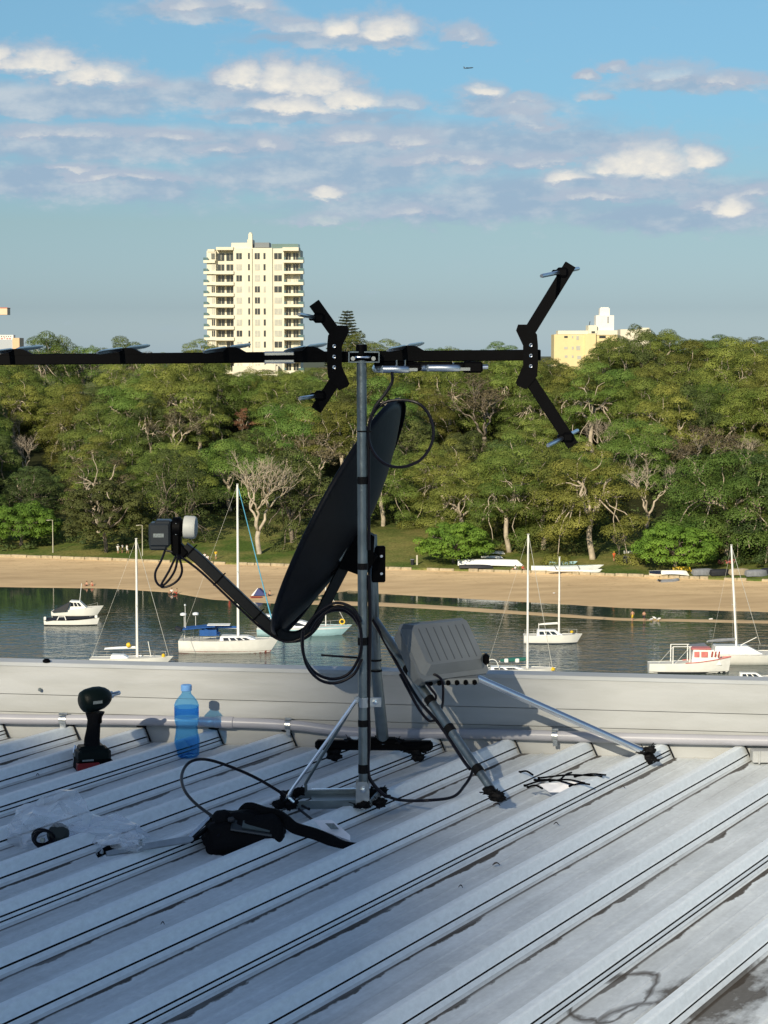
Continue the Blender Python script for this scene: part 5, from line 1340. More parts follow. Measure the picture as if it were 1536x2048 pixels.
def bush(seed, H, W, lm, name='fig_tree', leaf=.34, dens=2.1, barkm=None):
    rg = random.Random(seed); root = empty(name); cr = MB(); wood = MB()
    limb(wood, rg, Vector((0, 0, -1)), Vector((0, 0, H * .45)), .35, .25, 4, .04, 8)
    for i in range(7):
        t = i * .9; limb(wood, rg, Vector((0, 0, H * .25)), Vector((math.cos(t) * W * .32, math.sin(t) * W * .32, H * .62)), .2, .06, 5, .1, 5)
    cl = []
    tries = 0
    while len(cl) < 75 and tries < 6000:
        tries += 1
        u = rg.uniform(-.45, 1); t = rg.uniform(0, 6.28); s = math.sqrt(max(0, 1 - u * u)); k = rg.uniform(.72, .95)
        p = Vector((s * math.cos(t) * W * .5 * k, s * math.sin(t) * W * .5 * k, H * .42 + u * H * .50 * k))
        if p.z < .8: p.z = .8 + rg.random() * .5
        if all((p - c).length > 1.05 for c in cl): cl.append(p)
    for p in cl:
        leafy(cr, rg, p, rg.uniform(1.1, 1.6) * W / 15, rg.uniform(.75, 1.1) * W / 15, int(120 * dens), leaf)
    wood.build('trunk', barkm or bark2, root, smooth='full', fix=False); cr.build('crown', LM[lm], root, fix=False)
    return root
def bare(seed, H, W, name='bare_tree', leaves=None, twigs=1.0, barkm=None, trunk_h=.22):
    rg = random.Random(seed); root = empty(name); wood = MB(); cr = MB()
    tips = []
    def grow(p, d, L, r_, lev):
        q = p + d * L
        pts = limb(wood, rg, p, q, r_, r_ * .6, 4, .10, 6 if lev < 2 else 4 if lev < 4 else 3)
        if lev >= 5 or L < .5:
            tips.append(q); return
        nb = 2 if rg.random() < .45 else 3
        for _ in range(nb):
            nd = (d + Vector((rg.gauss(0, .48), rg.gauss(0, .48), rg.gauss(.10, .22)))).normalized()
            nd.x *= 1 + .25 * (W / H - .8); nd.normalize()
            grow(q, nd, L * rg.uniform(.62, .86), r_ * .6, lev + 1)
        if lev > 0 and rg.random() < .6 * twigs:
            grow(pts[2], (d + Vector((rg.gauss(0, .8), rg.gauss(0, .8), rg.gauss(0, .3)))).normalized(), L * .55, r_ * .35, lev + 2)
    r0 = .022 * H + .08
    fk = Vector((0, 0, H * trunk_h)); limb(wood, rg, Vector((0, 0, -1)), fk, r0, r0 * .85, 4, .05, 7)
    for i in range(3):
        t = i * 2.1 + rg.uniform(-.4, .4)
        grow(fk, Vector((math.cos(t) * .55 * W / H, math.sin(t) * .5, 1)).normalized(), H * .24, r0 * .62, 0)
    wood.build('trunk', barkm or bark, root, smooth='full', fix=False)
    if leaves:
        for q in tips:
            if rg.random() < .8: leafy(cr, rg, q, .5, .4, 12, .26, .5, .8)
        cr.build('crown', LM[leaves], root, fix=False)
    return root
def pine(seed, H):
    rg = random.Random(seed); root = empty('norfolk_pine'); wood = MB(); cr = MB()
    limb(wood, rg, Vector((0, 0, -1)), Vector((0, 0, H)), .35, .05, 6, .01, 7)
    n = 21
    for i in range(n):
        z = H * (.18 + .80 * i / (n - 1)); L = H * .33 * (1 - ((z / H) - .15) / .9) ** .8 + .4
        for k in range(6):
            t = k * PI / 3 + i * .4 + rg.uniform(-.15, .15); d = Vector((math.cos(t), math.sin(t), 0)); Lk = L * rg.uniform(.75, 1.1)
            a = Vector((0, 0, z)); b_ = a + d * Lk + Vector((0, 0, .12 * Lk))
            mid = a.lerp(b_, .5) - Vector((0, 0, .06 * Lk))
            wood.tube([a, mid, b_], [.06, .045, .02], 3)
            for j in range(int(26 * Lk / 3) + 6):
                s = rg.uniform(.2, 1.05); p = a.lerp(b_, s) + Vector((rg.gauss(0, .12), rg.gauss(0, .12), rg.gauss(.06, .08)))
                leafy(cr, rg, p, .24, .13, 5, .34, .3, .6)
    wood.build('trunk', bark2, root, smooth='full', fix=False); cr.build('crown', LM['pine'], root, fix=False)
    return root
def land_hit(px, py):
    d = ray(px, py); y = 300.0; last = None
    while y < 900:
        p = CAM + d * (y / d.y)
        if y > yd(max(-400, min(2000, px)), interp(px, EDGE), 1.9) + .2 and p.z <= land_z(p.x, p.y): return Vector((p.x, p.y, land_z(p.x, p.y)))
        y += .7
    return Vector((p.x, p.y, land_z(p.x, p.y)))
# prototypes (the first placement moves the prototype itself)
PRO = {}
def proto(key, fn): PRO[key] = [fn, False]
def use(key, p, s, rz, label, cat, group=None, sz=None):
    ent = PRO[key]
    if callable(ent[0]): ent[0] = ent[0]()
    o = ent[0] if not ent[1] else copy_tree(ent[0])
    ent[1] = True
    o.location = p; o.rotation_euler = (0, 0, rz); o.scale = (s, s, sz or s)
    for k_ in ('label', 'category', 'group'):
        if k_ in o: del o[k_]
    return tag(o, label, cat, group)
proto('g1', lambda: gum(11, 15, 14, 30, 'olive'))
proto('g2', lambda: gum(12, 16, 13, 30, 'olive', flat=.62, low=.5))
proto('g3', lambda: gum(13, 14, 15, 36, 'green', cs=(2.0, 3.2), flat=.66))
proto('g4', lambda: gum(14, 17, 12, 26, 'green', cs=(1.6, 2.6), low=.6, flat=.6))
proto('g5', lambda: gum(15, 15, 13, 30, 'olive', cs=(1.5, 2.4), low=.3, flat=.6))
proto('g6', lambda: gum(16, 13, 12, 40, 'dark', cs=(1.2, 1.8), low=.75, flat=.8, barkm=bark2, fork=.25))
proto('g7', lambda: gum(17, 16, 14, 34, 'olive', cs=(1.5, 2.6), low=.55, flat=.62))
proto('g8', lambda: gum(18, 12, 11, 34, 'dark', cs=(1.3, 1.9), low=.8, flat=.75, fork=.2))
proto('um1', lambda: gum(21, 15, 16, 30, 'green', cs=(1.7, 2.6), low=.30, flat=.6, dens=480, fork=.45))
proto('um2', lambda: gum(22, 16, 13, 20, 'green', cs=(1.7, 2.5), low=.34, flat=.7, dens=480, fork=.45))
proto('sp1', lambda: gum(23, 15, 13, 22, 'sparse', cs=(1.0, 1.7), low=.5, flat=.6, dens=260, fork=.28))
proto('fig', lambda: bush(31, 8.0, 14, 'fig'))
proto('fig2', lambda: bush(32, 7.5, 13, 'fig'))
proto('oak', lambda: bush(33, 12.5, 14, 'dark', 'she_oak_tree', leaf=.36, dens=1.9))
proto('oak2', lambda: gum(34, 14, 13, 60, 'dark', cs=(1.1, 1.7), low=.92, flat=.9, barkm=bark2, fork=.15, name='she_oak_tree', dens=420))
proto('b1', lambda: bare(41, 14, 11))
proto('b2', lambda: bare(42, 12, 14))
proto('b3', lambda: bare(43, 12, 16, leaves='sparse', twigs=1.2))
proto('b4', lambda: bare(46, 13, 12, leaves='sparse', barkm=bark2))
proto('br', lambda: gum(45, 9, 8, 9, 'brown', cs=(1.1, 1.7), low=.4, flat=.5))
FEAT = []
def feat(key, px, py, hpx, label, cat='tree', Hn=14.0, rz=0, y=None, group=None, wide=1.0):
    p = land_hit(px, py) if y is None else Vector(((px - 768) / F * y, y, land_z((px - 768) / F * y, y)))
    s = hpx * mpp(p.y) / Hn
    o = use(key, p, s, rz, label, cat, group)
    if wide != 1.0: o.scale = (s * wide, s * wide, s)
    FEAT.append((px, p.y, key, py, hpx)); return o
fo = feat('fig', 42, 1092, 92, 'rounded bright green fig tree at the left edge behind the beach', 'fig tree', 8.0, .4)
feat('oak', 212, 1104, 155, 'dark feathery she-oak standing behind the white-clad group, its trunk showing', 'she-oak', 12.5, 1.0)
feat('oak2', 352, 1083, 185, 'dark dense she-oak behind the white feed cap of the dish', 'she-oak', 14, 2.0)
feat('b1', 517, 1108, 205, 'bare white-barked gum alone on the lawn beside the blue forestay', 'bare tree', 14, .6)
feat('g6', 584, 1086, 190, 'gum with a thick pale trunk between the bare white gum and the dish', 'gum tree', 13, .9)
feat('fig2', 908, 1127, 88, 'spreading green fig tree on the lawn left of the covered boats', 'fig tree', 7.5, 1.7)
feat('g7', 886, 1052, 175, 'tall gum with a forked pale trunk behind the middle fig tree', 'gum tree', 16, 0.3)
feat('g2', 765, 1052, 170, 'gum with pale writhing limbs just right of the mast', 'gum tree', 16, 2.3)
feat('g4', 1018, 1104, 200, 'tall green gum with an orange lit trunk behind the covered boats', 'gum tree', 17, 1.2)
feat('g1', 1085, 1098, 195, 'broad olive gum behind the tall mast of the moored yacht', 'gum tree', 15, 4.0)
feat('g7', 1185, 1118, 235, 'big gum with two pale trunks standing over the blue and white canoe', 'gum tree', 16, 2.6)
feat('b2', 1296, 1062, 150, 'bare pinkish dead tree standing left of the broad bare crown', 'bare tree', 12, .5)
feat('b3', 1392, 990, 150, 'broad bare-crowned tree with a fan of white limbs on the right slope', 'bare tree', 12, .2)
feat('fig', 1352, 1141, 100, 'rounded green fig tree behind the white and yellow dinghies', 'fig tree', 8.0, 3.0)
feat('g3', 1450, 1118, 225, 'wide green gum behind the dark dinghies, its trunk beside the leaning mast', 'gum tree', 14, 3.3)
feat('g8', 1540, 1122, 215, 'dark gum cut by the right edge above the dark dinghies', 'gum tree', 12, 1.3)
feat('b4', 968, 906, 145, 'large grey-brown tree with a nearly bare round crown on the middle slope', 'bare tree', 13, .9, wide=1.25)
feat('b3', 352, 925, 118, 'small bare fan-shaped tree on the left slope', 'bare tree', 12, 1.9)
feat('b3', 640, 985, 130, 'bare grey-limbed tree on the slope just left of the dish rim', 'bare tree', 12, 3.1)
feat('b1', 1490, 960, 90, 'slim bare tree high on the slope near the right edge', 'bare tree', 14, 1.4)
feat('b1', 1205, 930, 95, 'thin pale bare tree on the middle of the right slope', 'bare tree', 14, 5.0)
feat('b2', 165, 800, 85, 'pale forked dead tree near the top of the left slope', 'bare tree', 12, 5.5)
feat('b1', 52, 962, 95, 'leaning bare tree with white limbs near the left edge of the slope', 'bare tree', 14, 3.9)
feat('b2', 30, 905, 80, 'thin bare tree at the far left above the bright fig', 'bare tree', 12, 2.2)
feat('br', 486, 880, 62, 'gum with dead rust-brown foliage on the upper slope', 'dead tree', 9, .4)
feat('b2', 1238, 1110, 44, 'short pale broken tree trunk beside the orange-shirted person', 'tree stump', 12, 4.1)
p = Vector(((695 - 768) / F * 645, 645, 0)); p.z = land_z(p.x, p.y)
pn = pine(51, 18.0); ptop = CZ - (623 - HZ) * mpp(645)
pn.location = p; s_ = (ptop - p.z) / 18.0; pn.scale = (s_, s_, s_)
tag(pn, 'single conical Norfolk pine rising above the skyline just left of the mast top', 'pine tree')
# skyline trees with their own outlines
SKY = [('um1', 92, 668, 595, 'flat-topped umbrella gum on the skyline at the far left'), ('um2', 118, 661, 603, 'taller clumped gum beside the umbrella gum at the far left skyline'), ('um2', 168, 683, 605, 'small round-headed gum standing clear on the left skyline'),
       ('um1', 245, 677, 610, 'wide thin umbrella gum over the boom on the left skyline'), ('um1', 402, 682, 615, 'dark gum crown just left of the foot of the tall tower'), ('um1', 714, 668, 620, 'bushy gum at the foot of the Norfolk pine'),
       ('um1', 772, 681, 615, 'round gum crown just right of the mast top'), ('um2', 866, 690, 605, 'small round gum crown poking above the boom'), ('um1', 996, 686, 595, 'low domed gum crown left of the right reflector arm'),
       ('g6', 1275, 650, 515, 'tallest dark gum on the skyline right of the yellow building'), ('um1', 1330, 663, 545, 'gum crown on the skyline right of the tallest dark gum'), ('um2', 1388, 672, 575, 'small domed gum on the right skyline'),
       ('um1', 1440, 672, 575, 'spreading gum on the right skyline near the edge'), ('um1', 1512, 676, 580, 'gum at the very right of the skyline'), ('g5', 1225, 680, 505, 'gum overlapping the lower right corner of the yellow building')]
HN = {'g1': 15, 'g2': 16, 'g3': 14, 'g4': 17, 'g5': 15, 'g6': 13, 'g7': 16, 'g8': 12, 'um1': 15, 'um2': 16, 'sp1': 15, 'oak2': 14}
for i, (k_, px, ty, y, lab) in enumerate(SKY):
    x = (px - 768) / F * y; zt = CZ - (ty - HZ) * mpp(y); z0 = land_z(x, y)
    s_ = (zt - z0) / HN[k_]
    o = use(k_, Vector((x, y, z0)), max(s_, .75), i * 1.3, lab, 'gum tree')
    o.scale = (max(1.05, min(1.25, s_)),) * 2 + (s_,)
# the wood: filled row by row
KINDS_T = [('g1', 'olive'), ('g2', 'olive'), ('g3', 'bright green'), ('g4', 'bright green'), ('g5', 'olive'), ('g6', 'dark'), ('g7', 'olive'), ('g8', 'dark'), ('sp1', 'thin grey'), ('um1', 'flat-topped olive')]
WT = [5, 4, 4, 3, 5, 3, 4, 3, 1.3, 1.5]
rg = random.Random(99)
placed = []
def start_s(px): return interp(px, [(0, 8), (90, 12), (130, 16), (300, 22), (380, 44), (500, 46), (640, 40), (700, 36), (760, 46), (850, 40), (880, 24), (1000, 20), (1180, 22), (1210, 34), (1260, 36), (1300, 20), (1536, 16)])
TREES = []
def ground_seen(y): return y
s = 10.0; row = 0
while s < 235:
    step = 12.5 + s * .02
    px = -90 + rg.uniform(0, 60)
    while px < 1630:
        u = (px - 768) / F; q = max(-400, min(2000, px)); e = yd(q, interp(q, EDGE), 1.9)
        y = e + s + rg.uniform(-.4, .4) * step
        wpx = rg.uniform(11.5, 15.5) / mpp(y)
        if y - e > start_s(px):
            x = u * y
            bad = False
            for (fx, fy, k_, fpy, fh) in FEAT:
                hw = 105 if k_ in ('b3', 'b4') else 70 if k_[0] == 'b' else 32
                if abs(px - fx) < hw and -2.5 < fy - y < (30 if k_[0] == 'b' else 7): bad = True
                if abs(px - fx) < 28 and abs(fy - y) < 6: bad = True
            if not bad: TREES.append((px, y, s))
        px += wpx
    s += step * .92; row += 1
rg.shuffle(TREES)
TREES = TREES[:268]
for (px, y, s) in TREES:
    wt_ = list(WT)
    if px < 420: wt_[5] *= 2.2; wt_[7] *= 2.2; wt_[2] *= .5
    if px > 1050: wt_[2] *= 2.6; wt_[3] *= 2.4; wt_[5] *= .5; wt_[7] *= .5
    k_, colr = rg.choices(KINDS_T, wt_)[0]
    x = (px - 768) / F * y; z0 = land_z(x, y)
    hw = interp(s, [(0, .9), (40, 1.05), (100, 1.15), (235, 1.1)])
    sc = hw * rg.uniform(.85, 1.15)
    # keep the skyline near the photographed line
    lim = interp(px, [(0, 690), (300, 696), (400, 700), (440, 742), (600, 744), (700, 700), (800, 700), (1000, 704), (1100, 722), (1178, 738), (1215, 684), (1270, 656), (1330, 664), (1400, 680), (1536, 684)])
    zmax = CZ - (lim - HZ) * mpp(y) - z0
    for (fx, fy, fk, fpy, fh) in FEAT:        # keep the photographed bare crowns in view
        if fk in ('b1', 'b2', 'b3', 'b4', 'br') and y < fy and abs(px - fx) < (95 if fk in ('b3', 'b4') else 60): zmax = min(zmax, CZ - (fpy - .30 * fh - HZ) * mpp(y) - z0)
    szz = min(sc * rg.uniform(.86, 1.2), zmax / HN[k_])
    if szz < .3: continue
    sc = min(sc, max(szz * 1.5, .62))
    zone = 'left' if px < 400 else 'middle' if px < 720 else 'centre right' if px < 1050 else 'right'
    band = 'foot' if s < 45 else 'lower slope' if s < 100 else 'upper slope' if s < 165 else 'crest'
    lab = f'{colr} gum in the {zone} of the wood, hill {band}'
    use(k_, Vector((x, y, z0)), sc, rg.uniform(0, 6.28), lab, 'gum tree', f'{colr} gums of the wood, {zone}, {band}', szz)
# undergrowth between the trunks
ug = MB(); rg = random.Random(4)
for _ in range(900):
    px = rg.uniform(-100, 1640); q = max(-400, min(2000, px)); e = yd(q, interp(q, EDGE), 1.9)
    y = e + start_s(px) - 4 + rg.random() ** 1.5 * 150
    x = (px - 768) / F * y; r_ = rg.uniform(.6, 1.7)
    leafy(ug, rg, Vector((x, y, land_z(x, y) + r_ * .4)), r_, r_ * .75, 34, .5)
tag(ug.build('undergrowth', LM['dark'], fix=False), kind='stuff')
# ================================================================ buildings beyond the wood
def plaster(name, col):
    return mat(name, col, .7, 0, .05, .35, bump=.1, bscale=1.5)
cream_w = plaster('cream_render', (.74, .68, .53))
cream_w2 = plaster('pale_cream_render', (.76, .71, .55))
yellow_w = plaster('yellow_render', (.76, .61, .32))
white_w = plaster('white_render', (.78, .76, .70))
glass_r = mat('railing_glass', (.10, .17, .17), .15, 0, .1, 1, spec=.6)
blind = mat('pale_blind_window', (.48, .47, .40), .3, 0, .12, .8, spec=.5)
winm = mat('dark_window', (.045, .05, .05), .12, 0, .3, .7, spec=.6)
YT = 690.0; kx = mpp(YT)
tw = empty('apartment_tower', (0, YT, 0), label='tall cream apartment tower with stacked balconies rising above the wood', cat='tower block')
tx = (508 - 768) / F * YT
tw.location = (tx, YT, land_z(tx, YT))
Z0 = tw.location.z
tw.rotation_euler = (0, 0, R(-3))
def TX(px): return (px - 508) * kx
def TZ(py): return CZ - (py - HZ) * kx - Z0
nfl = 15; fh = 21.9 * kx
top_z = TZ(499)
m_ = MB()
# solid cores between the balcony recesses; everything seen from the front
def colbox(m_, x0, x1, yf, z0, z1, depth=14): m_.box(((TX(x0) + TX(x1)) / 2, yf + depth / 2, (z0 + z1) / 2), (TX(x1) - TX(x0), depth, z1 - z0))
zb = -2
colbox(m_, 414, 432, 1.6, zb, TZ(503), 12); colbox(m_, 432.02, 468, 3.4, zb, TZ(500), 11)
colbox(m_, 468.02, 490, .6, zb, TZ(499), 14); colbox(m_, 490.02, 506, -.2, zb, TZ(499), 15); colbox(m_, 506.02, 546, .3, zb, TZ(498), 15)
colbox(m_, 546.02, 569, .9, zb, TZ(499), 14); colbox(m_, 569.02, 600, 3.6, zb, TZ(501), 10)
colbox(m_, 463, 496, 2.5, top_z, TZ(487), 8); colbox(m_, 496.1, 506, .8, top_z, TZ(481), 7)
m_.box((TX(501), 3, TZ(476)), (1.3, 1.3, 2.2)); m_.lathe([(.65, 0), (.65, .6), (.4, 1.1), (0, 1.2)], (TX(501), 3, TZ(473)), (0, 0, 1), 10)
m_.box((TX(451), 3, TZ(499)), (TX(468) - TX(434), 6, 1.0)); m_.box((TX(583), 3.0, TZ(500.5)), (TX(599) - TX(567), 7, 1.2)) 
m_.box((TX(423), 3.8, TZ(502.5)), (TX(431) - TX(417), 5, .9))
m_.build('wall', cream_w, tw)
MB().box((TX(525), 4, TZ(492)), (TX(540) - TX(511), 6, 1.7)).build('roof_plant_room', mat('grey_plant_room', (.20, .22, .23), .6), tw)
m_ = MB(); m_.box((TX(570), 1.8, TZ(494)), (TX(597) - TX(544), .08, 1.5)); m_.box((TX(597), 5, TZ(494)), (.08, 6, 1.5)); m_.build('roof_railing', mat('green_glass_railing', (.15, .22, .20), .2), tw)
rt = random.Random(12)
for k in range(12):
    yc = 514 + 21.9 * k
    zc = TZ(yc)
    # windows
    wins = [(423.5, 430, 1.55, 'n'), (435, 448, 3.35, 'w'), (452, 467, 3.35, 'w'), (474, 485, .55, 'n'), (498, 501.5, -.25, 's'), (511, 521, .25, 'n'), (528.5, 532.5, .25, 's'), (549.5, 564.5, .85, 'n'), (572, 581, 3.55, 'w'), (586, 596, 3.55, 'w')]
    for (a_, b2, yf, ty) in wins:
        hh = 12 * kx if ty != 'w' else 15 * kx
        pr_ = .9 if k == 0 and ty != 's' else (.3 if ty == 'n' else .85 if ty == 'w' else .6)
        wm = winm if rt.random() < pr_ else blind
        o = MB().box(((TX(a_) + TX(b2)) / 2, yf - .0, zc - (.2 if ty == 'w' else 0)), (TX(b2) - TX(a_), .10, hh)).build('window', wm, tw)
        if ty != 's' : MB().box(((TX(a_) + TX(b2)) / 2, yf - .07, zc), (.10, .08, hh)).build('mullion', cream_w2, o)
    for (a_, b2, yf, dp, yy) in ((431, 469, -.1, 3.6, 10.5), (408, 431, .7, 2.6, 10.5), (568, 608, .0, 3.7, 10.5)):
        if k == 0 and a_ == 431: continue
        slabz = TZ(yc + yy)
        if a_ == 431:
            o = MB().box(((TX(a_) + TX(b2)) / 2, yf + dp / 2, slabz), (TX(b2) - TX(a_), dp, 1.15)).build('balcony', cream_w2, tw)
            continue
        o = MB().box(((TX(a_) + TX(b2)) / 2, yf + dp / 2, slabz), (TX(b2) - TX(a_), dp, .95)).build('balcony', cream_w2, tw)
        ra, rb = (408, 414) if a_ == 408 else (598, 608)
        q = MB().box(((TX(ra) + TX(rb)) / 2, yf + .06, slabz + .95), (TX(rb) - TX(ra), .05, .9)); q.box((TX(ra if a_ == 408 else rb), yf + dp / 2, slabz + .95), (.05, dp, .9)); q.box((TX(571 if a_ == 568 else 416), yf + .06, slabz + .95), (.6, .05, .9))
        q.build('railing', glass_r, o)
# yellow block
YY = 680.0; ky = mpp(YY)
yb0 = empty('apartment_block', ((1167 - 768) / F * YY, YY, 0), label='pale yellow flat-roofed block with a white lift tower, right of the big reflector arm', cat='apartment block')
yb0.location.z = land_z(yb0.location.x, YY); Zy = yb0.location.z
def YX(px): return (px - 1167) * ky
def YZ(py): return CZ - (py - HZ) * ky - Zy
def cb(m_, x0, x1, y0, yt, yb1, dep=12): m_.box(((YX(x0) + YX(x1)) / 2, y0 + dep / 2, (YZ(yt) + YZ(yb1)) / 2), (YX(x1) - YX(x0), dep, YZ(yt) - YZ(yb1)))
m_ = MB(); cb(m_, 1107, 1168, 0, 669, 800); cb(m_, 1168.02, 1190, -.6, 668, 800, 13); cb(m_, 1190.02, 1240, .4, 662, 800, 12); m_.build('wall', yellow_w, yb0)
m_ = MB(); cb(m_, 1115, 1176, .8, 661.5, 668.5, 8); cb(m_, 1175, 1192, -.3, 651, 667.5, 9); cb(m_, 1190, 1236, .1, 661, 670, 9); m_.build('parapet', cream_w2, yb0)
m_ = MB(); cb(m_, 1191, 1227, 1.5, 631, 660.8, 6); cb(m_, 1199, 1219, 2.5, 617, 630.9, 4); cb(m_, 1201, 1217, 2.7, 615, 616.9, 3); m_.build('lift_tower', white_w, yb0)
MB().box((YX(1215), 1.45, YZ(640)), (.4, .12, 2.2)).build('vent', M['greycov'], yb0)
MB().tube([(YX(1178), 2, YZ(651)), (YX(1179.5), 2, YZ(643))], .12, 6).build('aerial', M['darkcov'], yb0)
for (a_, b2, yc, hpx, dk) in ((1127, 1134, 674, 4, 1), (1142, 1145, 674, 5, 0), (1151, 1156, 676, 8, 0), (1127, 1134, 696, 5, 0), (1142, 1146, 696, 6, 0), (1151, 1159, 696, 9, 0), (1128, 1134, 713, 5, 0), (1142, 1146, 713, 5, 0), (1153, 1161, 715, 7, 0), (1181, 1188, 664.5, 3.5, 1), (1197, 1210, 674, 5, 1), (1197, 1210, 696, 6, 0)):
    yf = -.0 if b2 < 1168 else (-.4 if b2 < 1190 else .4)
    MB().box(((YX(a_) + YX(b2)) / 2, yf - .03, YZ(yc)), (YX(b2) - YX(a_), .12, hpx * ky)).build('window', winm if dk else blind, yb0)
# low blocks at the far left
YL = 740.0; kl = mpp(YL)
lb = empty('distant_block', ((10 - 768) / F * YL, YL, 10), label='low white and orange block at the far left skyline with a red lettered rooftop sign', cat='building')
def LX(px): return (px - 10) * kl
def LZ(py): return CZ - (py - HZ) * kl - 10
m_ = MB(); m_.box((LX(-10), 4, (LZ(679) + 0) / 2), (LX(30) - LX(-50), 10, LZ(679))); m_.build('wall', mat('bluish_wall', (.45, .48, .50), .7), lb)
m_ = MB(); m_.box((LX(36), 3, (LZ(676)) / 2), (LX(44) - LX(30.2), 9, LZ(676))); m_.build('stair_tower', plaster('orange_render', (.75, .50, .30)), lb)
m_ = MB(); m_.box((LX(-8), 1.5, LZ(674.5)), (LX(30) - LX(-46), 4, 9 * kl)); m_.build('sign_board', white_w, lb)
m_ = MB()
for i in range(9): m_.box((LX(-20 + i * 5.4), -.6, LZ(677 if i % 3 else 676)), ((2.6 + (i % 3) * .5) * kl, .1, 2.2 * kl))
m_.build('sign_letter_row', M['pinkpaint'], lb)
m_ = MB()
for i in range(6): m_.box((LX(2 + i * 4.6), -.55, LZ(672.8)), (2.0 * kl, .1, 1.6 * kl))
m_.build('window_row', winm, lb)
cr_ = empty('crane_counterweight', ((4 - 768) / F * YL, YL, 12), label='orange and white tall block cut off by the left edge high above the trees', cat='building')
m_ = MB(); m_.box((-4.4, 3, (CZ - (623.5 - HZ) * kl) - 12), (28 * kl + 8.8, 6, 13 * kl)); m_.build('upper_storey', plaster('peach_render', (.78, .60, .42)), cr_)
m_ = MB(); m_.box((-4.4, 3, (CZ - (616.4 - HZ) * kl) - 12), (29 * kl + 8.8, 6.4, 1.0 * kl)); m_.build('roof_edge', M['orange'], cr_)
m_ = MB(); m_.box((-8.6, 3, (CZ - (630 - HZ) * kl - 12) / 2), (4, 4, CZ - (630 - HZ) * kl - 12)); m_.build('shaft', plaster('peach_shaft', (.7, .55, .4)), cr_)
cr_.name = 'distant_tower'
# a few roofs glimpsed through the crowns
for (px, py, wpx, hpx, lab) in ((512, 742, 90, 20, 'pale low wing at the foot of the tower glimpsed through the crowns'), (1268, 664, 60, 10, 'cream house wall glimpsed behind the tallest dark gum')):
    y = 688 if px < 800 else 640
    m_ = MB(); k_ = mpp(y); m_.box((0, 0, -6), (wpx * k_, 8, hpx * k_ + 12)); m_.box((wpx * k_ * .3, -.5, hpx * k_ / 2 - .5), (wpx * k_ * .3, 8, 2))
    o = m_.build('house', cream_w, None); p = P(px, py, y); o.location = p; tag(o, lab, 'house')
# aeroplane
YA = 8000.0; ka = mpp(YA)
ap_ = empty('aeroplane', P(937, 136, YA), label='small dark airliner far off in the blue sky, its tail to the left', cat='aeroplane')
dk = mat('far_aircraft_grey', (.035, .06, .085), .5, 0, 0)
MB().lathe([(0, -20), (.9, -18), (2.0, -10), (2.2, 0), (2.2, 12), (1.5, 17), (.3, 19.5), (0, 20)], (0, 0, 0), (1, 0, .08), 12).build('fuselage', dk, ap_, smooth=True)
MB().add([(3, 1, -1.2), (-5, 1, -1.4), (-10, 18, .2), (-7.5, 18, .2), (3, 1, -.7), (-5, 1, -.9), (-10, 18, .5), (-7.5, 18, .5)], [(0, 1, 2, 3), (4, 7, 6, 5), (0, 3, 7, 4), (1, 5, 6, 2), (2, 6, 7, 3), (0, 4, 5, 1)]).add([(3, -1, -1.2), (-5, -1, -1.4), (-10, -18, .2), (-7.5, -18, .2), (3, -1, -.7), (-5, -1, -.9), (-10, -18, .5), (-7.5, -18, .5)], [(0, 1, 2, 3), (4, 7, 6, 5), (0, 3, 7, 4), (1, 5, 6, 2), (2, 6, 7, 3), (0, 4, 5, 1)]).build('wing', dk, ap_)
MB().add([(-13, -.3, 0), (-19, -.3, -.6), (-20, -.3, 6), (-17.5, -.3, 6), (-13, .3, 0), (-19, .3, -.6), (-20, .3, 6), (-17.5, .3, 6)], [(0, 1, 2, 3), (4, 7, 6, 5), (0, 3, 7, 4), (1, 5, 6, 2), (2, 6, 7, 3), (0, 4, 5, 1)]).build('tail_fin', dk, ap_)
# ================================================================ boats
def hull_mesh(L, B, Hs, Hb, bow=.12, transom=.75, draft=.35, sheer=.3, n=16):
    """bow towards +x; Hs stern freeboard, Hb bow freeboard"""
    vs = []; fs = []; m = 9
    for i in range(n + 1):
        t = i / n; x = -L / 2 + L * t
        b = B / 2 * (transom + (1 - transom) * math.sin(min(1, t / .5) * PI / 2)) if t < .5 else B / 2 * (1 - ((t - .5) / .5) ** 2.3)
        b = max(b, .02)
        h = lerp(Hs, Hb, t) - sheer * math.sin(t * PI) * .5 * (Hb)
        dr = draft * (1 - .9 * max(0, (t - .6) / .4) ** 2) * (1 - .5 * max(0, (.2 - t) / .2))
        for k in range(m):
            a = k / (m - 1) * 2 - 1           # -1 port .. 1 starboard
            s = abs(a)
            yy = math.copysign(b * (s ** .55), a) if s > 0 else 0
            zz = -dr + (h + dr) * (s ** 2.4)
            ov = bow * L * (max(0, (zz + dr) / (h + dr)) - .5) * max(0, (t - .75) / .25) 
            vs.append((x + ov, yy, zz))
    for i in range(n):
        for k in range(m - 1): fs.append((i * m + k, (i + 1) * m + k, (i + 1) * m + k + 1, i * m + k + 1))
    fs.append(tuple(range(m)))
    sheerline = [(vs[i * m + m - 1], vs[i * m]) for i in range(n + 1)]
    return vs, fs, sheerline
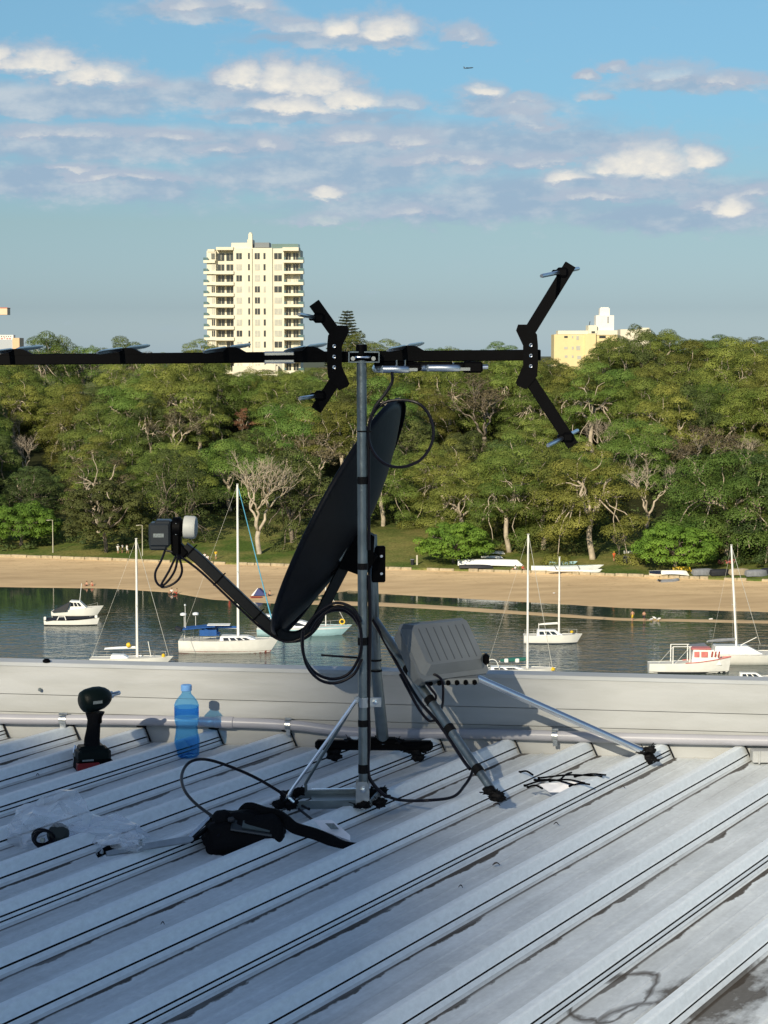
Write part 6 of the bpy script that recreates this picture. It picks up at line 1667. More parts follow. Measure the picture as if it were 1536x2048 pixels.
def hull_and_deck(root, L, B, Hs, Hb, hm, dm=None, cut=.0, band=None, **kw):
    vs, fs, sl_ = hull_mesh(L, B, Hs, Hb, **kw)
    h = MB().add(vs, fs).build('hull', hm, root, smooth=True)
    dv = []; df = []
    for a, b_ in sl_:
        a = Vector(a); b_ = Vector(b_); dv += [a - Vector((0, 0, .04)), (a + b_) / 2 + Vector((0, 0, .02)), b_ - Vector((0, 0, .04))]
    for i in range(len(sl_) - 1):
        for k in range(2): df.append((i * 3 + k, (i + 1) * 3 + k, (i + 1) * 3 + k + 1, i * 3 + k + 1))
    MB().add(dv, df).build('deck', dm or M['deck'], root, fix=False)
    if band:
        bm_, z0, z1 = band
        mb = MB(); pts0 = []; 
        n = 16; m = 9
        for sgn in (-1, 1):
            vv_ = []
            for i in range(n + 1):
                row = [Vector(vs[i * m + k]) for k in range(m)]
                half = row[4:] if sgn > 0 else row[4::-1]
                def at(z):
                    for a, b_ in zip(half, half[1:]):
                        if a.z <= z <= b_.z: return a.lerp(b_, (z - a.z) / max(1e-6, b_.z - a.z))
                    return half[-1]
                for z in (z0, z1):
                    q = at(z); vv_.append(q + Vector((0, sgn * .012, 0)))
            mb.add(vv_, [(2 * i, 2 * i + 2, 2 * i + 3, 2 * i + 1) for i in range(n)])
        mb.build('hull_band', bm_, root, fix=False)
    return sl_
def cabin(root, x0, x1, w, z0, z1, mt, taper=.35, name='cabin', wins=0, wm=None, slope=.5):
    L = x1 - x0; hh = z1 - z0
    lo = [(x0, -w / 2, z0), (x1, -w * .4, z0), (x1, w * .4, z0), (x0, w / 2, z0)]
    hi = [(x0 + hh * .15, -w * .42, z1), (x1 - L * taper, -w * .34, z1 - hh * .05), (x1 - L * taper, w * .34, z1 - hh * .05), (x0 + hh * .15, w * .42, z1)]
    c = MB().add(lo + hi, [(3, 2, 1, 0), (4, 5, 6, 7), (0, 1, 5, 4), (1, 2, 6, 5), (2, 3, 7, 6), (3, 0, 4, 7)]).build(name, mt, root, bevel=.05)
    for k in range(wins):
        t0 = .10 + .78 * k / wins; t1 = t0 + .78 / wins * .78
        for sg in (-1, 1):
            def q(t, v):
                a = Vector(lo[0]).lerp(Vector(lo[1]), t); b_ = Vector(hi[0]).lerp(Vector(hi[1]), t); r_ = a.lerp(b_, v); r_.y = r_.y - .02; r_.y *= sg if sg < 0 else 1
                r2 = a.lerp(b_, v); return Vector((r2.x, (r2.y - .02) * (1 if sg < 0 else -1), r2.z))
            t1c = min(t1, .9)
            MB().add([q(t0, .3), q(t1c, .3), q(t1c, .78), q(t0, .78)], [(0, 1, 2, 3)]).build('window', wm or M['glassd'], c, fix=False)
    return c
def rail(root, pts, h, r_=.018, name='guard_rail', posts=True):
    mb = MB(); up = [Vector(p) + Vector((0, 0, h)) for p in pts]
    mb.tube(up, r_, 5)
    if posts:
        for p in pts: mb.tube([Vector(p), Vector(p) + Vector((0, 0, h))], r_, 5)
    return mb.build(name, M['wire'], root)
def boat_at(name, px, wl, label, cat='sailing boat', rz=0, group='moored boats'):
    p = G(px, wl, 0); return empty(name, p, rz, label, cat, group), mpp(p.y), p
def sail(px0, px1, wl, fs_px, fb_px, mastx, mtop, label, rz=0, mast_base=None, hullm=None, band=None, stay_end=None, stay_m=None, boom=None, boom_m=None, cab=None, cabm=None, wins=3, mtopx=None, mr=.085, beam=.3, name='sailing_boat', back=True, spread=True):
    cx = (px0 + px1) / 2
    r_, k, p = boat_at(name, cx, wl, label, rz=rz)
    L = (px1 - px0) * k / max(.9, math.cos(rz)); X = lambda px: (px - cx) * k
    Z = lambda py: (wl - py) * k * 1.0
    Hs, Hb = fs_px * k, fb_px * k
    sl_ = hull_and_deck(r_, L * .97, L * beam, Hs, Hb, hullm or M['whitehull'], band=band, sheer=.12, bow=.10)
    dz = (Hs + Hb) / 2
    if cab: cabin(r_, X(cab[0]), X(cab[1]), L * beam * .62, dz * .78, Z(cab[2]), cabm or M['whitehull2'], wins=wins)
    mb_ = Vector((X(mastx), 0, dz * .8)); mt_ = Vector((X(mtopx or mastx), 0, Z(mtop)))
    mh = MB().tube([mb_, mb_.lerp(mt_, .5), mt_], [mr, mr, mr * .8], 10); mh.box(mt_ + Vector((0, 0, .1)), (.3, .08, .06)); mh.build('mast', M['mastw'], r_, smooth=True)
    if spread:
        for t in (.45,):
            c = mb_.lerp(mt_, t); MB().tube([c + Vector((-.05, -L * beam * .32, 0)), c + Vector((-.05, L * beam * .32, 0))], .03, 5).build('spreader', M['mastw'], r_)
    rg_ = MB()
    for sg in (-1, 1):
        c = mb_.lerp(mt_, .45) + Vector((-.05, sg * L * beam * .32, 0)); rg_.tube([(mb_.x - .1, sg * L * beam * .42, dz), c, mt_ - Vector((0, 0, .1))], .012, 4)
    if back: rg_.tube([mt_, (-L * .47, 0, Hs)], .014, 4)
    rg_.build('rigging', M['wire'], r_)
    if stay_end:
        e = Vector((X(stay_end[0]), 0, Z(stay_end[1])))
        a = mt_ + Vector((.1, 0, -.3))
        if stay_m: MB().tube([a, a.lerp(e, .05), a.lerp(e, .6), a.lerp(e, .97), e], [.03, .05, .07, .09, .03], 8).build('furled_sail', stay_m, r_, smooth=True)
        else: MB().tube([a, e], .030, 6).build('forestay', M['wire'], r_)
    if boom:
        x0, y0, y1, th = boom
        a = Vector((X(x0), 0, Z(y0))); b_ = Vector((X(mastx) - .1, 0, Z(y1)))
        MB().tube([a, a.lerp(b_, .5), b_], .05, 8).build('boom', M['mastw'], r_, smooth=True)
        if th: MB().tube([a + Vector((.1, 0, .1)), a.lerp(b_, .4) + Vector((0, 0, .12)), b_ + Vector((-.1, 0, .15))], [th * .6, th, th * .85], 9).build('sail_cover', boom_m or M['whitehull2'], r_, smooth=True)
    # rails
    pts = [(-L * .46, -L * beam * .3, Hs), (-L * .30, -L * beam * .44, Hs * .98), (-L * .1, -L * beam * .47, dz * .95), (L * .12, -L * beam * .44, dz), (L * .3, -L * beam * .28, Hb * .95), (L * .44, -L * beam * .06, Hb)]
    rail(r_, pts, .6, .014); rail(r_, [(a, -b_, c) for a, b_, c in pts], .6, .014)
    return r_, k, X, Z, L
# 1  white sloop with yellow buoys, left
r_, k, X, Z, L = sail(178, 342, 1329, 14, 17, 275, 1075, 'white sloop nearest the parapet at the left, yellow horseshoe buoy on its boom', boom=(208, 1298, 1296, .16), stay_end=(339, 1312), cab=(222, 262, 1308), wins=0, mr=.15, beam=.27)
for px, py in ((258, 1289),): MB().lathe([(0, -.3), (.28, -.22), (.34, 0), (.28, .22), (0, .3)], (X(px), -.2, Z(py)), (1, 0, .3), 10).build('buoy', M['yellow'], r_, smooth=True)
MB().lathe([(0, 0), (.22, .1), (.22, .5), (0, .65)], (X(328), -.25, Z(1316)), (0, 0, 1), 8).build('buoy', M['yellow'], r_, smooth=True)
MB().tube([(X(303), 0, Z(1316)), (X(297), 0, Z(1282))], .05, 6).build('pole', M['mastw'], r_)
# 2  white cruiser with blue canopy
r_, k, X, Z, L = sail(355, 553, 1304, 26, 29, 477, 966, 'white yacht with a blue canopy, a red waterline and a blue rolled foresail', boom=(418, 1254, 1256, .17), boom_m=M['bluecov'], stay_end=(545, 1240), stay_m=M['bluerope'], cab=(440, 528, 1270), wins=4, mr=.17, beam=.3, band=(M['redpaint'], -.02, .28))
mb = MB(); cv = [(X(372), 0), (X(425), 0)]
for (x0, z0, x1, z1, w_) in ((X(366), Z(1256), X(432), Z(1250), 2.9), (X(410), Z(1254), X(440), Z(1268), 2.6)):
    mb.bar((x0, 0, z0), (x1, 0, z1), w_, .12, ch=.04)
mb.box((X(418), -1.45, Z(1262)), (X(436) - X(402), .06, 12 * k)); mb.box((X(418), 1.45, Z(1262)), (X(436) - X(402), .06, 12 * k))
mb.build('canopy', M['bluecov'], r_)
mb = MB()
for x_ in (368, 384, 400, 430):
    for sg in (-1.4, 1.4): mb.tube([(X(x_), sg, Z(1278)), (X(x_), sg, Z(1254))], .03, 5)
mb.build('canopy_frame', M['chrome'], r_)
mb = MB().tube([(X(367), .8, Z(1278)), (X(367), .8, Z(1232))], .04, 6).tube([(X(371), 0, Z(1260)), (X(370), 0, Z(1210))], .03, 6).tube([(X(390), .8, Z(1252)), (X(390), .8, Z(1231))], .03, 6)
mb.build('antenna_pole', M['mastw'], r_)
for px, py in ((365, 1229), (390, 1228)): MB().lathe([(0, -.18), (.42, -.12), (.42, .1), (.2, .2), (0, .22)], (X(px), .8, Z(py)), (0, 0, 1), 12).build('radome', M['whitehull2'], r_, smooth=True)
MB().lathe([(0, 0), (.12, 0), (.12, .2), (0, .25)], (X(370), 0, Z(1210)), (0, 0, 1), 8).build('anemometer', M['whitehull2'], r_)
MB().box((X(357), 0, Z(1257)), (1.0, 1.6, .45), Matrix.Rotation(R(20), 3, 'Y'), ch=.15).build('covered_outboard', M['darkcov'], r_)
MB().box((X(438), 0, Z(1248)), (3.0, 1.8, .07)).build('solar_panel', M['whitehull2'], r_)
# 3  pale blue motor sailer behind the dish
cx = 604; r_, k, p = boat_at('motor_boat', cx, 1270, 'pale blue and white launch seen under the dish, a yellow lifebuoy at its rail', 'motor boat'); X = lambda px: (px - cx) * k; Z = lambda py: (1270 - py) * k
L = (697 - 511) * k
hull_and_deck(r_, L * .97, L * .27, 16 * k, 21 * k, M['bluepaint'], sheer=.1, band=(M['whitehull2'], 14 * k, 17 * k))
cabin(r_, X(520), X(650), L * .18, 16 * k, Z(1240), M['whitehull2'], wins=3); cabin(r_, X(528), X(566), L * .15, 26 * k, Z(1228), M['whitehull2'], name='wheelhouse', wins=2)
rail(r_, [(X(640), -1.2, 18 * k), (X(662), -.9, 19 * k), (X(690), -.2, 20 * k)], .8)
MB().lathe([(.25, -.08), (.42, -.08), (.42, .08), (.25, .08), (.25, -.08)], (X(685), -.35, Z(1242)), (0, 1, 0), 14).build('lifebuoy', M['yellow'], r_)
MB().tube([(X(652), 0, 18 * k), (X(652), 0, Z(1170))], .07, 7).tube([(X(655), 0, Z(1175)), (X(690), 0, Z(1242))], .03, 5).build('mast', M['mastw'], r_)
# 4  cabin cruiser and the dark-topped launch before it, left
cx = 152; r_, k, p = boat_at('cabin_cruiser', cx, 1233, 'small white cabin cruiser with three side windows and a black stern cover, far left', 'motor boat'); X = lambda px: (px - cx) * k; Z = lambda py: (1233 - py) * k
L = (200 - 104) * k
hull_and_deck(r_, L, L * .34, 12 * k, 22 * k, M['whitehull'], sheer=.05, bow=.16, band=(M['darkcov'], .0, .2))
cabin(r_, X(134), X(176), L * .26, 13 * k, Z(1213), M['whitehull'], name='foredeck', taper=.3)
c = cabin(r_, X(139), X(176), L * .24, Z(1216), Z(1200), M['whitehull'], taper=.42, wins=3)
MB().add([(X(106), -1.5, 12 * k), (X(136), -1.5, 13 * k), (X(143), -1.2, Z(1202)), (X(106), 1.5, 12 * k), (X(136), 1.5, 13 * k), (X(143), 1.2, Z(1202))], [(0, 1, 2), (5, 4, 3), (0, 2, 5, 3), (1, 4, 5, 2), (0, 3, 4, 1)]).build('stern_cover', M['darkcov'], r_)
MB().tube([(X(160), 0, Z(1201)), (X(164), 0, Z(1166))], .04, 6).build('aerial', M['mastw'], r_)
rail(r_, [(X(172), -1.2, 17 * k), (X(184), -.9, 19 * k), (X(196), -.2, 22 * k)], .5)
cx = 143; r_, k, p = boat_at('open_launch', cx, 1250, 'open white launch with a black cover moored in front of the small cabin cruiser', 'motor boat'); X = lambda px: (px - cx) * k; Z = lambda py: (1250 - py) * k
L = (197 - 89) * k
hull_and_deck(r_, L, L * .26, 11 * k, 15 * k, M['whitehull'], dm=M['darkcov'], sheer=.3, bow=.05, band=(M['darkcov'], .0, .12))
MB().add([(X(92), -1.2, 11 * k), (X(190), -.5, 15 * k), (X(190), .5, 15 * k), (X(92), 1.2, 11 * k), (X(95), 0, 15 * k), (X(188), 0, 17.5 * k)], [(0, 1, 5, 4), (3, 4, 5, 2), (0, 4, 3), (1, 2, 5)]).build('cover', M['darkcov'], r_)
MB().tube([(X(116), -1, 11 * k), (X(120), -.8, 19 * k)], .07, 5).tube([(X(134), -.9, 11 * k), (X(131), -.7, 19 * k)], .07, 5).tube([(X(120), -.8, 18 * k), (X(131), -.7, 18 * k)], .05, 5).build('frame', M['mastw'], r_)
MB().box((X(92), -.9, 15 * k), (.35, .35, .5), ch=.06).box((X(193), 0, 17 * k), (.4, .4, .4), ch=.06).build('fender', M['whitehull'], r_)
# 5  sloop with green sail cover
r_, k, X, Z, L = sail(968, 1108, 1352, 15, 18, 1055, 1066, 'white sloop with a green sail cover, half hidden by the parapet', boom=(998, 1322, 1320, .26), boom_m=M['greencov'], stay_end=(1107, 1345), cab=(980, 1060, 1332), wins=2, mr=.14, beam=.3)
MB().lathe([(0, -.25), (.3, -.1), (.3, .15), (0, .3)], (X(1106), -.1, Z(1338)), (0, 0, 1), 9).build('buoy', M['yellow'], r_, smooth=True)
for px in (1012, 1034): MB().box((X(px), -.26, Z(1320)), (.5, .2, .5), ch=.08).build('white_cloth', M['white_cloth'], r_)
MB().tube(spline([(X(972), -1, Z(1340)), (X(976), -1, Z(1318)), (X(990), -1, Z(1318)), (X(998), -1, Z(1336))], 4), .05, 6).build('stern_frame', M['mastw'], r_)
# 6  small white sloop, middle right
r_, k, X, Z, L = sail(1045, 1161, 1286, 17, 19, 1118, 1113, 'small white sloop with a long cabin, just right of the tall mast in the middle', boom=(1077, 1249, 1247, .10), boom_m=M['mastw'], cab=(1072, 1130, 1258), wins=3, mr=.13, beam=.32, band=(M['navy'], 0, .12), back=False)
MB().lathe([(0, -.2), (.22, -.1), (.22, .1), (0, .2)], (X(1143), -.6, Z(1262)), (0, 0, 1), 8).build('buoy', M['yellow'], r_)
MB().tube([(X(1077), 0, Z(1268)), (X(1077), 0, Z(1246))], .05, 6).build('boom_crutch', M['mastw'], r_)
# 7  white launch with red trim
cx = 1378; r_, k, p = boat_at('fishing_launch', cx, 1345, 'old white fishing launch with faded red cabin and rail, lower right', 'motor boat'); X = lambda px: (px - cx) * k; Z = lambda py: (1345 - py) * k
L = (1461 - 1297) * k
hull_and_deck(r_, L, L * .27, 20 * k, 32 * k, M['whitehull'], sheer=.22, bow=.03, band=(M['darkcov'], .0, .22))
mb = MB(); vs_, fs_, sl2 = hull_mesh(L, L * .27, 20 * k, 32 * k, sheer=.22, bow=.03)
mb.tube([Vector(a) + Vector((0, 0, .02)) for a, b_ in sl2[7:]], .07, 6).tube([Vector(b_) + Vector((0, 0, .02)) for a, b_ in sl2[7:]], .07, 6); mb.build('gunwale', M['pinkpaint'], r_)
c = cabin(r_, X(1380), X(1442), L * .19, 17 * k, Z(1296), M['whitehull'], taper=.25)
for x0, x1 in ((1386, 1396), (1400, 1413)): MB().box(((X(x0) + X(x1)) / 2, -L * .088, Z(1306)), (X(x1) - X(x0), .12, 11 * k)).build('side_panel', M['pinkpaint'], c)
for x0 in (1419, 1426, 1433): MB().add([(X(x0), -L * .09 - .03, Z(1311)), (X(x0 + 3.4), -L * .09 - .03, Z(1311)), (X(x0 + 5.4), -L * .082 - .03, Z(1300)), (X(x0 + 2.2), -L * .082 - .03, Z(1300))], [(0, 1, 2, 3)]).build('window', M['redpaint'], c, fix=False)
MB().box((X(1400), 0, Z(1295)), (X(1420) - X(1380), L * .18, .12)).build('roof', M['pinkpaint'], c)
for sg in (-1, 1):
    mb = MB()
    for x_ in (1343, 1377): mb.tube([(X(x_), sg * L * .1, 16 * k), (X(x_), sg * L * .1, Z(1290))], .07, 6)
    mb.tube([(X(1343), sg * L * .1, Z(1290)), (X(1380), sg * L * .1, Z(1290))], .05, 6)
    if sg < 0: mb.tube([(X(1343), -L * .1, Z(1290)), (X(1315), -L * .05, 20 * k)], .02, 4).tube([(X(1377), -L * .1, Z(1290)), (X(1345), -L * .1, 18 * k)], .02, 4)
    mb.build('awning_frame', M['mastw'], r_)
# 8  catamaran with leaning mast
r_, k, X, Z, L = sail(1414, 1590, 1326, 22, 22, 1473, 1088, 'white catamaran with a leaning mast and a grey boom cover at the right edge', boom=(1412, 1283, 1280, .22), boom_m=M['greycov'], stay_end=(1520, 1288), cab=(1424, 1530, 1289), wins=0, mr=.15, mtopx=1459, beam=.42, name='catamaran')
MB().box((X(1395), 0, Z(1291)), (X(1412) - X(1380), 3, .12), Matrix.Rotation(R(-6), 3, 'Y')).build('stern_awning', M['greycov'], r_)
MB().tube([(X(1480), 0, Z(1290)), (X(1512), -.2, Z(1273))], .05, 6).build('spar', M['mastw'], r_)
# 9  white dinghy roof just over the parapet at the right
cx = 1508; r_, k, p = boat_at('small_cruiser', cx, 1362, 'white boat at the lower right corner of the bay, almost all hidden by the parapet', 'motor boat'); X = lambda px: (px - cx) * k; Z = lambda py: (1362 - py) * k
hull_and_deck(r_, 120 * k, 30 * k, 8 * k, 11 * k, M['whitehull']); cabin(r_, X(1478), X(1530), 18 * k, 7 * k, Z(1344), M['whitehull'], wins=3)

# ================================================================ beached craft
def craft(name, px0, px1, py, lab, mt, cat='dinghy', hpx=8, beam=.28, group=None, on='land', deckm=None, roll=0, rz=0, flip=False):
    cx = (px0 + px1) / 2
    p = land_hit(cx, py) if on == 'land' else G(cx, py, 1.5)
    k = mpp(p.y); L = (px1 - px0) * k
    r_ = empty(name, p + Vector((0, 0, .12)), rz, lab, cat, group)
    vs, fs, sl_ = hull_mesh(L, L * beam, hpx * k * .8, hpx * k, draft=.12, transom=.35 if beam < .2 else .7)
    if flip:
        vs = [(x, y, hpx * k * .9 - z) for x, y, z in vs]; 
    h = MB().add(vs, fs).build('hull', mt, r_, smooth=True)
    if not flip:
        dv = []
        for a, b_ in sl_: dv += [Vector(a) - Vector((0, 0, .03)), Vector(b_) - Vector((0, 0, .03))]
        MB().add(dv, [(2 * i, 2 * i + 2, 2 * i + 3, 2 * i + 1) for i in range(len(sl_) - 1)]).build('deck', deckm or mt, r_, fix=False)
    r_.rotation_euler = (R(roll), 0, rz)
    return r_, k
craft('covered_boat', 915, 1042, 1133, 'long silver-covered boat lying on the grass right of the middle fig tree', M['whitehull2'], 'boat', 13, .2, flip=True)
craft('surf_ski', 962, 1005, 1118, 'lower white surf ski on a rack behind the long silver-covered boat', M['whitehull'], 'surf ski', 4, .16, flip=True)
r_, k = craft('surf_ski', 969, 1008, 1110, 'upper white surf ski lying on a rack beside the fig tree', M['whitehull'], 'surf ski', 5, .16, flip=True)
MB().tube([(-1.5, 0, -1.2), (-1.5, 0, .0)], .05, 6).tube([(1.2, 0, -1.2), (1.2, 0, .0)], .05, 6).build('rack_post', M['lampcol'], r_)
craft('dark_boat', 918, 985, 1138, 'dark hulled boat in front of the long silver-covered boat', M['darkcov'], 'boat', 7, .22, flip=True)
r_, k = craft('outrigger_canoe', 1062, 1200, 1143, 'long white and blue outrigger canoe on the grass under the big two-trunked gum', M['whitehull2'], 'canoe', 11, .12, deckm=M['bluepaint'])
MB().tube([(-2, -.4, .9), (-2, -1.8, .9), (-1.7, -2.2, .3)], .05, 6).tube([(2, -.4, .9), (2, -1.8, .9), (2.2, -2.2, .3)], .05, 6).build('outrigger_boom', M['darkcov'], r_)
MB().tube([(-3.4, -2.2, .2), (-2, -2.2, .15), (2.6, -2.2, .15), (3.8, -2.2, .3)], [.05, .16, .16, .05], 8).build('float', M['whitehull2'], r_, smooth=True)
craft('blue_kayak', 1098, 1152, 1131, 'blue kayak with a dark stripe lying behind the outrigger canoe', M['bluepaint'], 'kayak', 6, .14, deckm=M['navy'])
craft('white_kayak', 1158, 1202, 1146, 'short pale kayak with a dark bow at the right end of the outrigger canoe', M['whitehull2'], 'kayak', 6, .16, deckm=M['navy'])
craft('white_board', 1247, 1281, 1108, 'white board lying on the grass left of the right-hand fig tree', M['whitehull'], 'board', 6, .2)
craft('white_dinghy', 1298, 1342, 1152, 'white dinghy tipped on its side, leftmost of the row before the right-hand fig', M['whitehull'], 'dinghy', 9, .3, roll=30, deckm=M['navy'])
craft('white_dinghy', 1322, 1376, 1154, 'larger white dinghy under the yellow one', M['whitehull'], 'dinghy', 10, .3, roll=-12, flip=True)
craft('yellow_kayak', 1345, 1382, 1144, 'yellow-orange kayak stacked behind the larger white dinghy', M['yellow'], 'kayak', 9, .24, flip=True)
for a_, b_, y_, lab, fl, mt_ in ((1382, 1430, 1151, 'first dark grey dinghy right of the yellow kayak', True, 'greycov'), (1418, 1462, 1152, 'dark upturned dinghy with a pale rim beside the leaning mast', True, 'darkcov'), (1456, 1500, 1151, 'brown-grey dinghy right of the leaning mast', True, 'stone'), (1488, 1536, 1153, 'dinghy at the right edge of the row on the grass', True, 'greycov'), (1520, 1560, 1150, 'last dinghy of the row, cut by the right edge', True, 'darkcov')):
    craft('upturned_dinghy', a_, b_, y_, lab, M[mt_], 'dinghy', 12, .36, flip=fl, roll=18, rz=.3, group='upturned dinghies on the grass')
p = G(1336, 1166, 1.4)
r_ = empty('inflatable_dinghy', p, .3, 'grey inflatable dinghy on the sand below the white dinghies', 'dinghy')
MB().tube(spline([(-1.6, -.7, .3), (.8, -.7, .3), (1.8, 0, .5), (.8, .7, .3), (-1.6, .7, .3)], 5), .26, 9).build('tube', M['greycov'], r_, smooth=True); MB().box((-.3, 0, .12), (2.6, 1.2, .08)).build('floor_board', M['darkcov'], r_); MB().box((-1.5, 0, .4), (.1, 1.2, .5)).build('transom', M['darkcov'], r_)
r_, k = craft('red_kayak', 1436, 1468, 1128, 'red kayak in the shade behind the dark dinghies', M['pinkpaint'], 'kayak', 8, .2)
# ---- park furniture
def lamp(px, py, top, lab):
    p = land_hit(px, py); k = mpp(p.y); h = (py - top) * k
    r_ = empty('lamp_post', p, 0, lab, 'lamp post', 'lamp posts along the beach')
    MB().tube([(0, 0, -.3), (0, 0, h * .5), (0, 0, h)], [.11, .08, .06], 8).build('post', M['lampcol'], r_, smooth=True)
    MB().tube([(0, 0, h - .05), (-.4, 0, h), (-.7, 0, h - .02)], .04, 6).build('arm', M['lampcol'], r_); MB().box((-.85, 0, h - .05), (.55, .25, .12), ch=.04).build('lantern', M['lampcol'], r_)
lamp(106, 1106, 1040, 'slim pale lamp post beside the bright fig tree at the left'); lamp(285, 1112, 1050, 'slim pale lamp post behind the mast of the near sloop')
p = land_hit(825, 1130); r_ = empty('litter_bin', p, 0, 'small dark litter bin on the lawn right of the mast', 'bin')
MB().lathe([(.30, 0), (.34, .9), (.36, .95), (.30, 1.0), (0, 1.0)], (0, 0, 0), (0, 0, 1), 14).build('drum', M['darkcov'], r_, smooth=True); MB().lathe([(.37, .93), (.39, .95), (.37, 1.02), (.25, 1.04)], (0, 0, 0), (0, 0, 1), 14).build('rim', M['greycov'], r_, smooth=True)
p = land_hit(834, 1131); o = MB().box((0, 0, .8), (.30, .25, 1.8), ch=.04).build('timber_post', M['lampcol']); o.location = p; tag(o, 'short pale timber post right beside the litter bin', 'post')
p = land_hit(1250, 1128); r_ = empty('rubbish_bin', p, 0, 'dark bin on the grass right of the orange-shirted person', 'bin'); MB().box((0, 0, .6), (.7, .6, 1.2), ch=.05).build('bin_body', M['darkcov'], r_); MB().box((0, -.05, 1.24), (.76, .7, .1), ch=.03).build('lid', M['greycov'], r_)
# rocks / litter lines on the upper beach
rg = random.Random(77)
for i, (px, py, s_) in enumerate([(1400, 1167, 1.0), (1442, 1170, .8), (1480, 1171, .6), (640, 1196, .5), (1152, 1179, .35), (1433, 1211, .35), (1422, 1238, .5), (1108, 1186, .3), (1510, 1172, .9)]):
    p = G(px, py, .8 if py < 1200 else .1)
    labs = ['pale flat stone on the upper beach below the dinghies', 'small pale stone right of the flat stone', 'pebble heap on the sand under the leaning mast', 'low dark weed clump at the waterline left of the mast', 'white shell fragment on the middle of the sand', 'white speck of litter on the right of the sand', 'small white buoy lying on the sand spit', 'tiny white scrap on the sand right of the sloop mast', 'flat stone on the upper beach at the far right']
    o = crumple('beach_stone', p, (.7 * s_, .4 * s_, .25 * s_), M['stone'] if i not in (4, 5, 6, 7) else M['white_cloth'], 20 + i, 2, .25); tag(o, labs[i], 'stone' if i not in (4, 5, 6, 7) else 'litter')

# ================================================================ people
def person(p, H, pose, shirt, pants, label, rz=0, hair='hair', group=None, lean=0.0):
    r_ = empty('person', p, rz, label, 'person', group)
    k = H / 1.75
    J = {}
    if pose == 'sit':
        J = dict(pel=(0, 0, .12), che=(0, -.08, .50), nek=(0, -.08, .66), hed=(0, -.06, .80), top=(0, -.05, .90),
                 ls=(-.19, -.08, .60), le=(-.26, .02, .36), lh=(-.20, .22, .26), rs=(.19, -.08, .60), re=(.26, .02, .36), rh=(.20, .22, .26),
                 lk=(-.14, .42, .42), lf=(-.13, .62, .08), lt=(-.13, .76, .05), rk=(.14, .44, .40), rf=(.14, .66, .08), rt=(.14, .80, .05))
    else:
        st = .10 if pose == 'stand' else .22
        J = dict(pel=(0, 0, .93), che=(0, lean * .5, 1.28), nek=(0, lean, 1.48), hed=(0, lean * 1.2, 1.60), top=(0, lean * 1.2, 1.72),
                 ls=(-.19, lean, 1.42), le=(-.27, -.02, 1.15), lh=(-.25, .10, .92), rs=(.19, lean, 1.42), re=(.28, .0, 1.16), rh=(.22, .14, .96),
                 lk=(-.10, st * .3, .50), lf=(-.11, -st * .3, .07), lt=(-.12, .14 - st * .3, .04), rk=(.10, st, .50), rf=(.11, st, .07), rt=(.12, st + .16, .04))
    rad = dict(pel=.15, che=.155, nek=.06, hed=.10, top=.075, ls=.06, le=.045, lh=.03, rs=.06, re=.045, rh=.03, lk=.065, lf=.045, lt=.035, rk=.065, rf=.045, rt=.035)
    names = list(J); idx = {n_: i for i, n_ in enumerate(names)}
    E = [('pel', 'che'), ('che', 'nek'), ('nek', 'hed'), ('hed', 'top'), ('che', 'ls'), ('ls', 'le'), ('le', 'lh'), ('che', 'rs'), ('rs', 're'), ('re', 'rh'), ('pel', 'lk'), ('lk', 'lf'), ('lf', 'lt'), ('pel', 'rk'), ('rk', 'rf'), ('rf', 'rt')]
    me = bpy.data.meshes.new('body'); me.from_pydata([tuple(Vector(J[n_]) * k) for n_ in names], [(idx[a], idx[b_]) for a, b_ in E], [])
    o = bpy.data.objects.new('body', me); COL.objects.link(o); adopt(o, r_)
    m1 = o.modifiers.new('Skin', 'SKIN'); sv = me.skin_vertices[0].data
    for n_ in names: sv[idx[n_]].radius = (rad[n_] * k * .92, rad[n_] * k * .85)
    sv[0].use_root = True
    m2 = o.modifiers.new('Sub', 'SUBSURF'); m2.levels = 1; m2.render_levels = 1
    me.materials.append(M['skin']); m1.use_smooth_shade = True
    V_ = lambda n_: Vector(J[n_]) * k
    if shirt:
        mb = MB().tube([V_('pel') + Vector((0, 0, -.02)), V_('che'), V_('nek') - Vector((0, 0, .05))], [.175 * k, .19 * k, .10 * k], 12, flat=.75)
        for s_, e_ in (('ls', 'le'), ('rs', 're')): mb.tube([V_('che').lerp(V_(s_), .6), V_(s_), V_(s_).lerp(V_(e_), .7)], [.10 * k, .085 * k, .07 * k], 9)
        mb.build('shirt', M[shirt], r_, smooth='full')
    if pants:
        mb = MB().tube([V_('pel') + Vector((0, 0, .10)), V_('pel') - Vector((0, 0, .06))], [.17 * k, .19 * k], 12, flat=.8)
        for kn in ('lk', 'rk'): mb.tube([V_('pel').lerp(V_(kn), .12), V_('pel').lerp(V_(kn), .85)], [.12 * k, .095 * k], 9)
        mb.build('shorts', M[pants], r_, smooth='full')
    MB().lathe([(0, .10), (.07, .085), (.105, .03), (.10, -.03), (.085, -.06)], V_('hed') + Vector((0, -.02, .06)) * k, (0, -.2, 1), 12).build('hair' if hair == 'hair' else 'hat', M[hair], r_, smooth='full')
    return r_
def pl(px, py, on='land', z=0.0):
    return land_hit(px, py) if on == 'land' else G(px, py, z)
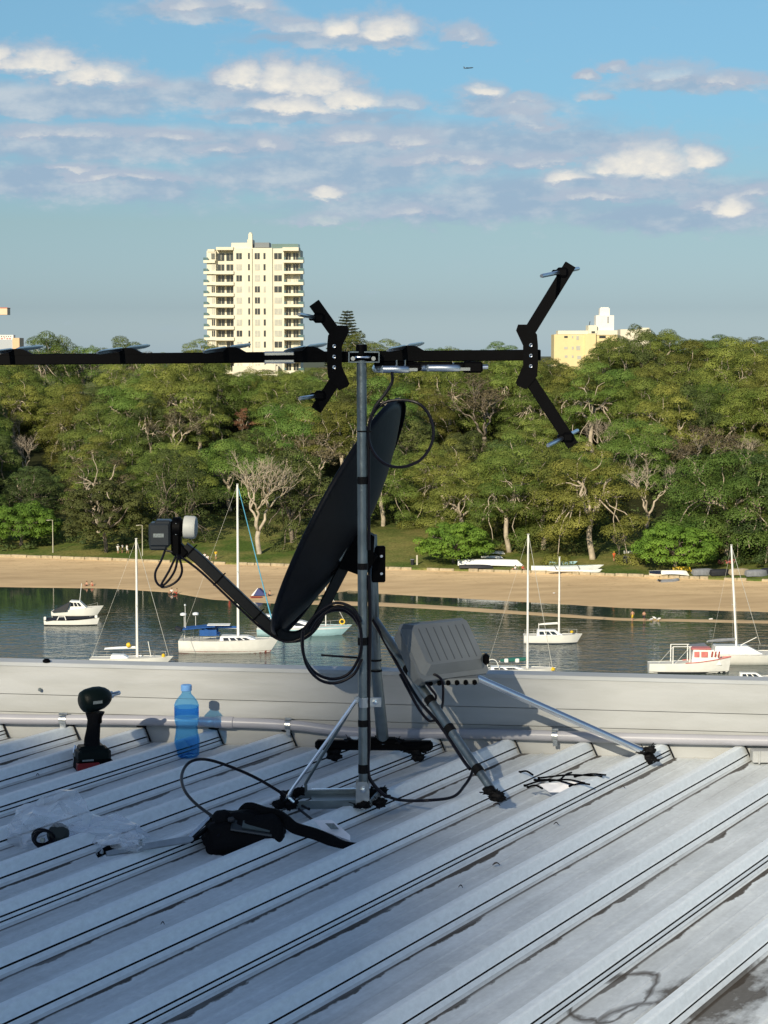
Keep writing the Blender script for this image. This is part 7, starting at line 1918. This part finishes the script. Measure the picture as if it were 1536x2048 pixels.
SC_ = [
 (236, 1108, 'land', 0, 'stand', 'white_cloth', 'white_cloth', 'person all in white standing leftmost of the three under the she-oak', 0, 'white_cloth'),
 (245, 1106, 'land', 0, 'stand', 'white_cloth', 'dark_cloth', 'person in a white top standing in the middle of the three under the she-oak', 1.2, 'hair'),
 (254, 1107, 'land', 0, 'stride', 'white_cloth', 'white_cloth', 'person in white standing rightmost of the three under the she-oak', -1.0, 'hair'),
 (402, 1119, 'land', 0, 'sit', 'white_cloth', 'dark_cloth', 'person in a pale top sitting leftmost in the picnic group on the lawn', 1.2, 'hair'),
 (409, 1116, 'land', 0, 'sit', 'white_cloth', 'dark_cloth', 'person in white sitting second in the picnic group on the lawn', 2.6, 'hair'),
 (415, 1120, 'land', 0, 'sit', 'white_cloth', 'white_cloth', 'person sitting nearest the camera in the picnic group on the lawn', 3.4, 'hair'),
 (432, 1120, 'land', 0, 'stand', 'yellow', 'lampcol', 'person in a pale yellow top standing right of the picnic group', .4, 'hair'),
 (173, 1173, 'z', .05, 'sit', None, 'dark_cloth', 'left one of the two bathers sitting at the waterline behind the cabin cruiser', 2.6, 'hair'),
 (184, 1173, 'z', .05, 'sit', None, 'red_cloth', 'right one of the two bathers sitting at the waterline behind the cabin cruiser', 3.4, 'hair'),
 (343, 1187, 'z', .03, 'sit', 'white_cloth', None, 'person in a white top sitting at the water edge right of the near mast', 2.6, 'hair'),
 (353, 1188, 'z', .03, 'sit', None, 'red_cloth', 'bather with bare back sitting beside the person in white at the water edge', 1.6, 'hair'),
 (459, 1181, 'z', .6, 'stand', 'red_cloth', 'red_cloth', 'person in red standing on the sand left of the tall blue-stayed mast', 0, 'hair'),
 (539, 1192, 'z', .3, 'sit', None, 'dark_cloth', 'bather sitting right of the little beach tent', 2.2, 'hair'),
 (1228, 1124, 'land', 0, 'stand', 'orange', 'red_cloth', 'person in an orange-red shirt and yellow hat on the grass, casting a long shadow', .3, 'yellow'),
 (1030, 1146, 'land', 0, 'sit', 'white_cloth', 'dark_cloth', 'person in white sitting on the grass left of the outrigger canoe', 2.0, 'hair'),
 (1046, 1146, 'land', 0, 'sit', 'red_cloth', 'dark_cloth', 'person in a red top sitting on the grass by the canoe end', 3.6, 'hair'),
 (1265, 1243, 'z', -.12, 'stride', None, 'yellow', 'bather in yellow shorts wading on the sand spit, left of the pair', .2, 'hair'),
 (1288, 1244, 'z', -.12, 'stride', None, 'dark_cloth', 'bather in dark trunks wading on the sand spit, right of the pair', -.4, 'hair'),
]
for (px, py, on, z, pose, sh, pa, lab, rz, hr) in SC_:
    person(pl(px, py, on, z), 1.72, pose, sh, pa, lab, rz, hr)
# gulls at the spit
for i, (px, py, lab) in enumerate(((1302, 1243, 'white gull nearest the wading pair'), (1309, 1240, 'white gull in the middle of the three on the spit'), (1317, 1242, 'white gull furthest right on the spit'))):
    p = G(px, py, .0); r_ = empty('gull', p, [.3, 2.4, -.5][i], lab, 'gull', 'gulls on the sand spit')
    MB().lathe([(0, -.34), (.04, -.28), (.12, -.12), (.15, .04), (.11, .18), (.07, .22), (.075, .30), (.055, .36), (0, .40)], (0, 0, .34), (1, 0, .35), 12).build('body', M['white_cloth'], r_, smooth=True)
    MB().tube([(.02, -.05, .0), (.0, -.05, .22)], .015, 5).tube([(.02, .05, .0), (0, .05, .22)], .015, 5).build('leg', M['yellow'], r_)
    MB().lathe([(0, -.32), (.03, -.2), (.05, 0), (0, .14)], (-.05, -.12, .40), (1, 0, .2), 8).build('wing', M['greycov'], r_, smooth=True); MB().lathe([(.02, 0), (0, .08)], (.37, 0, .47), (1, 0, 0), 6).build('beak', M['yellow'], r_)
# beach tent
p = G(519, 1190, .35); tt = empty('beach_tent', p, 0, 'small dark blue and white beach shelter on the sand beside the blue rope', 'tent')
MB().add([(-1.3, -.9, 0), (1.2, -.9, 0), (1.2, .9, 0), (-1.3, .9, 0), (-.2, -.3, 1.15), (.2, .5, 1.1)], [(0, 1, 4), (1, 2, 5, 4), (2, 3, 5), (3, 0, 4, 5), (0, 3, 2, 1)]).build('canopy', mat('navy_fabric', (.04, .05, .16), .7), tt)
MB().add([(-1.34, -.92, 0), (-.95, -.94, 0), (-.22, -.36, 1.16), (-.3, -.34, 1.16), (-1.34, -.90, 0), (-.95, -.92, 0), (-.22, -.33, 1.16), (-.3, -.31, 1.16)], [(0, 1, 2, 3), (4, 7, 6, 5)]).build('white_panel', M['white_cloth'], tt, fix=False)
p = G(512, 1194, .3); o = MB().box((0, 0, .02), (1.9, .9, .03)).build('beach_towel', M['red_cloth']); o.location = p; tag(o, 'pale red towel spread before the beach shelter', 'towel')
